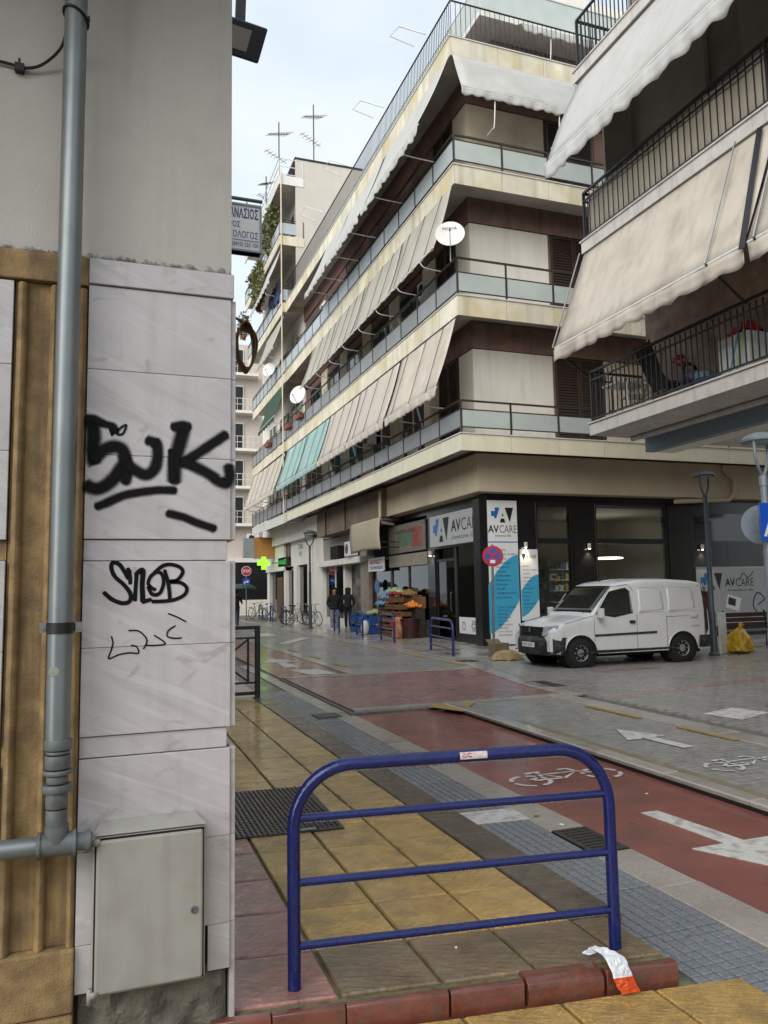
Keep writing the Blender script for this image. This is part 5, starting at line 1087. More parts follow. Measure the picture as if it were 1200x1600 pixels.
# beam and soffit under the first slab
sub(rb, MB().box(10.3, 10.5, 4, 12.72, 4.30, 4.58), 'blue_beam', bluebeam); sub(rb, MB().box(10.501, 26, -9, 12.0, 4.36, 4.45), 'arcade_soffit', soffit); sub(rb, MB().box(10.501, 11.0, 4, 12.72, 4.31, 4.355), 'beam_trim', white_wall)
b = MB().tube([(9.9, 4, 4.52), (9.9, 12.6, 4.53)], .05, 10); sub(rb, b, 'gutter_pipe', slabm, smooth=True)
sub(rb, MB().tube([(9.9, 9.0, 4.52), (9.9, 9.0, 4.4), (9.93, 9.0, 4.36)], .02, 6), 'pipe_hook', metal_dk)
def bars(f, h, y0, y1, endx, pitch, r, grp):
    x = 9.05; b = MB()
    for zz, t_ in ((h, .045), (h-.17 if h < 1.04 else h, .03), (.07, .03)): b.box(x-t_/2, x+t_/2, y0, y1, f+zz-t_/2, f+zz+t_/2); b.box(x, endx, y1-t_/2, y1+t_/2-.001, f+zz-t_/2, f+zz+t_/2-.001)
    for y in (y0, (y0+y1)/2-.3, y1): b.box(x-.02, x+.02, y-.02, y+.02, f, f+h)
    sub(rb, b, 'railing', iron_bk); me = MB().box(-r, r, -r, r, .07, h-.05).mesh('bar', iron_bk)
    for k in range(int((y1-y0)/pitch)): subl(rb, 'baluster', me, loc=(x, y1-.05-k*pitch, f))
    for k in range(int((endx-x)/pitch)): subl(rb, 'baluster', me, loc=(x+.1+k*pitch, y1, f))
bars(4.84, 1.02, 4, 12.7, 10.3, .125, .009, ''); bars(8.6, 1.0, 4, 12.68, 10.2, .15, .008, ''); bars(12.3, 1.08, 5, 12.65, 10.3, .12, .009, '')
# canvas sheet behind the second-floor railing
cv = thing('balcony_sheet', 'beige canvas sheet tied behind the black railing of the second floor', 'canvas sheet', (9.15, 9, 8.7))
b = MB(); b.grid(lambda u, v: (9.13+.012*math.sin(u*60)+.01*math.sin(u*23+v*3), 4+8.62*u, 8.66+.9*v), 120, 4); sub(cv, b, 'sheet', mat('sheet', '#a39a8a', .85, .1, 3, dirt=((.3,.27,.22), .4, 3)), smooth=True, solid=.006)
awning('broad beige awning with straps over the lowest balcony at the right', 7.92, 12.74, (9.05, 8.33), (8.25, 6.28), aw_beige, val=.3, straps=0, arms=0, sag=.02, wave=.05, wlen=.42)
awning('second beige awning nearer the camera at the right edge', 3.6, 7.84, (9.05, 8.33), (8.25, 6.28), aw_beige, val=.3, arms=0, sag=.02, wlen=.42)
awning('large off white awning with scalloped edge at the top right', 4.5, 12.62, (9.05, 12.0), (8.15, 10.02), aw_white, val=.36, arms=0, sag=-.06, wave=.06, wlen=.45)
# awning arms and poles
ar = thing('awning_poles', 'slanted steel poles holding the lower right awning', 'poles', (9, 10, 6.2))
for y in (12.72, 8.6, 7.7): sub(ar, MB().tube([(8.93, y, 8.33), (8.2, y, 6.29)], .016, 6), 'pole', steel, smooth=True); sub(ar, MB().tube([(8.22, y, 6.28), (9.04, y+.1, 5.82)], .02, 6), 'arm', metal_dk)
sub(ar, MB().beam((8.96, 8.15, 8.3), (8.17, 7.88, 6.2), .09, .01), 'dark_strip', metal_dk)
# ---- things on the first-floor balcony
def plastic_chair():
    t = thing('plastic_chair', 'white plastic garden chair on the lower right balcony', 'chair', (9.6, 12.1, 4.84), R(250))
    m = mat('white_plastic', '#c5c0b2', .4, .05)
    MB().grid(lambda u, v: (-.24+.48*u, -.22+.44*v, .42-.02*math.sin(math.pi*u)), 6, 6).build('seat', m, t, True, solid=.02)
    MB().grid(lambda u, v: ((-.26+.52*u)*(1-.15*v*v), .22+.14*v, .42+.48*v-.09*v*(2*u-1)**2), 10, 8).build('backrest', m, t, True, solid=.02)
    for sx in (-1, 1):
        for y in (-.2, .22): MB().tube([(sx*.22, y, .42), (sx*.27, y*1.15, 0)], [.025, .018], 8).build('leg', m, t)
        MB().tube(smoothpath([(sx*.27, -.2, 0), (sx*.27, -.22, .6), (sx*.27, -.1, .66), (sx*.26, .26, .66)], 4), .02, 8).build('armrest', m, t)
plastic_chair()
t = thing('folding_chair', 'black folded garden chair leaning at the balcony railing', 'chair', (9.45, 11.15, 4.84), R(80)); mbk = mat('black_textile', '#161617', .7, .2)
MB().hexa([(-.25,0,.3),(.25,0,.3),(.25,.03,.3),(-.25,.03,.3),(-.25,.32,1.12),(.25,.32,1.12),(.25,.35,1.12),(-.25,.35,1.12)]).build('backrest', mbk, t, bevel=.01); MB().hexa([(-.25,-.38,.42),(.25,-.38,.42),(.25,.02,.36),(-.25,.02,.36),(-.25,-.38,.45),(.25,-.38,.45),(.25,.02,.39),(-.25,.02,.39)]).build('seat', mbk, t)
for sx in (-.26, .26): MB().tube([(sx, -.4, 0), (sx, .1, .5), (sx, .35, 1.15)], .014, 6).build('leg', metal_dk, t); MB().tube([(sx, .3, 0), (sx, -.38, .44)], .014, 6).build('leg', metal_dk, t)
t = thing('pram', 'dark pram with purple seat on the balcony', 'pram', (9.6, 10.55, 4.84), R(20)); MB().tube(smoothpath([(-.3, 0, .1), (-.25, 0, .5), (0, 0, .62), (.25, 0, .5), (.3, 0, .1)], 4), .03, 8).build('frame', metal_dk, t, True); MB().sphere((0, 0, .35), (.26, .2, .14), 12, 8).build('seat', mat('purple_cloth', '#5a4a78', .8, .2), t, True)
for sx in (-.3, .3): MB().lathe([(.03, -.03), (.12, -.03), (.12, .03), (.03, .03)], (sx, -.15, .12), 14, 'Y').build('wheel', blackp, t, True)
t = thing('white_cabinet', 'white storage cabinet on the balcony with a red cloth on top', 'cabinet', (9.85, 8.95, 4.84)); sub(t, MB().box(9.6, 10.2, 9.25, 9.9, 4.85, 5.66), 'body', white_m, bevel=.02); sub(t, MB().box(9.594, 9.6, 9.27, 9.57, 4.9, 5.6), 'door', white_m); sub(t, MB().box(9.594, 9.6, 9.59, 9.88, 4.9, 5.6), 'door', white_m)
b = MB().grid(lambda u, v: (9.62+.45*u, 9.27+.45*v, 5.68+.2*math.sin(math.pi*u)*math.sin(math.pi*v)+.04*math.sin(u*11+v*7)), 10, 10); tag(b.build('red_cloth', mat('red_cloth', '#a01820', .8, .2), None, True, solid=.02), 'bright red cloth heaped on the white cabinet', 'cloth')
t = thing('broom', 'blue broom leaning against the white cabinet', 'broom', (9.4, 9.0, 4.84)); sub(t, MB().tube([(9.4, 9.5, 4.9), (9.5, 9.3, 5.75)], .013, 6), 'handle', mat('blue_stick', '#3d86a0', .4)); sub(t, MB().box(9.3, 9.5, 9.47, 9.53, 4.842, 4.94), 'head', cloth_b)
t = thing('mop', 'green mop leaning against the white cabinet', 'mop', (9.4, 8.8, 4.84)); sub(t, MB().tube([(9.42, 9.38, 4.9), (9.52, 9.2, 5.8)], .013, 6), 'handle', mat('green_stick', '#7fae3c', .4)); sub(t, MB().lathe([(.11, 0), (.07, .08), (.02, .12)], (9.42, 9.38, 4.842), 10), 'head', sign_w)
t = thing('basin', 'purple plastic basin on the balcony floor', 'basin', (9.4, 9.5, 4.842)); sub(t, MB().lathe([(.0, .01), (.2, .0), (.27, .14), (.29, .14), (.21, -.0), (0, 0)], (9.4, 9.85, 4.843), 20, caps=False), 'bowl', mat('purple_plastic', '#4a3d7c', .4), smooth=True)
t = thing('bucket', 'teal plastic bucket beside the pram', 'bucket', (9.55, 9.75, 4.842)); sub(t, MB().lathe([(.12, 0), (.17, .32), (.15, .32), (.11, .02)], (9.5, 10.15, 4.842), 16), 'pail', mat('teal_plastic', '#4d7d80', .4), smooth=True); sub(t, MB().tube([(9.5+.16*math.cos(a), 10.15, 5.15+.13*math.sin(a)) for a in [math.pi*i/8 for i in range(9)]], .006, 5), 'handle', steel)
tag(foliage(50, (9.6, 10.78, 5.6), (.09, .09, .12), .1, 5).build('red_flowers', mat('red_petal', '#b01c3c', .6, .2)), 'bunch of red flowers above the pram', 'flowers')
t = thing('side_table', 'small pale table beside the plastic chair', 'table', (9.5, 12.3, 4.84)); sub(t, MB().box(9.2, 9.9, 12.1, 12.55, 5.5, 5.54), 'top', white_m)
for x in (9.25, 9.85):
    for y in (12.15, 12.5): sub(t, MB().box(x-.02, x+.02, y-.02, y+.02, 4.842, 5.5), 'leg', white_m)
# ------------------------------------------------------------------ street furniture
def guard_rail(p, q, z, label, grp, m, h=.872, R0=.027, rb=.0165, rad=.25, near=False, bars=(.665, .41, .162)):
    p, q = Vector((p[0], p[1], z)), Vector((q[0], q[1], z)); d = (q-p); L = d.length; d.normalize(); up = Vector((0, 0, 1)); n = 20 if near else 8; k = 10 if near else 5
    t = thing('guard_rail', label, 'guard rail', tuple((p+q)/2), 0, grp)
    a0 = [p+d*(rad-rad*math.cos(R(90*i/k)))+up*(h-rad+rad*math.sin(R(90*i/k))) for i in range(k+1)]
    a1 = [q-d*(rad-rad*math.cos(R(90*i/k)))+up*(h-rad+rad*math.sin(R(90*i/k))) for i in range(k+1)][::-1]
    sub(t, MB().tube([p+up*-.02]+a0+a1+[q+up*-.02], R0, n), 'frame', m, smooth=True)
    for zz in bars: sub(t, MB().tube([p+up*zz+d*.01, q+up*(zz-.0)-d*.01], rb, n), 'crossbar', m, smooth=True)
    if near:
        b = MB(); rn = random.Random(2)
        for zz, r, a, e, nn in [(h, R0, rad*.55, L-rad*.55, 190)]+[(x, rb, .03, L-.03, 120) for x in bars]:
            for i in range(nn):
                s = a+(e-a)*(i+rn.uniform(-.4, .4))/nn; w_ = rn.uniform(.0025, .005)
                dz = 0
                if zz == h and s < rad: dz = rad-math.sqrt(max(0, rad**2-(rad-s)**2))
                if zz == h and s > L-rad: dz = rad-math.sqrt(max(0, rad**2-(s-L+rad)**2))
                c = p+d*s+up*(zz-dz-r-w_*.5); b.sphere(tuple(c), (w_*.8, w_*.8, w_*1.2), 6, 4)
        for i in range(420):     # beads of rain lying on top
            zz, r = rn.choice([(h, R0)]*2+[(x, rb) for x in bars]); s = rn.uniform(rad, L-rad); a = rn.uniform(-1.1, 1.1); nv = Vector((-d.y, d.x, 0)); c = p+d*s+up*zz+(up*math.cos(a)-nv*math.sin(a))*r; w_ = rn.uniform(.0015, .0035); b.sphere(tuple(c), (w_, w_, w_*.6), 6, 4)
        dm = bpy.data.materials.new('water_drop'); dm.use_nodes = True; pb = dm.node_tree.nodes['Principled BSDF']; pb.inputs['Base Color'].default_value = (.8, .85, .95, 1); pb.inputs['Roughness'].default_value = .04; pb.inputs['Transmission Weight'].default_value = 1; pb.inputs['IOR'].default_value = 1.33
        tag(sub(t, b, 'rain_drops', dm, smooth=True), kind='stuff')
        # torn sticker
        b = MB(); sx = .72
        b.grid(lambda u, v: tuple(p+d*(sx+.125*u)+up*(h)+(Vector((d.y, -d.x, 0))*math.cos(-.35+1.15*v)+up*math.sin(-.35+1.15*v))*(R0+.0007)), 8, 8)
        st = sub(t, b, 'sticker', mat('sticker_white', '#c9bfbf', .5, .15, 60, dirt=((.35,.2,.2), .4, 90)), smooth=True)
        b = MB(); rn = random.Random(4)
        for i in range(14):
            u0 = rn.uniform(.03, .4); v0 = rn.uniform(.2, .8)
            b.grid(lambda u, v: tuple(p+d*(sx+.125*(u0+.07*u))+up*(h)+(Vector((d.y, -d.x, 0))*math.cos(-.35+1.15*(v0+.12*v))+up*math.sin(-.35+1.15*(v0+.12*v)))*(R0+.0012)), 2, 2)
        sub(st, b, 'sticker_print', ink_r)
        sub(t, MB().lathe([(.006, 0), (.006, -.004)], tuple(q+Vector((d.y, -d.x, 0))*.026+up*.03), 8, 'Y'), 'bolt', dark_gap)
    return t
guard_rail((.746, 3.228), (2.162, 3.046), 0, 'large dark blue tubular guard rail in the foreground, wet with raindrops', 'blue guard rails', blue_rail, near=True)
for lab, p, q in (('blue guard rail in front of the shop entrance, nearest on the far pavement', (8.02, 17.35), (8.33, 19.45)), ('blue guard rail in front of the stacked fruit crates', (8.45, 22.6), (8.62, 24.3)), ('blue guard rail in front of the blue crates', (8.5, 25.9), (8.8, 27.5)), ('blue guard rail beside the walking man in the black hoodie', (8.68, 29.4), (8.98, 31.1)), ('blue guard rail between the parked bicycles and the lamp', (8.6, 38.6), (8.75, 40.4)), ('blue guard rail behind the parked bicycles', (8.7, 42.4), (8.9, 44.1)), ('farthest blue guard rail near the street end', (8.8, 46), (8.95, 47.8))):
    guard_rail(p, q, -.045, lab, 'blue guard rails', blue_rail2, R0=.034, rb=.02)
# black barrier at the end of the yellow pavement
t = thing('black_barrier', 'black square-bar metal barrier beside the marble corner', 'barrier', (1.5, 12.0, 0))
for x in (2.22, .55): sub(t, MB().box(x-.038, x+.038, 11.96, 12.04, -.03, 1.085), 'post', iron_bk, bevel=.004)
for z0, z1 in ((1.03, 1.084), (.885, .915), (.205, .235), (.035, .085)): sub(t, MB().box(.588, 2.182, 11.98, 12.02, z0, z1), 'rail', iron_bk)
for x in (2.075, 1.25, .7): sub(t, MB().box(x-.016, x+.016, 11.985, 12.015, .236, .884), 'upright', iron_bk)
sub(t, MB().beam((2.06, 12, .87), (1.3, 12, .28), .03, .028).beam((2.06, 12.004, .25), (1.3, 12.004, .84), .03, .028), 'diagonal', iron_bk)
# street lamps
def lamp(x, y, z, H, lab, m, s=1.):
    t = thing('street_lamp', lab, 'street lamp', (x, y, z), R(20), 'fork-armed street lamps')
    b = MB().lathe([(.13, 0), (.13, .05), (.085, .09), (.08, 1.0), (.065, 1.06), (.06, H*.55), (.065, H*.56), (.05, H*.58), (.045, H-.75*s), (.055, H-.74*s), (.055, H-.6*s)], n=14); b.build('post', m, t, True)
    b = MB()
    for sx in (-1, 1): b.tube(smoothpath([(0, 0, H-.62*s), (sx*.1*s, 0, H-.52*s), (sx*.185*s, 0, H-.36*s), (sx*.2*s, 0, H-.2*s), (sx*.21*s, 0, H-.12*s)], 4), .022*s, 8)
    b.build('fork', m, t, True)
    MB().lathe([(.0, -.14*s), (.2*s, -.14*s), (.255*s, -.13*s), (.26*s, -.1*s), (.2*s, -.045*s), (.1*s, -.01*s), (0, 0)], (0, 0, H), 24, caps=False).build('lamp_head', lamplt if m is lamplt else m, t, True)
    MB().lathe([(.0, -.02*s), (.15*s, -.015*s), (.16*s, 0)], (0, 0, H-.14*s), 20, caps=False).build('lens', mat('lens_grey', '#9aa3a8', .2) if 'lens_grey' not in MATS else MATS['lens_grey'], t, True); return t
lamp(13.42, 14.53, -.06, 4.36, 'dark fork-armed street lamp standing behind the white van', lampm); lamp(8.58, 33.6, -.05, 4.4, 'fork-armed street lamp by the bicycles far down the street', lampm, 1.2); lamp(8.4, 8.0, -.06, 3.72, 'grey fork-armed street lamp at the right edge carrying the blue crossing sign', lamplt)
lamp(7.3, 52, -.06, 4.3, 'thin street lamp at the far end of the street near the stop sign', lampm)
# stickers and signs on the right lamp
t = thing('crossing_sign', 'blue square pedestrian crossing sign on the lamp at the right edge', 'traffic sign', (8.41, 7.9, 2.1), R(8))
MB().box(-.26, .26, -.012, .0, .06, .57).build('plate', sign_bl, t, bevel=.02); MB().prism([(-.21, .12), (.21, .12), (0, .51)], (0, -.013, 0), (1, 0, 0), (0, 0, 1), (0, -.003, 0)).build('triangle', sign_w, t)
b = MB().sphere((.02, -.018, .37), (.022, .003, .025), 8, 6); ribbon([(.02, .35), (.0, .27)], .045, (0, -.018, 0), (1, 0, 0), (0, 0, 1), b); ribbon([(.0, .28), (-.05, .16)], .026, (0, -.018, 0), (1, 0, 0), (0, 0, 1), b); ribbon([(.0, .28), (.05, .2), (.06, .15)], .026, (0, -.018, 0), (1, 0, 0), (0, 0, 1), b); ribbon([(-.06, .28), (.02, .33), (.06, .27)], .018, (0, -.018, 0), (1, 0, 0), (0, 0, 1), b)
for k in range(5): b.box(-.15+k*.065, -.12+k*.065, -.018, -.0165, .125, .145)
b.build('walking_figure', ink, t)
t = thing('round_traffic_sign', 'grey back of a round traffic sign on the lamp at the right edge', 'traffic sign', (8.44, 8.12, 2.4), R(-25))
MB().lathe([(.0, -.006), (.27, -.006), (.27, .006), (0, .006)], (0, 0, 0), 28, 'Y', caps=False).build('disc', lamplt, t, True); MB().box(-.03, .03, -.04, -.007, -.1, .1).build('bracket', steel, t)
t = thing('no_stopping_sign', 'round red and blue no stopping sign on a thin leaning pole by the banner', 'traffic sign', (8.63, 16.4, -.06), R(-26))
MB().tube([(0, .03, 0), (.04, .03, 2.7)], .03, 10).build('pole', galv, t, True)
c = (.045, -.005, 2.42); MB().lathe([(.0, 0), (.24, 0), (.25, .01), (.24, .02), (0, .02)], c, 28, 'Y', caps=False).build('disc', sign_rd, t)
MB().lathe([(.0, -.004), (.185, -.004)], c, 28, 'Y', caps=False).build('blue_field', mat('sign_violet', '#3a4aa0', .4, .1), t)
b = MB()
for s_ in (1, -1): ribbon([(c[0]-.13, c[2]-.13*s_), (c[0]+.13, c[2]+.13*s_)], .05, (0, c[1]-.007-.001*s_, 0), (1, 0, 0), (0, 0, 1), b)
b.build('red_cross', sign_rd, t); MB().box(-.02, .1, -.015, -.009, 2.25, 2.33).build('small_plate', sign_w, t)
t = thing('stop_sign', 'red STOP sign with a blue turn sign below at the far street end', 'traffic sign', (7.85, 46, -.08), R(-8))
MB().tube([(0, .03, 0), (0, .03, 3.1)], .03, 8).build('pole', galv, t)
oc = lambda r: [(r*math.cos(R(22.5+45*k)), r*math.sin(R(22.5+45*k))) for k in range(8)]
MB().prism(oc(.31), (0, 0, 2.95), (1, 0, 0), (0, 0, 1), (0, -.01, 0)).build('white_edge', sign_w, t); MB().prism(oc(.28), (0, -.012, 2.95), (1, 0, 0), (0, 0, 1), (0, -.006, 0)).build('plate', sign_rd, t)
text('STOP', (-.22, -.021, 2.87), (1, 0, 0), (0, 0, 1), .44, .16, sign_w, t, weight=.02)
MB().box(-.21, .21, -.012, 0, 2.08, 2.5).build('turn_plate', sign_bl, t, bevel=.03); b = MB(); ribbon([(-.1, .12), (-.1, .25), (.06, .27)], .07, (0, -.015, 2.05), (1, 0, 0), (0, 0, 1), b); b.prism([(.04, .18), (.04, .36), (.17, .27)], (0, -.0155, 2.05), (1, 0, 0), (0, 0, 1), (0, .002, 0)); b.build('arrow', sign_w, t)
# vertical cable pipe on the second building
tag(MB().tube([(8.78, 39.8, 5.2), (8.72, 39.8, 14), (8.7, 39.85, 25)], .035, 8).build('riser_pipe', cream_wall), 'thin vertical pipe running up the joint between the two buildings', 'pipe')
# ------------------------------------------------------------------ white van
def van():
    t = thing('delivery_van', 'white delivery van parked at the kerb with a damaged front bumper', 'van', (8.52, 14.46, -.055))
    vw = mat('van_white', '#cfd1d2', .22, .03, 3, dirt=((.5,.49,.46), .25, 3), streak=((.4,.38,.35), .25, 8), spec=.6, coat=.4); vb = mat('van_black_plastic', '#1b1c1e', .55, .15, 10, dirt=((.12,.12,.12), .5, 8)); vg = mat('van_glass', '#12191a', .02, .1, spec=1.0)
    W = .84; WX = (.66, 3.24); WR = .385
    top_pts = [(0, .62), (.03, .74), (.1, .82), (.3, .91), (.6, .97), (.88, 1.02), (.98, 1.08), (1.25, 1.36), (1.5, 1.6), (1.62, 1.68), (1.8, 1.735), (2.3, 1.785), (3.0, 1.785), (3.6, 1.75), (3.86, 1.71), (3.93, 1.62), (3.97, 1.3), (4.0, .9)]
    def lerp(pts, x):
        for (a, b), (c, d) in zip(pts, pts[1:]):
            if a <= x <= c: return b+(d-b)*(x-a)/(c-a)
        return pts[-1][1] if x > pts[-1][0] else pts[0][1]
    def halfw(x, z):
        f = lerp([(0, .70), (.08, .78), (.25, .81), (.7, .835), (1.2, .84), (3.6, .84), (3.92, .82), (4.0, .8)], x)
        if z > .95: f *= 1-.125*((z-.95)/.8)**1.5
        return f
    def zlow(x):
        z = .27 if x > .2 else .34
        for wx in WX:
            if abs(x-wx) < WR: z = max(z, .30+math.sqrt(WR**2-(x-wx)**2)*.98-.02)
        return z
    xs = sorted(set([round(.02*i, 3) for i in range(0, 60, 1)]+[1.2+.06*i for i in range(28)]+[2.8+.02*i for i in range(60)]+[4.0])); b = MB(); K = 13; rows = []
    for x in xs:
        T = lerp(top_pts, x); zl = min(zlow(x), T-.05); r = min(.12 if x > 1.6 else .07, (T-zl)*.3); s = []
        for j in range(8): z = zl+(T-r-zl)*j/7; s.append((halfw(x, z), z))
        w0 = halfw(x, T-r)
        for a in (30, 60, 85): s.append((w0-r*(1-math.cos(R(a))), T-r+r*math.sin(R(a))))
        s.append((w0*.5, T+.018)); s.append((0, T+.028)); rows.append(s)
    n = len(rows[0]); o = 0
    for x, s in zip(xs, rows):
        for (y, z) in s: b.v.append((x, -y, z))
        for (y, z) in s[-2::-1]: b.v.append((x, y, z))
    m_ = 2*n-1
    for i in range(len(xs)-1):
        for j in range(m_-1): b.f.append((i*m_+j, (i+1)*m_+j, (i+1)*m_+j+1, i*m_+j+1)); b.mi.append(0)
    b.f.append(tuple(range(m_))); b.mi.append(0); b.f.append(tuple((len(xs)-1)*m_+j for j in range(m_))[::-1]); b.mi.append(0)
    body = b.build('body', vw, t, True)
    def side(poly, off, s=-1, n=8, m=0, thick=.006):
        """patch on the flank, polygon in (x,z), following the curvature"""
        bb = MB(); zs = [p[1] for p in poly]; z0, z1 = min(zs), max(zs)
        def xr(z):
            q = []
            for (a, c), (d, e) in zip(poly, poly[1:]+poly[:1]):
                if (c <= z <= e or e <= z <= c) and c != e: q.append(a+(d-a)*(z-c)/(e-c))
                elif c == e and abs(z-c) < 1e-6: q += [a, d]
            return min(q), max(q)
        def fn(u, v):
            z = z0+(z1-z0)*v; a, c = xr(min(max(z, z0+1e-5), z1-1e-5)); x = a+(c-a)*u; return (x, s*(halfw(x, z)+off), z)
        return bb.grid(fn, 10, n)
    for s in (-1, 1):
        d = side([(1.02, 1.05), (1.4, 1.52), (1.5, 1.6), (1.85, 1.62), (1.95, 1.55), (1.97, 1.02), (1.5, 1.0)], .004, s).build('side_window', vg, t, True, solid=.004)
        side([(1.0, .62), (2.55, .63), (2.55, .685), (1.0, .675)], .012, s, 3).build('rubbing_strip', vb, t, solid=.012)
        for xa, xb in ((2.12, 2.78), (2.88, 3.62)):
            p = side([(xa, 1.08), (xa+.04, 1.62), (xb-.03, 1.60), (xb, 1.1)], .0035, s).build('side_panel', mat('van_panel', '#cccecf', .22, .03, 3, spec=.6, coat=.4) if 'van_panel' not in MATS else MATS['van_panel'], t, True, solid=.006)
            bb = MB(); q = [(xa, 1.08), (xa+.04, 1.62), (xb-.03, 1.60), (xb, 1.1)]; bb.tube([(x, s*(halfw(x, z)+.004), z) for x, z in q], .008, 5, closed=True); bb.build('panel_crease', MATS['van_panel'], t)
        bb = MB()
        for L in ([(1.0, .34), (.99, .8), (1.0, 1.03)], [(2.05, .32), (2.06, 1.0), (2.02, 1.6), (1.9, 1.68), (1.5, 1.64), (1.3, 1.45), (1.0, 1.05)]): bb.tube([(x, s*(halfw(x, z)+.0), z) for x, z in L], .005, 4)
        for L in ([(2.05, .32), (2.05, .3)], [(2.82, .34), (2.83, .95), (2.83, 1.64)], [(2.84, .98), (3.7, .99)], [(.3, .9), (.62, .97), (.98, 1.05)], [(3.84, .5), (3.86, 1.0), (3.8, 1.66)]): bb.tube([(x, s*(halfw(x, z)+.0), z) for x, z in L], .005, 4)
        bb.build('door_gap', dark_gap, t)
        side([(.55, .275), (3.0, .285), (3.0, .34), (.95, .34)], .006, s, 3).build('sill_trim', vb, t, solid=.008)
        side([(3.66, .30), (3.68, .56), (3.98, .56), (3.98, .30)], .014, s, 4).build('bumper_corner', vb, t, solid=.02)
        side([(.04, .30), (.04, .60), (.3, .56), (.28, .33)], .012, s, 4).build('bumper_corner', vb, t, solid=.02)
        side([(3.86, .55), (3.86, 1.6), (3.93, 1.55), (3.96, .6)], .004, s).build('rear_light_strip', vb, t, solid=.006)
        MB().box(1.86, 2.0, s*.845, s*.875, .86, .93).build('door_handle', vb, t, bevel=.015)
        MB().tube([(1.1, s*.83, 1.03), (1.12, s*.93, 1.05)], .03, 6).box(1.03, 1.13, s*.9, s*1.02, 1.0, 1.2).build('mirror', vw, t, bevel=.025)
        arch = MB()
        for wx in WX: arch.tube([(wx+(WR+.015)*math.cos(R(a)), s*(halfw(wx, .5)-.004), .29+(WR+.01)*.98*math.sin(R(a))) for a in range(8, 173, 9)], .018, 6)
        arch.build('arch_lip', vw, t, True)
        bb = MB()
        for wx in WX: bb.lathe([(.02, .0), (.40, .0), (.40, .3), (.02, .3)], (wx, -.8 if s < 0 else .5, .33), 20, 'Y')
        bb.build('wheel_well', dark_gap, t)
        for wx in WX:
            wr = MB().lathe([(.17, -.09), (.255, -.095), (.29, -.08), (.298, -.05), (.298, .05), (.29, .08), (.2, .09)], (wx, s*.73, .298), 24, 'Y', caps=False).build('wheel', mat('tyre', '#17181a', .8, .2, 12) if 'tyre' not in MATS else MATS['tyre'], t, True)
            rim = mat('rim_steel', '#8a8c8e', .45, .2, 8, metal=.3) if 'rim_steel' not in MATS else MATS['rim_steel']
            bb = MB().lathe([(.185, s*.088), (.175, s*.075), (.12, s*.06), (.06, s*.075), (.0, s*.08)], (wx, s*.73, .298), 24, 'Y', caps=False)
            for k in range(8): a = R(45*k); bb.lathe([(.018, s*.064), (.018, s*.072)], (wx+.13*math.cos(a), s*.73, .298+.13*math.sin(a)), 6, 'Y')
            bb.build('rim', rim, wr, True)
    # windscreen following the rake
    def ws(u, v): x = 1.0+.56*v; return (x-.012, (u-.5)*2*(halfw(x, lerp(top_pts, x))-.1+.02*v), lerp(top_pts, x)+.02)
    MB().grid(ws, 10, 8).build('windscreen', vg, t, True, solid=.004)
    MB().tube([(.98, -.5, 1.1), (1.12, -.05, 1.235)], .009, 5).tube([(.98, .1, 1.1), (1.12, .5, 1.235)], .009, 5).build('wiper', vb, t)
    # black bumper, damaged grey corner, grille, lights, plate
    def bump(u, v): 
        a = (u-.5)*2; y = a*.835; return (-.06+.34*abs(a)**4+(.0 if v < .9 else .04), y, .26+.36*v)
    MB().grid(bump, 24, 4).build('bumper', vb, t, True, solid=.05)
    MB().add([(.02, -.70, .3), (.18, -.80, .28), (.22, -.815, .46), (.06, -.735, .52)], [(0, 1, 2, 3)]).build('exposed_corner', mat('grey_primer', '#6a737a', .5, .2, 8), t, solid=.02)
    g = MB()
    for k in range(4): g.box(-.035, .02, -.42, .42, .66+k*.045, .685+k*.045)
    g.build('grille_bar', vb, t); MB().box(-.012, .05, -.45, .45, .64, .83).build('grille', dark_gap, t); MB().lathe([(.0, -.05), (.05, -.045)], (0, 0, .76), 14, 'X', caps=False).build('badge', steel, t)
    for s in (-1, 1):
        hl = MB().add([(-.05, s*.46, .65), (.06, s*.775, .67), (.16, s*.80, .88), (.0, s*.47, .845), (.05, s*.44, .66), (.2, s*.70, .68), (.26, s*.7, .86), (.1, s*.45, .84)], [(0,1,2,3),(4,7,6,5),(0,4,5,1),(1,5,6,2),(2,6,7,3),(3,7,4,0)]).build('headlight', mat('headlamp', '#8f969a', .08, .3, 14, spec=.9) if 'headlamp' not in MATS else MATS['headlamp'], t, bevel=.02)
        MB().box(3.95, 4.02, s*.7, s*.8, .75, 1.5).build('tail_light', mat('tail_red', '#5a1518', .3), t) if 'tail_red' not in MATS else MB().box(3.95, 4.02, s*.7, s*.8, .75, 1.5).build('tail_light', MATS['tail_red'], t)
    pl_ = MB().box(-.1, -.088, -.24, .24, .41, .51).build('number_plate', sign_w, t); text('KIH 3152', (-.104, .2, .43), (0, -1, 0), (0, 0, 1), .4, .06, ink, t, 'plate_lettering')
    MB().box(.3, 3.8, -.7, .7, .2, .32).build('underbody', dark_gap, t); MB().grid(lambda u, v: (3.93+.12*(1-abs(2*u-1)**4), (u-.5)*1.66, .32+.22*v), 16, 3).build('rear_bumper', vb, t, True, solid=.04)
    MB().box(3.97, 4.03, -.72, .72, .95, 1.6).build('rear_window', vg, t, bevel=.02)
    text('CARGO', (3.45, -.856, .92), (1, 0, 0), (0, 0, 1), .22, .04, metal_dk, t); text('1.9 JTD', (3.45, -.856, .74), (1, 0, 0), (0, 0, 1), .24, .04, metal_dk, t)
    MB().tube([(1.75, 0, 1.76), (1.95, 0, 1.86)], .008, 5).build('aerial', vb, t)
van()
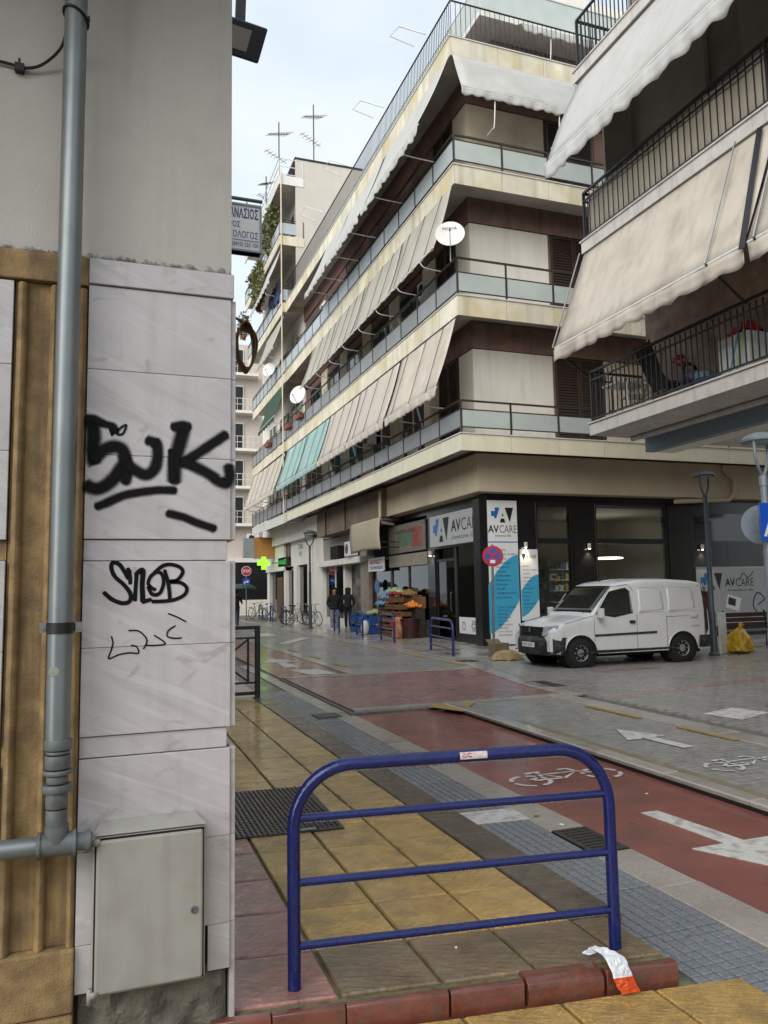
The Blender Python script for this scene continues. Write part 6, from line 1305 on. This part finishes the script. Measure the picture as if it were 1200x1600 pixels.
# ------------------------------------------------------------------ things round the van
card = mat('cardboard', '#7d6a52', .85, .15, 5, dirt=((.2,.16,.12), .5, 5))
t = thing('cardboard_box', 'brown cardboard box on the pavement behind the van front', 'box', (8.95, 16.75, -.05), R(12)); MB().box(-.2, .2, -.15, .15, 0, .33).build('carton', card, t, bevel=.01); MB().hexa([(-.2,.151,.32),(.2,.151,.32),(.2,.25,.4),(-.2,.25,.4),(-.2,.151,.33),(.2,.151,.33),(.2,.25,.41),(-.2,.25,.41)]).build('flap', card, t)
t = thing('crushed_carton', 'crushed flattened carton on the ground at the van bumper', 'box', (8.75, 16.0, -.055), R(-20)); b = MB(); b.grid(lambda u, v: ((u-.5)*.75, (v-.5)*.45+.04*math.sin(u*9), .02+.2*math.sin(math.pi*u)**.5*math.sin(math.pi*v)**.4+.05*mnoise.noise((u*5, v*5, 2))), 12, 9); b.build('carton', mat('sack_tan', '#94815f', .85, .2, 6), t)
t = thing('yellow_bag', 'full yellow plastic rubbish bag beside the lamp post', 'bag', (14.35, 14.75, -.055)); b = MB()
def bagf(u, v):
    a = 2*math.pi*u; ca, sa_ = math.cos(a), math.sin(a); r = (.31*(1-v**3)*(min(1, v*9+.1))**.5)*(1+.3*mnoise.noise((ca*1.8, sa_*1.8, v*2.5))+.16*mnoise.noise((ca*6, sa_*6, v*5)))+.012+.05*max(0, v-.9)*10*(.6+.4*math.sin(a*5)); return (r*ca+.1*v*v, r*sa_, .6*v+.04*mnoise.noise((ca*4, sa_*4, v*4)))
b.grid(bagf, 56, 26); b.build('bag', mat('yellow_plastic', '#b08d14', .3, .2, 6, bump=.8, bscale=14), t, True); MB().tube([(.09, 0, .55), (.1, 0, .6), (.17, .03, .67)], [.04, .03, .07], 8).build('knot', MATS['yellow_plastic'], t, True)
tag(MB().hexa([(13.72,14.62,-.055),(14.08,14.78,-.055),(14.06,14.82,-.055),(13.70,14.66,-.055),(13.74,14.66,.92),(14.1,14.82,.92),(14.08,14.86,.92),(13.72,14.7,.92)]).build('white_board', white_m, bevel=.01), 'white flat board leaning at the lamp post next to the yellow bag', 'board')
t = thing('bench', 'street bench with brown slat back at the right edge behind the lamp', 'bench', (16.0, 15.9, -.055)); wd = mat('bench_wood', '#4a2c26', .5, .2, 6)
for k in range(3): MB().box(-.9, .9, .22+.02*k, .26+.02*k, .52+.13*k, .63+.13*k).build('back_slat', wd, t, bevel=.01)
for k in range(3): MB().box(-.9, .9, -.25+.15*k, -.12+.15*k, .42, .46).build('seat_slat', mat('bench_grey', '#6d6d6e', .3, .1) if 'bench_grey' not in MATS else MATS['bench_grey'], t, bevel=.01)
for x in (-.7, .7): MB().tube([(x, -.22, 0), (x, -.2, .42), (x, .2, .42), (x, .28, .95)], .025, 8).tube([(x, .2, .42), (x, .25, 0)], .025, 8).build('leg', iron_bk, t)
# litter: white and orange wrapper draped over the step
t = thing('crisp_packet', 'crumpled white and orange plastic wrapper lying over the red step edge', 'litter', (2.03, 2.95, 0))
wp = mat('wrapper_white', '#cfd3d8', .25, .12, 30, dirt=((.45,.48,.55), .5, 40)); wo = mat('wrapper_orange', '#c2450f', .3, .1, 20)
mid = [(1.985, 3.01, .012), (2.015, 2.99, .034), (2.04, 2.945, .034), (2.052, 2.9, .024), (2.058, 2.866, -.02), (2.066, 2.852, -.055), (2.075, 2.838, -.082)]
mid = smoothpath(mid, 6); n = len(mid)
def wr(u0, u1, u, v, sgn):
    f = u0+(u1-u0)*u; i = min(n-1, f*(n-1)); p = mid[int(i)].lerp(mid[min(n-1, int(i)+1)], i-int(i))
    d = (mid[min(n-1, int(i)+1)]-mid[max(0, int(i)-1)]).normalized(); sd = Vector((.95, -.1, 0)).lerp(Vector((.5, -.8, 0)), max(0, 1-f*2.2)).normalized(); nr = sd.cross(d).normalized()
    if nr.z < 0 and f < .5 or nr.y > 0: nr = -nr
    w_ = .028+.06*min(1, f*1.8)**.7; q = p+sd*w_*(v-.5); bul = math.sin(math.pi*v)**.7*math.sin(math.pi*min(.97, max(.05, f)))**.5
    cr = .5*mnoise.noise((q.x*55, q.y*55, q.z*55))+.35*mnoise.noise((q.x*120, q.y*120, q.z*120))
    return tuple(q+nr*(sgn*.011*bul+.024*cr*bul+.009)+sd*.008*mnoise.noise((f*9, v*4, 2)))
for sg in (1, -1):
    sub(t, MB().grid(lambda u, v: wr(0, .7, u, v, sg), 34, 16), 'white_part', wp, solid=.001); sub(t, MB().grid(lambda u, v: wr(.7, 1, u, v, sg), 14, 16), 'orange_part', wo, solid=.001)
rn = random.Random(11)
for k, (x, y, z, s) in enumerate(((2.02, 2.72, -.108, .013), (1.5, 3.3, .001, .005), (2.7, 3.2, -.099, .006), (1.1, 5.0, .001, .005), (3.05, 5.2, -.099, .02), (3.1, 4.95, -.099, .018), (3.6, 4.8, -.103, .014), (4.2, 5.4, -.103, .01))):
    b = MB(); b.grid(lambda u, v: (x+(u-.5)*2*s, y+(v-.5)*1.4*s, z+.004+.004*math.sin(u*7+v*4)), 4, 4); tag(b.build('litter_scrap', card if k % 2 == 0 else sign_w, None, solid=.002), ['dark scrap of litter on the yellow tiles below the step', 'tiny white scrap of litter on the mossy front tiles', 'tiny dark scrap on the grey grooved tiles', 'tiny white scrap beside the checker plate', 'dark leaf scrap on the granite kerb beyond the drain grate', 'white scrap on the granite kerb near the drain grate', 'dark scrap on the red bike lane left of the arrow', 'tiny white scrap on the red bike lane behind the rail'][k], 'litter', 'scraps of litter')
# ------------------------------------------------------------------ greengrocer's display
wood = mat('crate_wood', '#6b4a30', .75, .2, 6, rnd=.2); bluec = mat('crate_blue', '#1d4f8f', .45, .15, 6, rnd=.1)
def crate_parts(t, m, w_=.5, l=.36, h=.16):
    for sy in (-1, 1):
        for k in range(2): MB().box(-w_/2, w_/2, sy*l/2-.006, sy*l/2+.006, .02+k*.07, .07+k*.07).build('side_slat', m, t)
    for sx in (-1, 1): MB().box(sx*w_/2-.008, sx*w_/2+.008, -l/2+.007, l/2-.007, .02, h-.02).build('end_board', m, t)
    for sx in (-1, 1):
        for sy in (-1, 1): MB().box(sx*(w_/2-.025)-.012, sx*(w_/2-.025)+.012, sy*(l/2-.022)-.012, sy*(l/2-.022)+.012, 0, h+.02).build('corner_post', m, t)
    MB().box(-w_/2+.01, w_/2-.01, -l/2+.01, l/2-.01, .012, .024).build('base', m, t)
proto = {}
def crate(x, y, z, rz, kind, lab, grp, s=1.3):
    if kind not in proto:
        t = thing('fruit_crate', lab, 'crate', (x, y, z), rz, grp); crate_parts(t, wood if kind == 'w' else bluec, h=.16 if kind == 'w' else .26); proto[kind] = t
    else: t = copy_tree(proto[kind])
    t.location = (x, y, z); t.rotation_euler = (0, 0, rz); t.scale = (s, s, s); t['label'] = lab; t['group'] = grp
for si, (y, nn) in enumerate(((25.2, 5), (26.0, 6), (26.8, 6))):
    for k in range(nn): crate(9.75+random.uniform(-.03, .03), y, -.045+k*.235, R(90), 'w', 'wooden fruit crate, %s from the ground in the %s stack from the shop entrance' % (['first', 'second', 'third', 'fourth', 'fifth', 'sixth'][k], ['first', 'second', 'third'][si]), 'stacked wooden crates')
for si, y in enumerate((28.0, 28.9, 29.8)):
    for k in range(2): crate(9.6, y, -.045+k*.37, R(90), 'b', 'blue plastic crate, %s in the %s pile counted from the wooden stacks' % (['lower', 'upper'][k], ['first', 'second', 'third'][si]), 'blue plastic crates')
def heap(x, y, z, lx, ly, h, r, n, m, lab, seed, cat='fruit'):
    rn = random.Random(seed); t = thing('fruit_heap', lab, cat, (x, y, z), 0, 'fruit and vegetable heaps'); b = MB()
    for _ in range(n):
        u, v = rn.uniform(-1, 1), rn.uniform(-1, 1); b.sphere((u*lx/2, v*ly/2, r+h*(1-max(abs(u), abs(v)))*rn.uniform(.6, 1)), (r, r, r*rn.uniform(.85, 1)), 7, 5)
    tag(b.build('fruit', m, t, True), kind='stuff')
org = mat('orange_fruit', '#c8781c', .5, .15, 8); redf = mat('red_fruit', '#8c2a1e', .5, .2, 8); grn = mat('cabbage_green', '#9aa878', .6, .3, 8); yel = mat('banana_yellow', '#c0a838', .5, .15, 8); brnf = mat('onion_brown', '#8a6038', .6, .25, 8)
tb = thing('display_stand', 'stepped display stand of the greengrocer', 'stand', (10.1, 26.5, -.05))
sub(tb, MB().box(9.95, 10.3, 24.5, 28.4, .0, .95), 'lower_step', mat('stand_dark', '#2b2622', .7, .2)); sub(tb, MB().box(10.15, 10.34, 24.5, 28.4, .951, 1.35), 'upper_step', wood)
heap(10.0, 24.9, .96, .4, .8, .22, .055, 90, org, 'bright heap of oranges on the right of the stand', 1); heap(10.0, 26.6, .97, .4, .8, .2, .055, 70, redf, 'heap of red fruit in the middle of the stand', 2); heap(10.2, 27.2, 1.36, .3, 1.3, .22, .11, 26, grn, 'pale green cabbages on the top shelf of the stand', 3); heap(10.2, 25.8, 1.36, .3, 1.0, .18, .07, 50, brnf, 'brown onions on the top shelf of the stand', 4); heap(9.95, 27.7, .97, .35, .5, .18, .06, 40, yel, 'yellow fruit heap at the left of the stand', 6); heap(9.75, 26.0, 1.38, .5, .5, .12, .05, 45, redf, 'red fruit in the topmost wooden crate', 8); heap(9.75, 28.2, .66, .5, .4, .15, .07, 30, grn, 'greens heaped in the upper blue crate', 9)
t = thing('blue_tarp', 'blue plastic sheet draped over the front crates', 'sheet', (9.6, 26.9, 1.2)); b = MB(); b.grid(lambda u, v: (9.72-.28*v, 26.4+.9*u+.1*v*(u-.5), 1.62-.55*v-.5*abs(u-.5)*(1-v)), 8, 6); sub(t, b, 'sheet', mat('tarp_blue', '#2f7fb0', .4, .1), smooth=True, solid=.01)
t = thing('firewood_sack', 'red and tan sack standing at the foot of the crates', 'sack', (9.35, 24.75, -.045), R(10)); b = MB(); b.grid(lambda u, v: (.17*math.cos(2*math.pi*u)*(1-.35*v**3)+.08*v, .24*math.sin(2*math.pi*u)*(1-.45*v**3), .72*v), 14, 8); b.build('sack', mat('sack_print', '#a0603c', .5, .4, 7, dirt=((.5,.4,.28), .8, 5)), t, True, solid=.01); MB().box(-.19, -.165, -.14, .14, .42, .62).build('printed_label', sign_rd, t)
t = thing('dark_bin', 'dark red plastic bin at the corner of the fruit stand', 'bin', (9.75, 24.55, -.045)); MB().lathe([(.26, 0), (.33, .62), (.35, .62), (.35, .66), (.3, .66), (.28, .3)], n=18).build('body', mat('bin_maroon', '#3d1f1d', .5, .15), t, True)
t = thing('white_sack', 'white sack beside the blue crates', 'sack', (9.15, 27.6, -.045)); b = MB(); b.grid(lambda u, v: (.16*math.cos(2*math.pi*u)*math.sin(math.pi*(.12+.8*v))**.5, .16*math.sin(2*math.pi*u)*math.sin(math.pi*(.12+.8*v))**.5, .5*v+.02), 12, 8); b.build('sack', sign_w, t, True)
# ------------------------------------------------------------------ bicycles
def bicycle(x, y, rz, m, lab, lean=.08):
    t = thing('bicycle', lab, 'bicycle', (x, y, -.045), rz, 'bicycles parked by the far rails'); t.rotation_euler = (lean, 0, rz)
    for wx in (-.52, .52):
        w_ = MB().tube([(wx+.33*math.cos(a), 0, .35+.33*math.sin(a)) for a in [2*math.pi*i/24 for i in range(24)]], .02, 6, closed=True).build('wheel', blackp, t, True); b = MB()
        for k in range(10): a = math.pi*k/5; b.tube([(wx, 0, .35), (wx+.32*math.cos(a), 0, .35+.32*math.sin(a))], .003, 3)
        b.build('spokes', steel, w_)
    MB().tube([(-.52, 0, .35), (-.08, 0, .3), (.36, 0, .82), (-.2, 0, .78), (-.08, 0, .3)], .018, 6).tube([(-.52, 0, .35), (-.2, 0, .78), (-.23, 0, .92)], .014, 6).tube([(.52, 0, .35), (.36, 0, .82), (.33, 0, .98)], .016, 6).build('frame', m, t, True)
    MB().tube(smoothpath([(.28, -.28, 1.0), (.36, -.2, 1.03), (.34, 0, 1.0), (.36, .2, 1.03), (.28, .28, 1.0)], 3), .014, 6).build('handlebar', steel, t, True); MB().sphere((-.24, 0, .95), (.13, .07, .035), 10, 6).build('saddle', blackp, t, True)
    MB().tube([(-.08, -.1, .22), (-.08, .1, .38)], .012, 5).box(-.14, -.02, -.14, -.08, .2, .23).build('pedals', metal_dk, t); MB().box(-.75, -.42, -.07, .07, .72, .74).build('carrier', metal_dk, t); return t
fr1 = mat('bike_dark', '#25282c', .4, .1); fr2 = mat('bike_blue', '#2d4a78', .4, .1); fr3 = mat('bike_red', '#4a2623', .4, .1)
bicycle(8.95, 37.3, R(-10), fr1, 'dark bicycle parked nearest to the far lamp post'); bicycle(9.35, 36.2, R(-70), fr3, 'dark red bicycle seen end-on right of the lamp post'); bicycle(9.0, 38.6, R(20), fr1, 'dark bicycle with crate behind the nearest bicycle'); bicycle(8.95, 44.5, R(-75), fr2, 'blue bicycle seen end-on near the brown door'); bicycle(8.8, 47.5, R(-60), fr1, 'farthest dark bicycle near the stop sign')
# ------------------------------------------------------------------ people
def body_mesh(J, E, rad, root, mats, pick, name):
    names = list(J); me = bpy.data.meshes.new('sk'); me.from_pydata([J[k] for k in names], [(names.index(a), names.index(b)) for a, b in E], [])
    o = bpy.data.objects.new('sk', me); COL.objects.link(o); o.modifiers.new('s', 'SKIN'); sv = me.skin_vertices[0].data
    for i, k in enumerate(names): r_ = rad[k]; sv[i].radius = r_ if isinstance(r_, tuple) else (r_, r_); sv[i].use_root = (k == root)
    sb_ = o.modifiers.new('u', 'SUBSURF'); sb_.levels = 2; sb_.render_levels = 2
    r = bpy.data.meshes.new_from_object(o.evaluated_get(bpy.context.evaluated_depsgraph_get())); bpy.data.objects.remove(o); r.name = name; r.materials.clear()
    for q in mats: r.materials.append(q)
    for p in r.polygons: p.material_index = pick(p.center); p.use_smooth = True
    return r
skin = mat('skin', '#a87a62', .6, .08); hairm = mat('hair', '#1c1613', .7, .2, 20)
def person(lab, loc, rz, top, legs, shoes, stride=.12, hood=None, arm='pocket', hair=True):
    t = thing('person', lab, 'person', loc, rz); s = stride      # faces local -Y
    J = dict(pel=(0, 0, .95), sp=(0, .0, 1.12), ch=(0, -.01, 1.32), nk=(0, -.01, 1.48), nk2=(0, -.02, 1.53), hd=(0, -.035, 1.62), hd2=(0, -.03, 1.72))
    E = [('pel', 'sp'), ('sp', 'ch'), ('ch', 'nk'), ('nk', 'nk2'), ('nk2', 'hd'), ('hd', 'hd2')]; rad = dict(pel=(.17, .125), sp=(.165, .125), ch=(.2, .135), nk=(.1, .08), nk2=(.062, .065), hd=(.082, .1), hd2=(.072, .085))
    for sx, n_ in ((-1, 'l'), (1, 'r')):
        f = s*sx
        J.update({n_+'sh': (sx*.19, 0, 1.42), n_+'el': (sx*.29, .04, 1.14), n_+'wr': (sx*.21, -.12, .98) if arm == 'pocket' or sx > 0 else (sx*.2, -.25, 1.3), n_+'hp': (sx*.095, 0, .9), n_+'kn': (sx*.1, -f*.5-.03, .5), n_+'an': (sx*.1, -f, .09), n_+'to': (sx*.11, -f-.17, .045)})
        if arm != 'pocket' and sx < 0: J[n_+'el'] = (sx*.3, -.05, 1.16)
        E += [('ch', n_+'sh'), (n_+'sh', n_+'el'), (n_+'el', n_+'wr'), ('pel', n_+'hp'), (n_+'hp', n_+'kn'), (n_+'kn', n_+'an'), (n_+'an', n_+'to')]
        rad.update({n_+'sh': .085, n_+'el': .062, n_+'wr': .05, n_+'hp': .115, n_+'kn': .085, n_+'an': .06, n_+'to': .045})
    def pick(c):
        if c.z > 1.5: return 3
        if c.z < .1: return 2
        if c.z < .93: return 1
        return 0
    me = body_mesh(J, E, rad, 'pel', [top, legs, shoes, skin], pick, 'body'); link('body', me, t)
    # face: nose, eyes, ears
    b = MB().sphere((0, -.135, 1.645), (.013, .02, .022), 8, 6)
    for sx in (-1, 1): b.sphere((sx*.085, -.03, 1.64), (.012, .022, .032), 8, 6)
    b.build('nose_and_ears', skin, t, True); b = MB()
    for sx in (-1, 1): b.sphere((sx*.032, -.122, 1.675), (.012, .006, .007), 8, 6)
    b.box(-.026, .026, -.128, -.12, 1.594, 1.602); b.build('eyes_and_mouth', hairm, t)
    if hood: MB().grid(lambda u, v: (.118*math.sin(math.pi*(u*1.3-.15))*1.0*math.cos(math.pi*(u-.5)*0)+0 if False else .12*math.cos(math.pi*(1.25*u-.125)), .02+.11*math.sin(math.pi*(1.25*u-.125))*(1-.1*v)-.06, 1.5+.0+.27*math.sin(v*math.pi/2)) if v < .75 else (.12*math.cos(math.pi*(1.25*u-.125))*(1-(v-.75)*3.2), (.02+.11*math.sin(math.pi*(1.25*u-.125))*(1-.1*v)-.06)*(1-(v-.75)*2), 1.5+.27*math.sin(v*math.pi/2)+.02*(v-.75)*4), 16, 14).build('hood', hood, t, True, solid=.02)
    else: MB().sphere((0, .005, 1.7), (.1, .115, .1), 14, 10).build('hair', hairm, t, True)
    # jacket hem and cuffs
    MB().lathe([(.185, .0), (.195, .04), (.18, .1)], (0, 0, .9), 18, caps=False).build('jacket_hem', top, t, True, solid=.02)
    return t
jk = mat('black_hoodie', '#101012', .85, .2, 6); jog = mat('grey_joggers', '#8d8d92', .85, .12, 6); shw = mat('white_shoes', '#c6c6c4', .6, .1); jean = mat('blue_jeans', '#22364f', .85, .15, 8); dkt = mat('dark_trousers', '#17181c', .85, .1)
person('person in black hooded sweatshirt and grey joggers walking with hands in pockets', (8.95, 31.0, -.05), R(-12), jk, jog, shw, .14, hood=jk)
p2 = person('person in dark clothes standing at the graffiti covered door', (10.15, 33.0, -.05), R(150), jk, dkt, dkt, .03, hood=jk)
person('person in dark jacket and jeans under a dark green umbrella at the marble edge', (6.3, 40.0, -.09), R(160), mat('dark_jacket', '#15161c', .8, .2, 6), jean, dkt, .14, arm='hold')
u = thing('umbrella', 'dark green open umbrella held above the person at the marble edge', 'umbrella', (6.55, 40.1, 1.25)); um = mat('umbrella_green', '#2f4a48', .5, .15, 4); c = Vector((6.62, 40.0, 2.05))
for k in range(8):
    b = MB()
    def uf(a, v, k=k): an = R(45*(k+a)); r = .72*math.sin(v*math.pi/2*.98); sag_ = .05*math.sin(math.pi*a)*v; return (c.x+r*math.cos(an)*(1-sag_), c.y+r*math.sin(an)*(1-sag_), c.z+.0-.3*(1-math.cos(v*math.pi/2))+.03*math.sin(math.pi*a)*v)
    b.grid(uf, 5, 6); sub(u, b, 'canopy_panel', um, smooth=True, solid=.004)
sub(u, MB().tube([(6.6, 40.05, 1.1), (6.62, 40.0, 2.12)], .012, 6), 'shaft', metal_dk); sub(u, MB().tube([(6.6, 40.05, 1.12), (6.6, 40.05, 1.02), (6.64, 40.05, .99), (6.67, 40.05, 1.03)], .018, 6), 'handle', blackp)
# ------------------------------------------------------------------ separate pieces become parts of their own
def split_loose(o):
    bm = bmesh.new(); bm.from_mesh(o.data); bm.verts.ensure_lookup_table(); seen = set(); comps = []
    for v in bm.verts:
        if v.index in seen: continue
        st = [v]; seen.add(v.index); c = []
        while st:
            q = st.pop(); c.append(q.index)
            for e in q.link_edges:
                r = e.other_vert(q)
                if r.index not in seen: seen.add(r.index); st.append(r)
        comps.append(set(c))
    bm.free()
    if len(comps) < 2: return
    me = o.data; base = o.name.split('.')[0]
    for i, c in enumerate(comps):
        idx = sorted(c); mp = {a: k for k, a in enumerate(idx)}; nm_ = bpy.data.meshes.new(base); fs = [p for p in me.polygons if p.vertices[0] in c]
        nm_.from_pydata([me.vertices[a].co[:] for a in idx], [], [[mp[a] for a in p.vertices] for p in fs])
        for q in me.materials: nm_.materials.append(q)
        nm_.polygons.foreach_set('material_index', [p.material_index for p in fs]); nm_.polygons.foreach_set('use_smooth', [p.use_smooth for p in fs])
        if i == 0: first = nm_
        else:
            n_ = o.copy(); n_.data = nm_; COL.objects.link(n_)
    o.data = first
for _o in list(bpy.data.objects):
    if _o.type == 'MESH' and _o.name.split('.')[0] in ('clamp_bolt', 'wheel_well', 'folded_awning_frame', 'cable_pipe', 'stall_riser', 'end_wall_panel', 'core_ground', 'arch_lip', 'grille_bar', 'slat', 'hinge', 'shop_fascia', 'wiper', 'penthouse_glass', 'penthouse_rail', 'shop_back_wall', 'soffit_beam', 'bracket', 'diagonal', 'hook', 'terrace_screen', 'door_frame', 'sticker_print'):
        split_loose(_o)
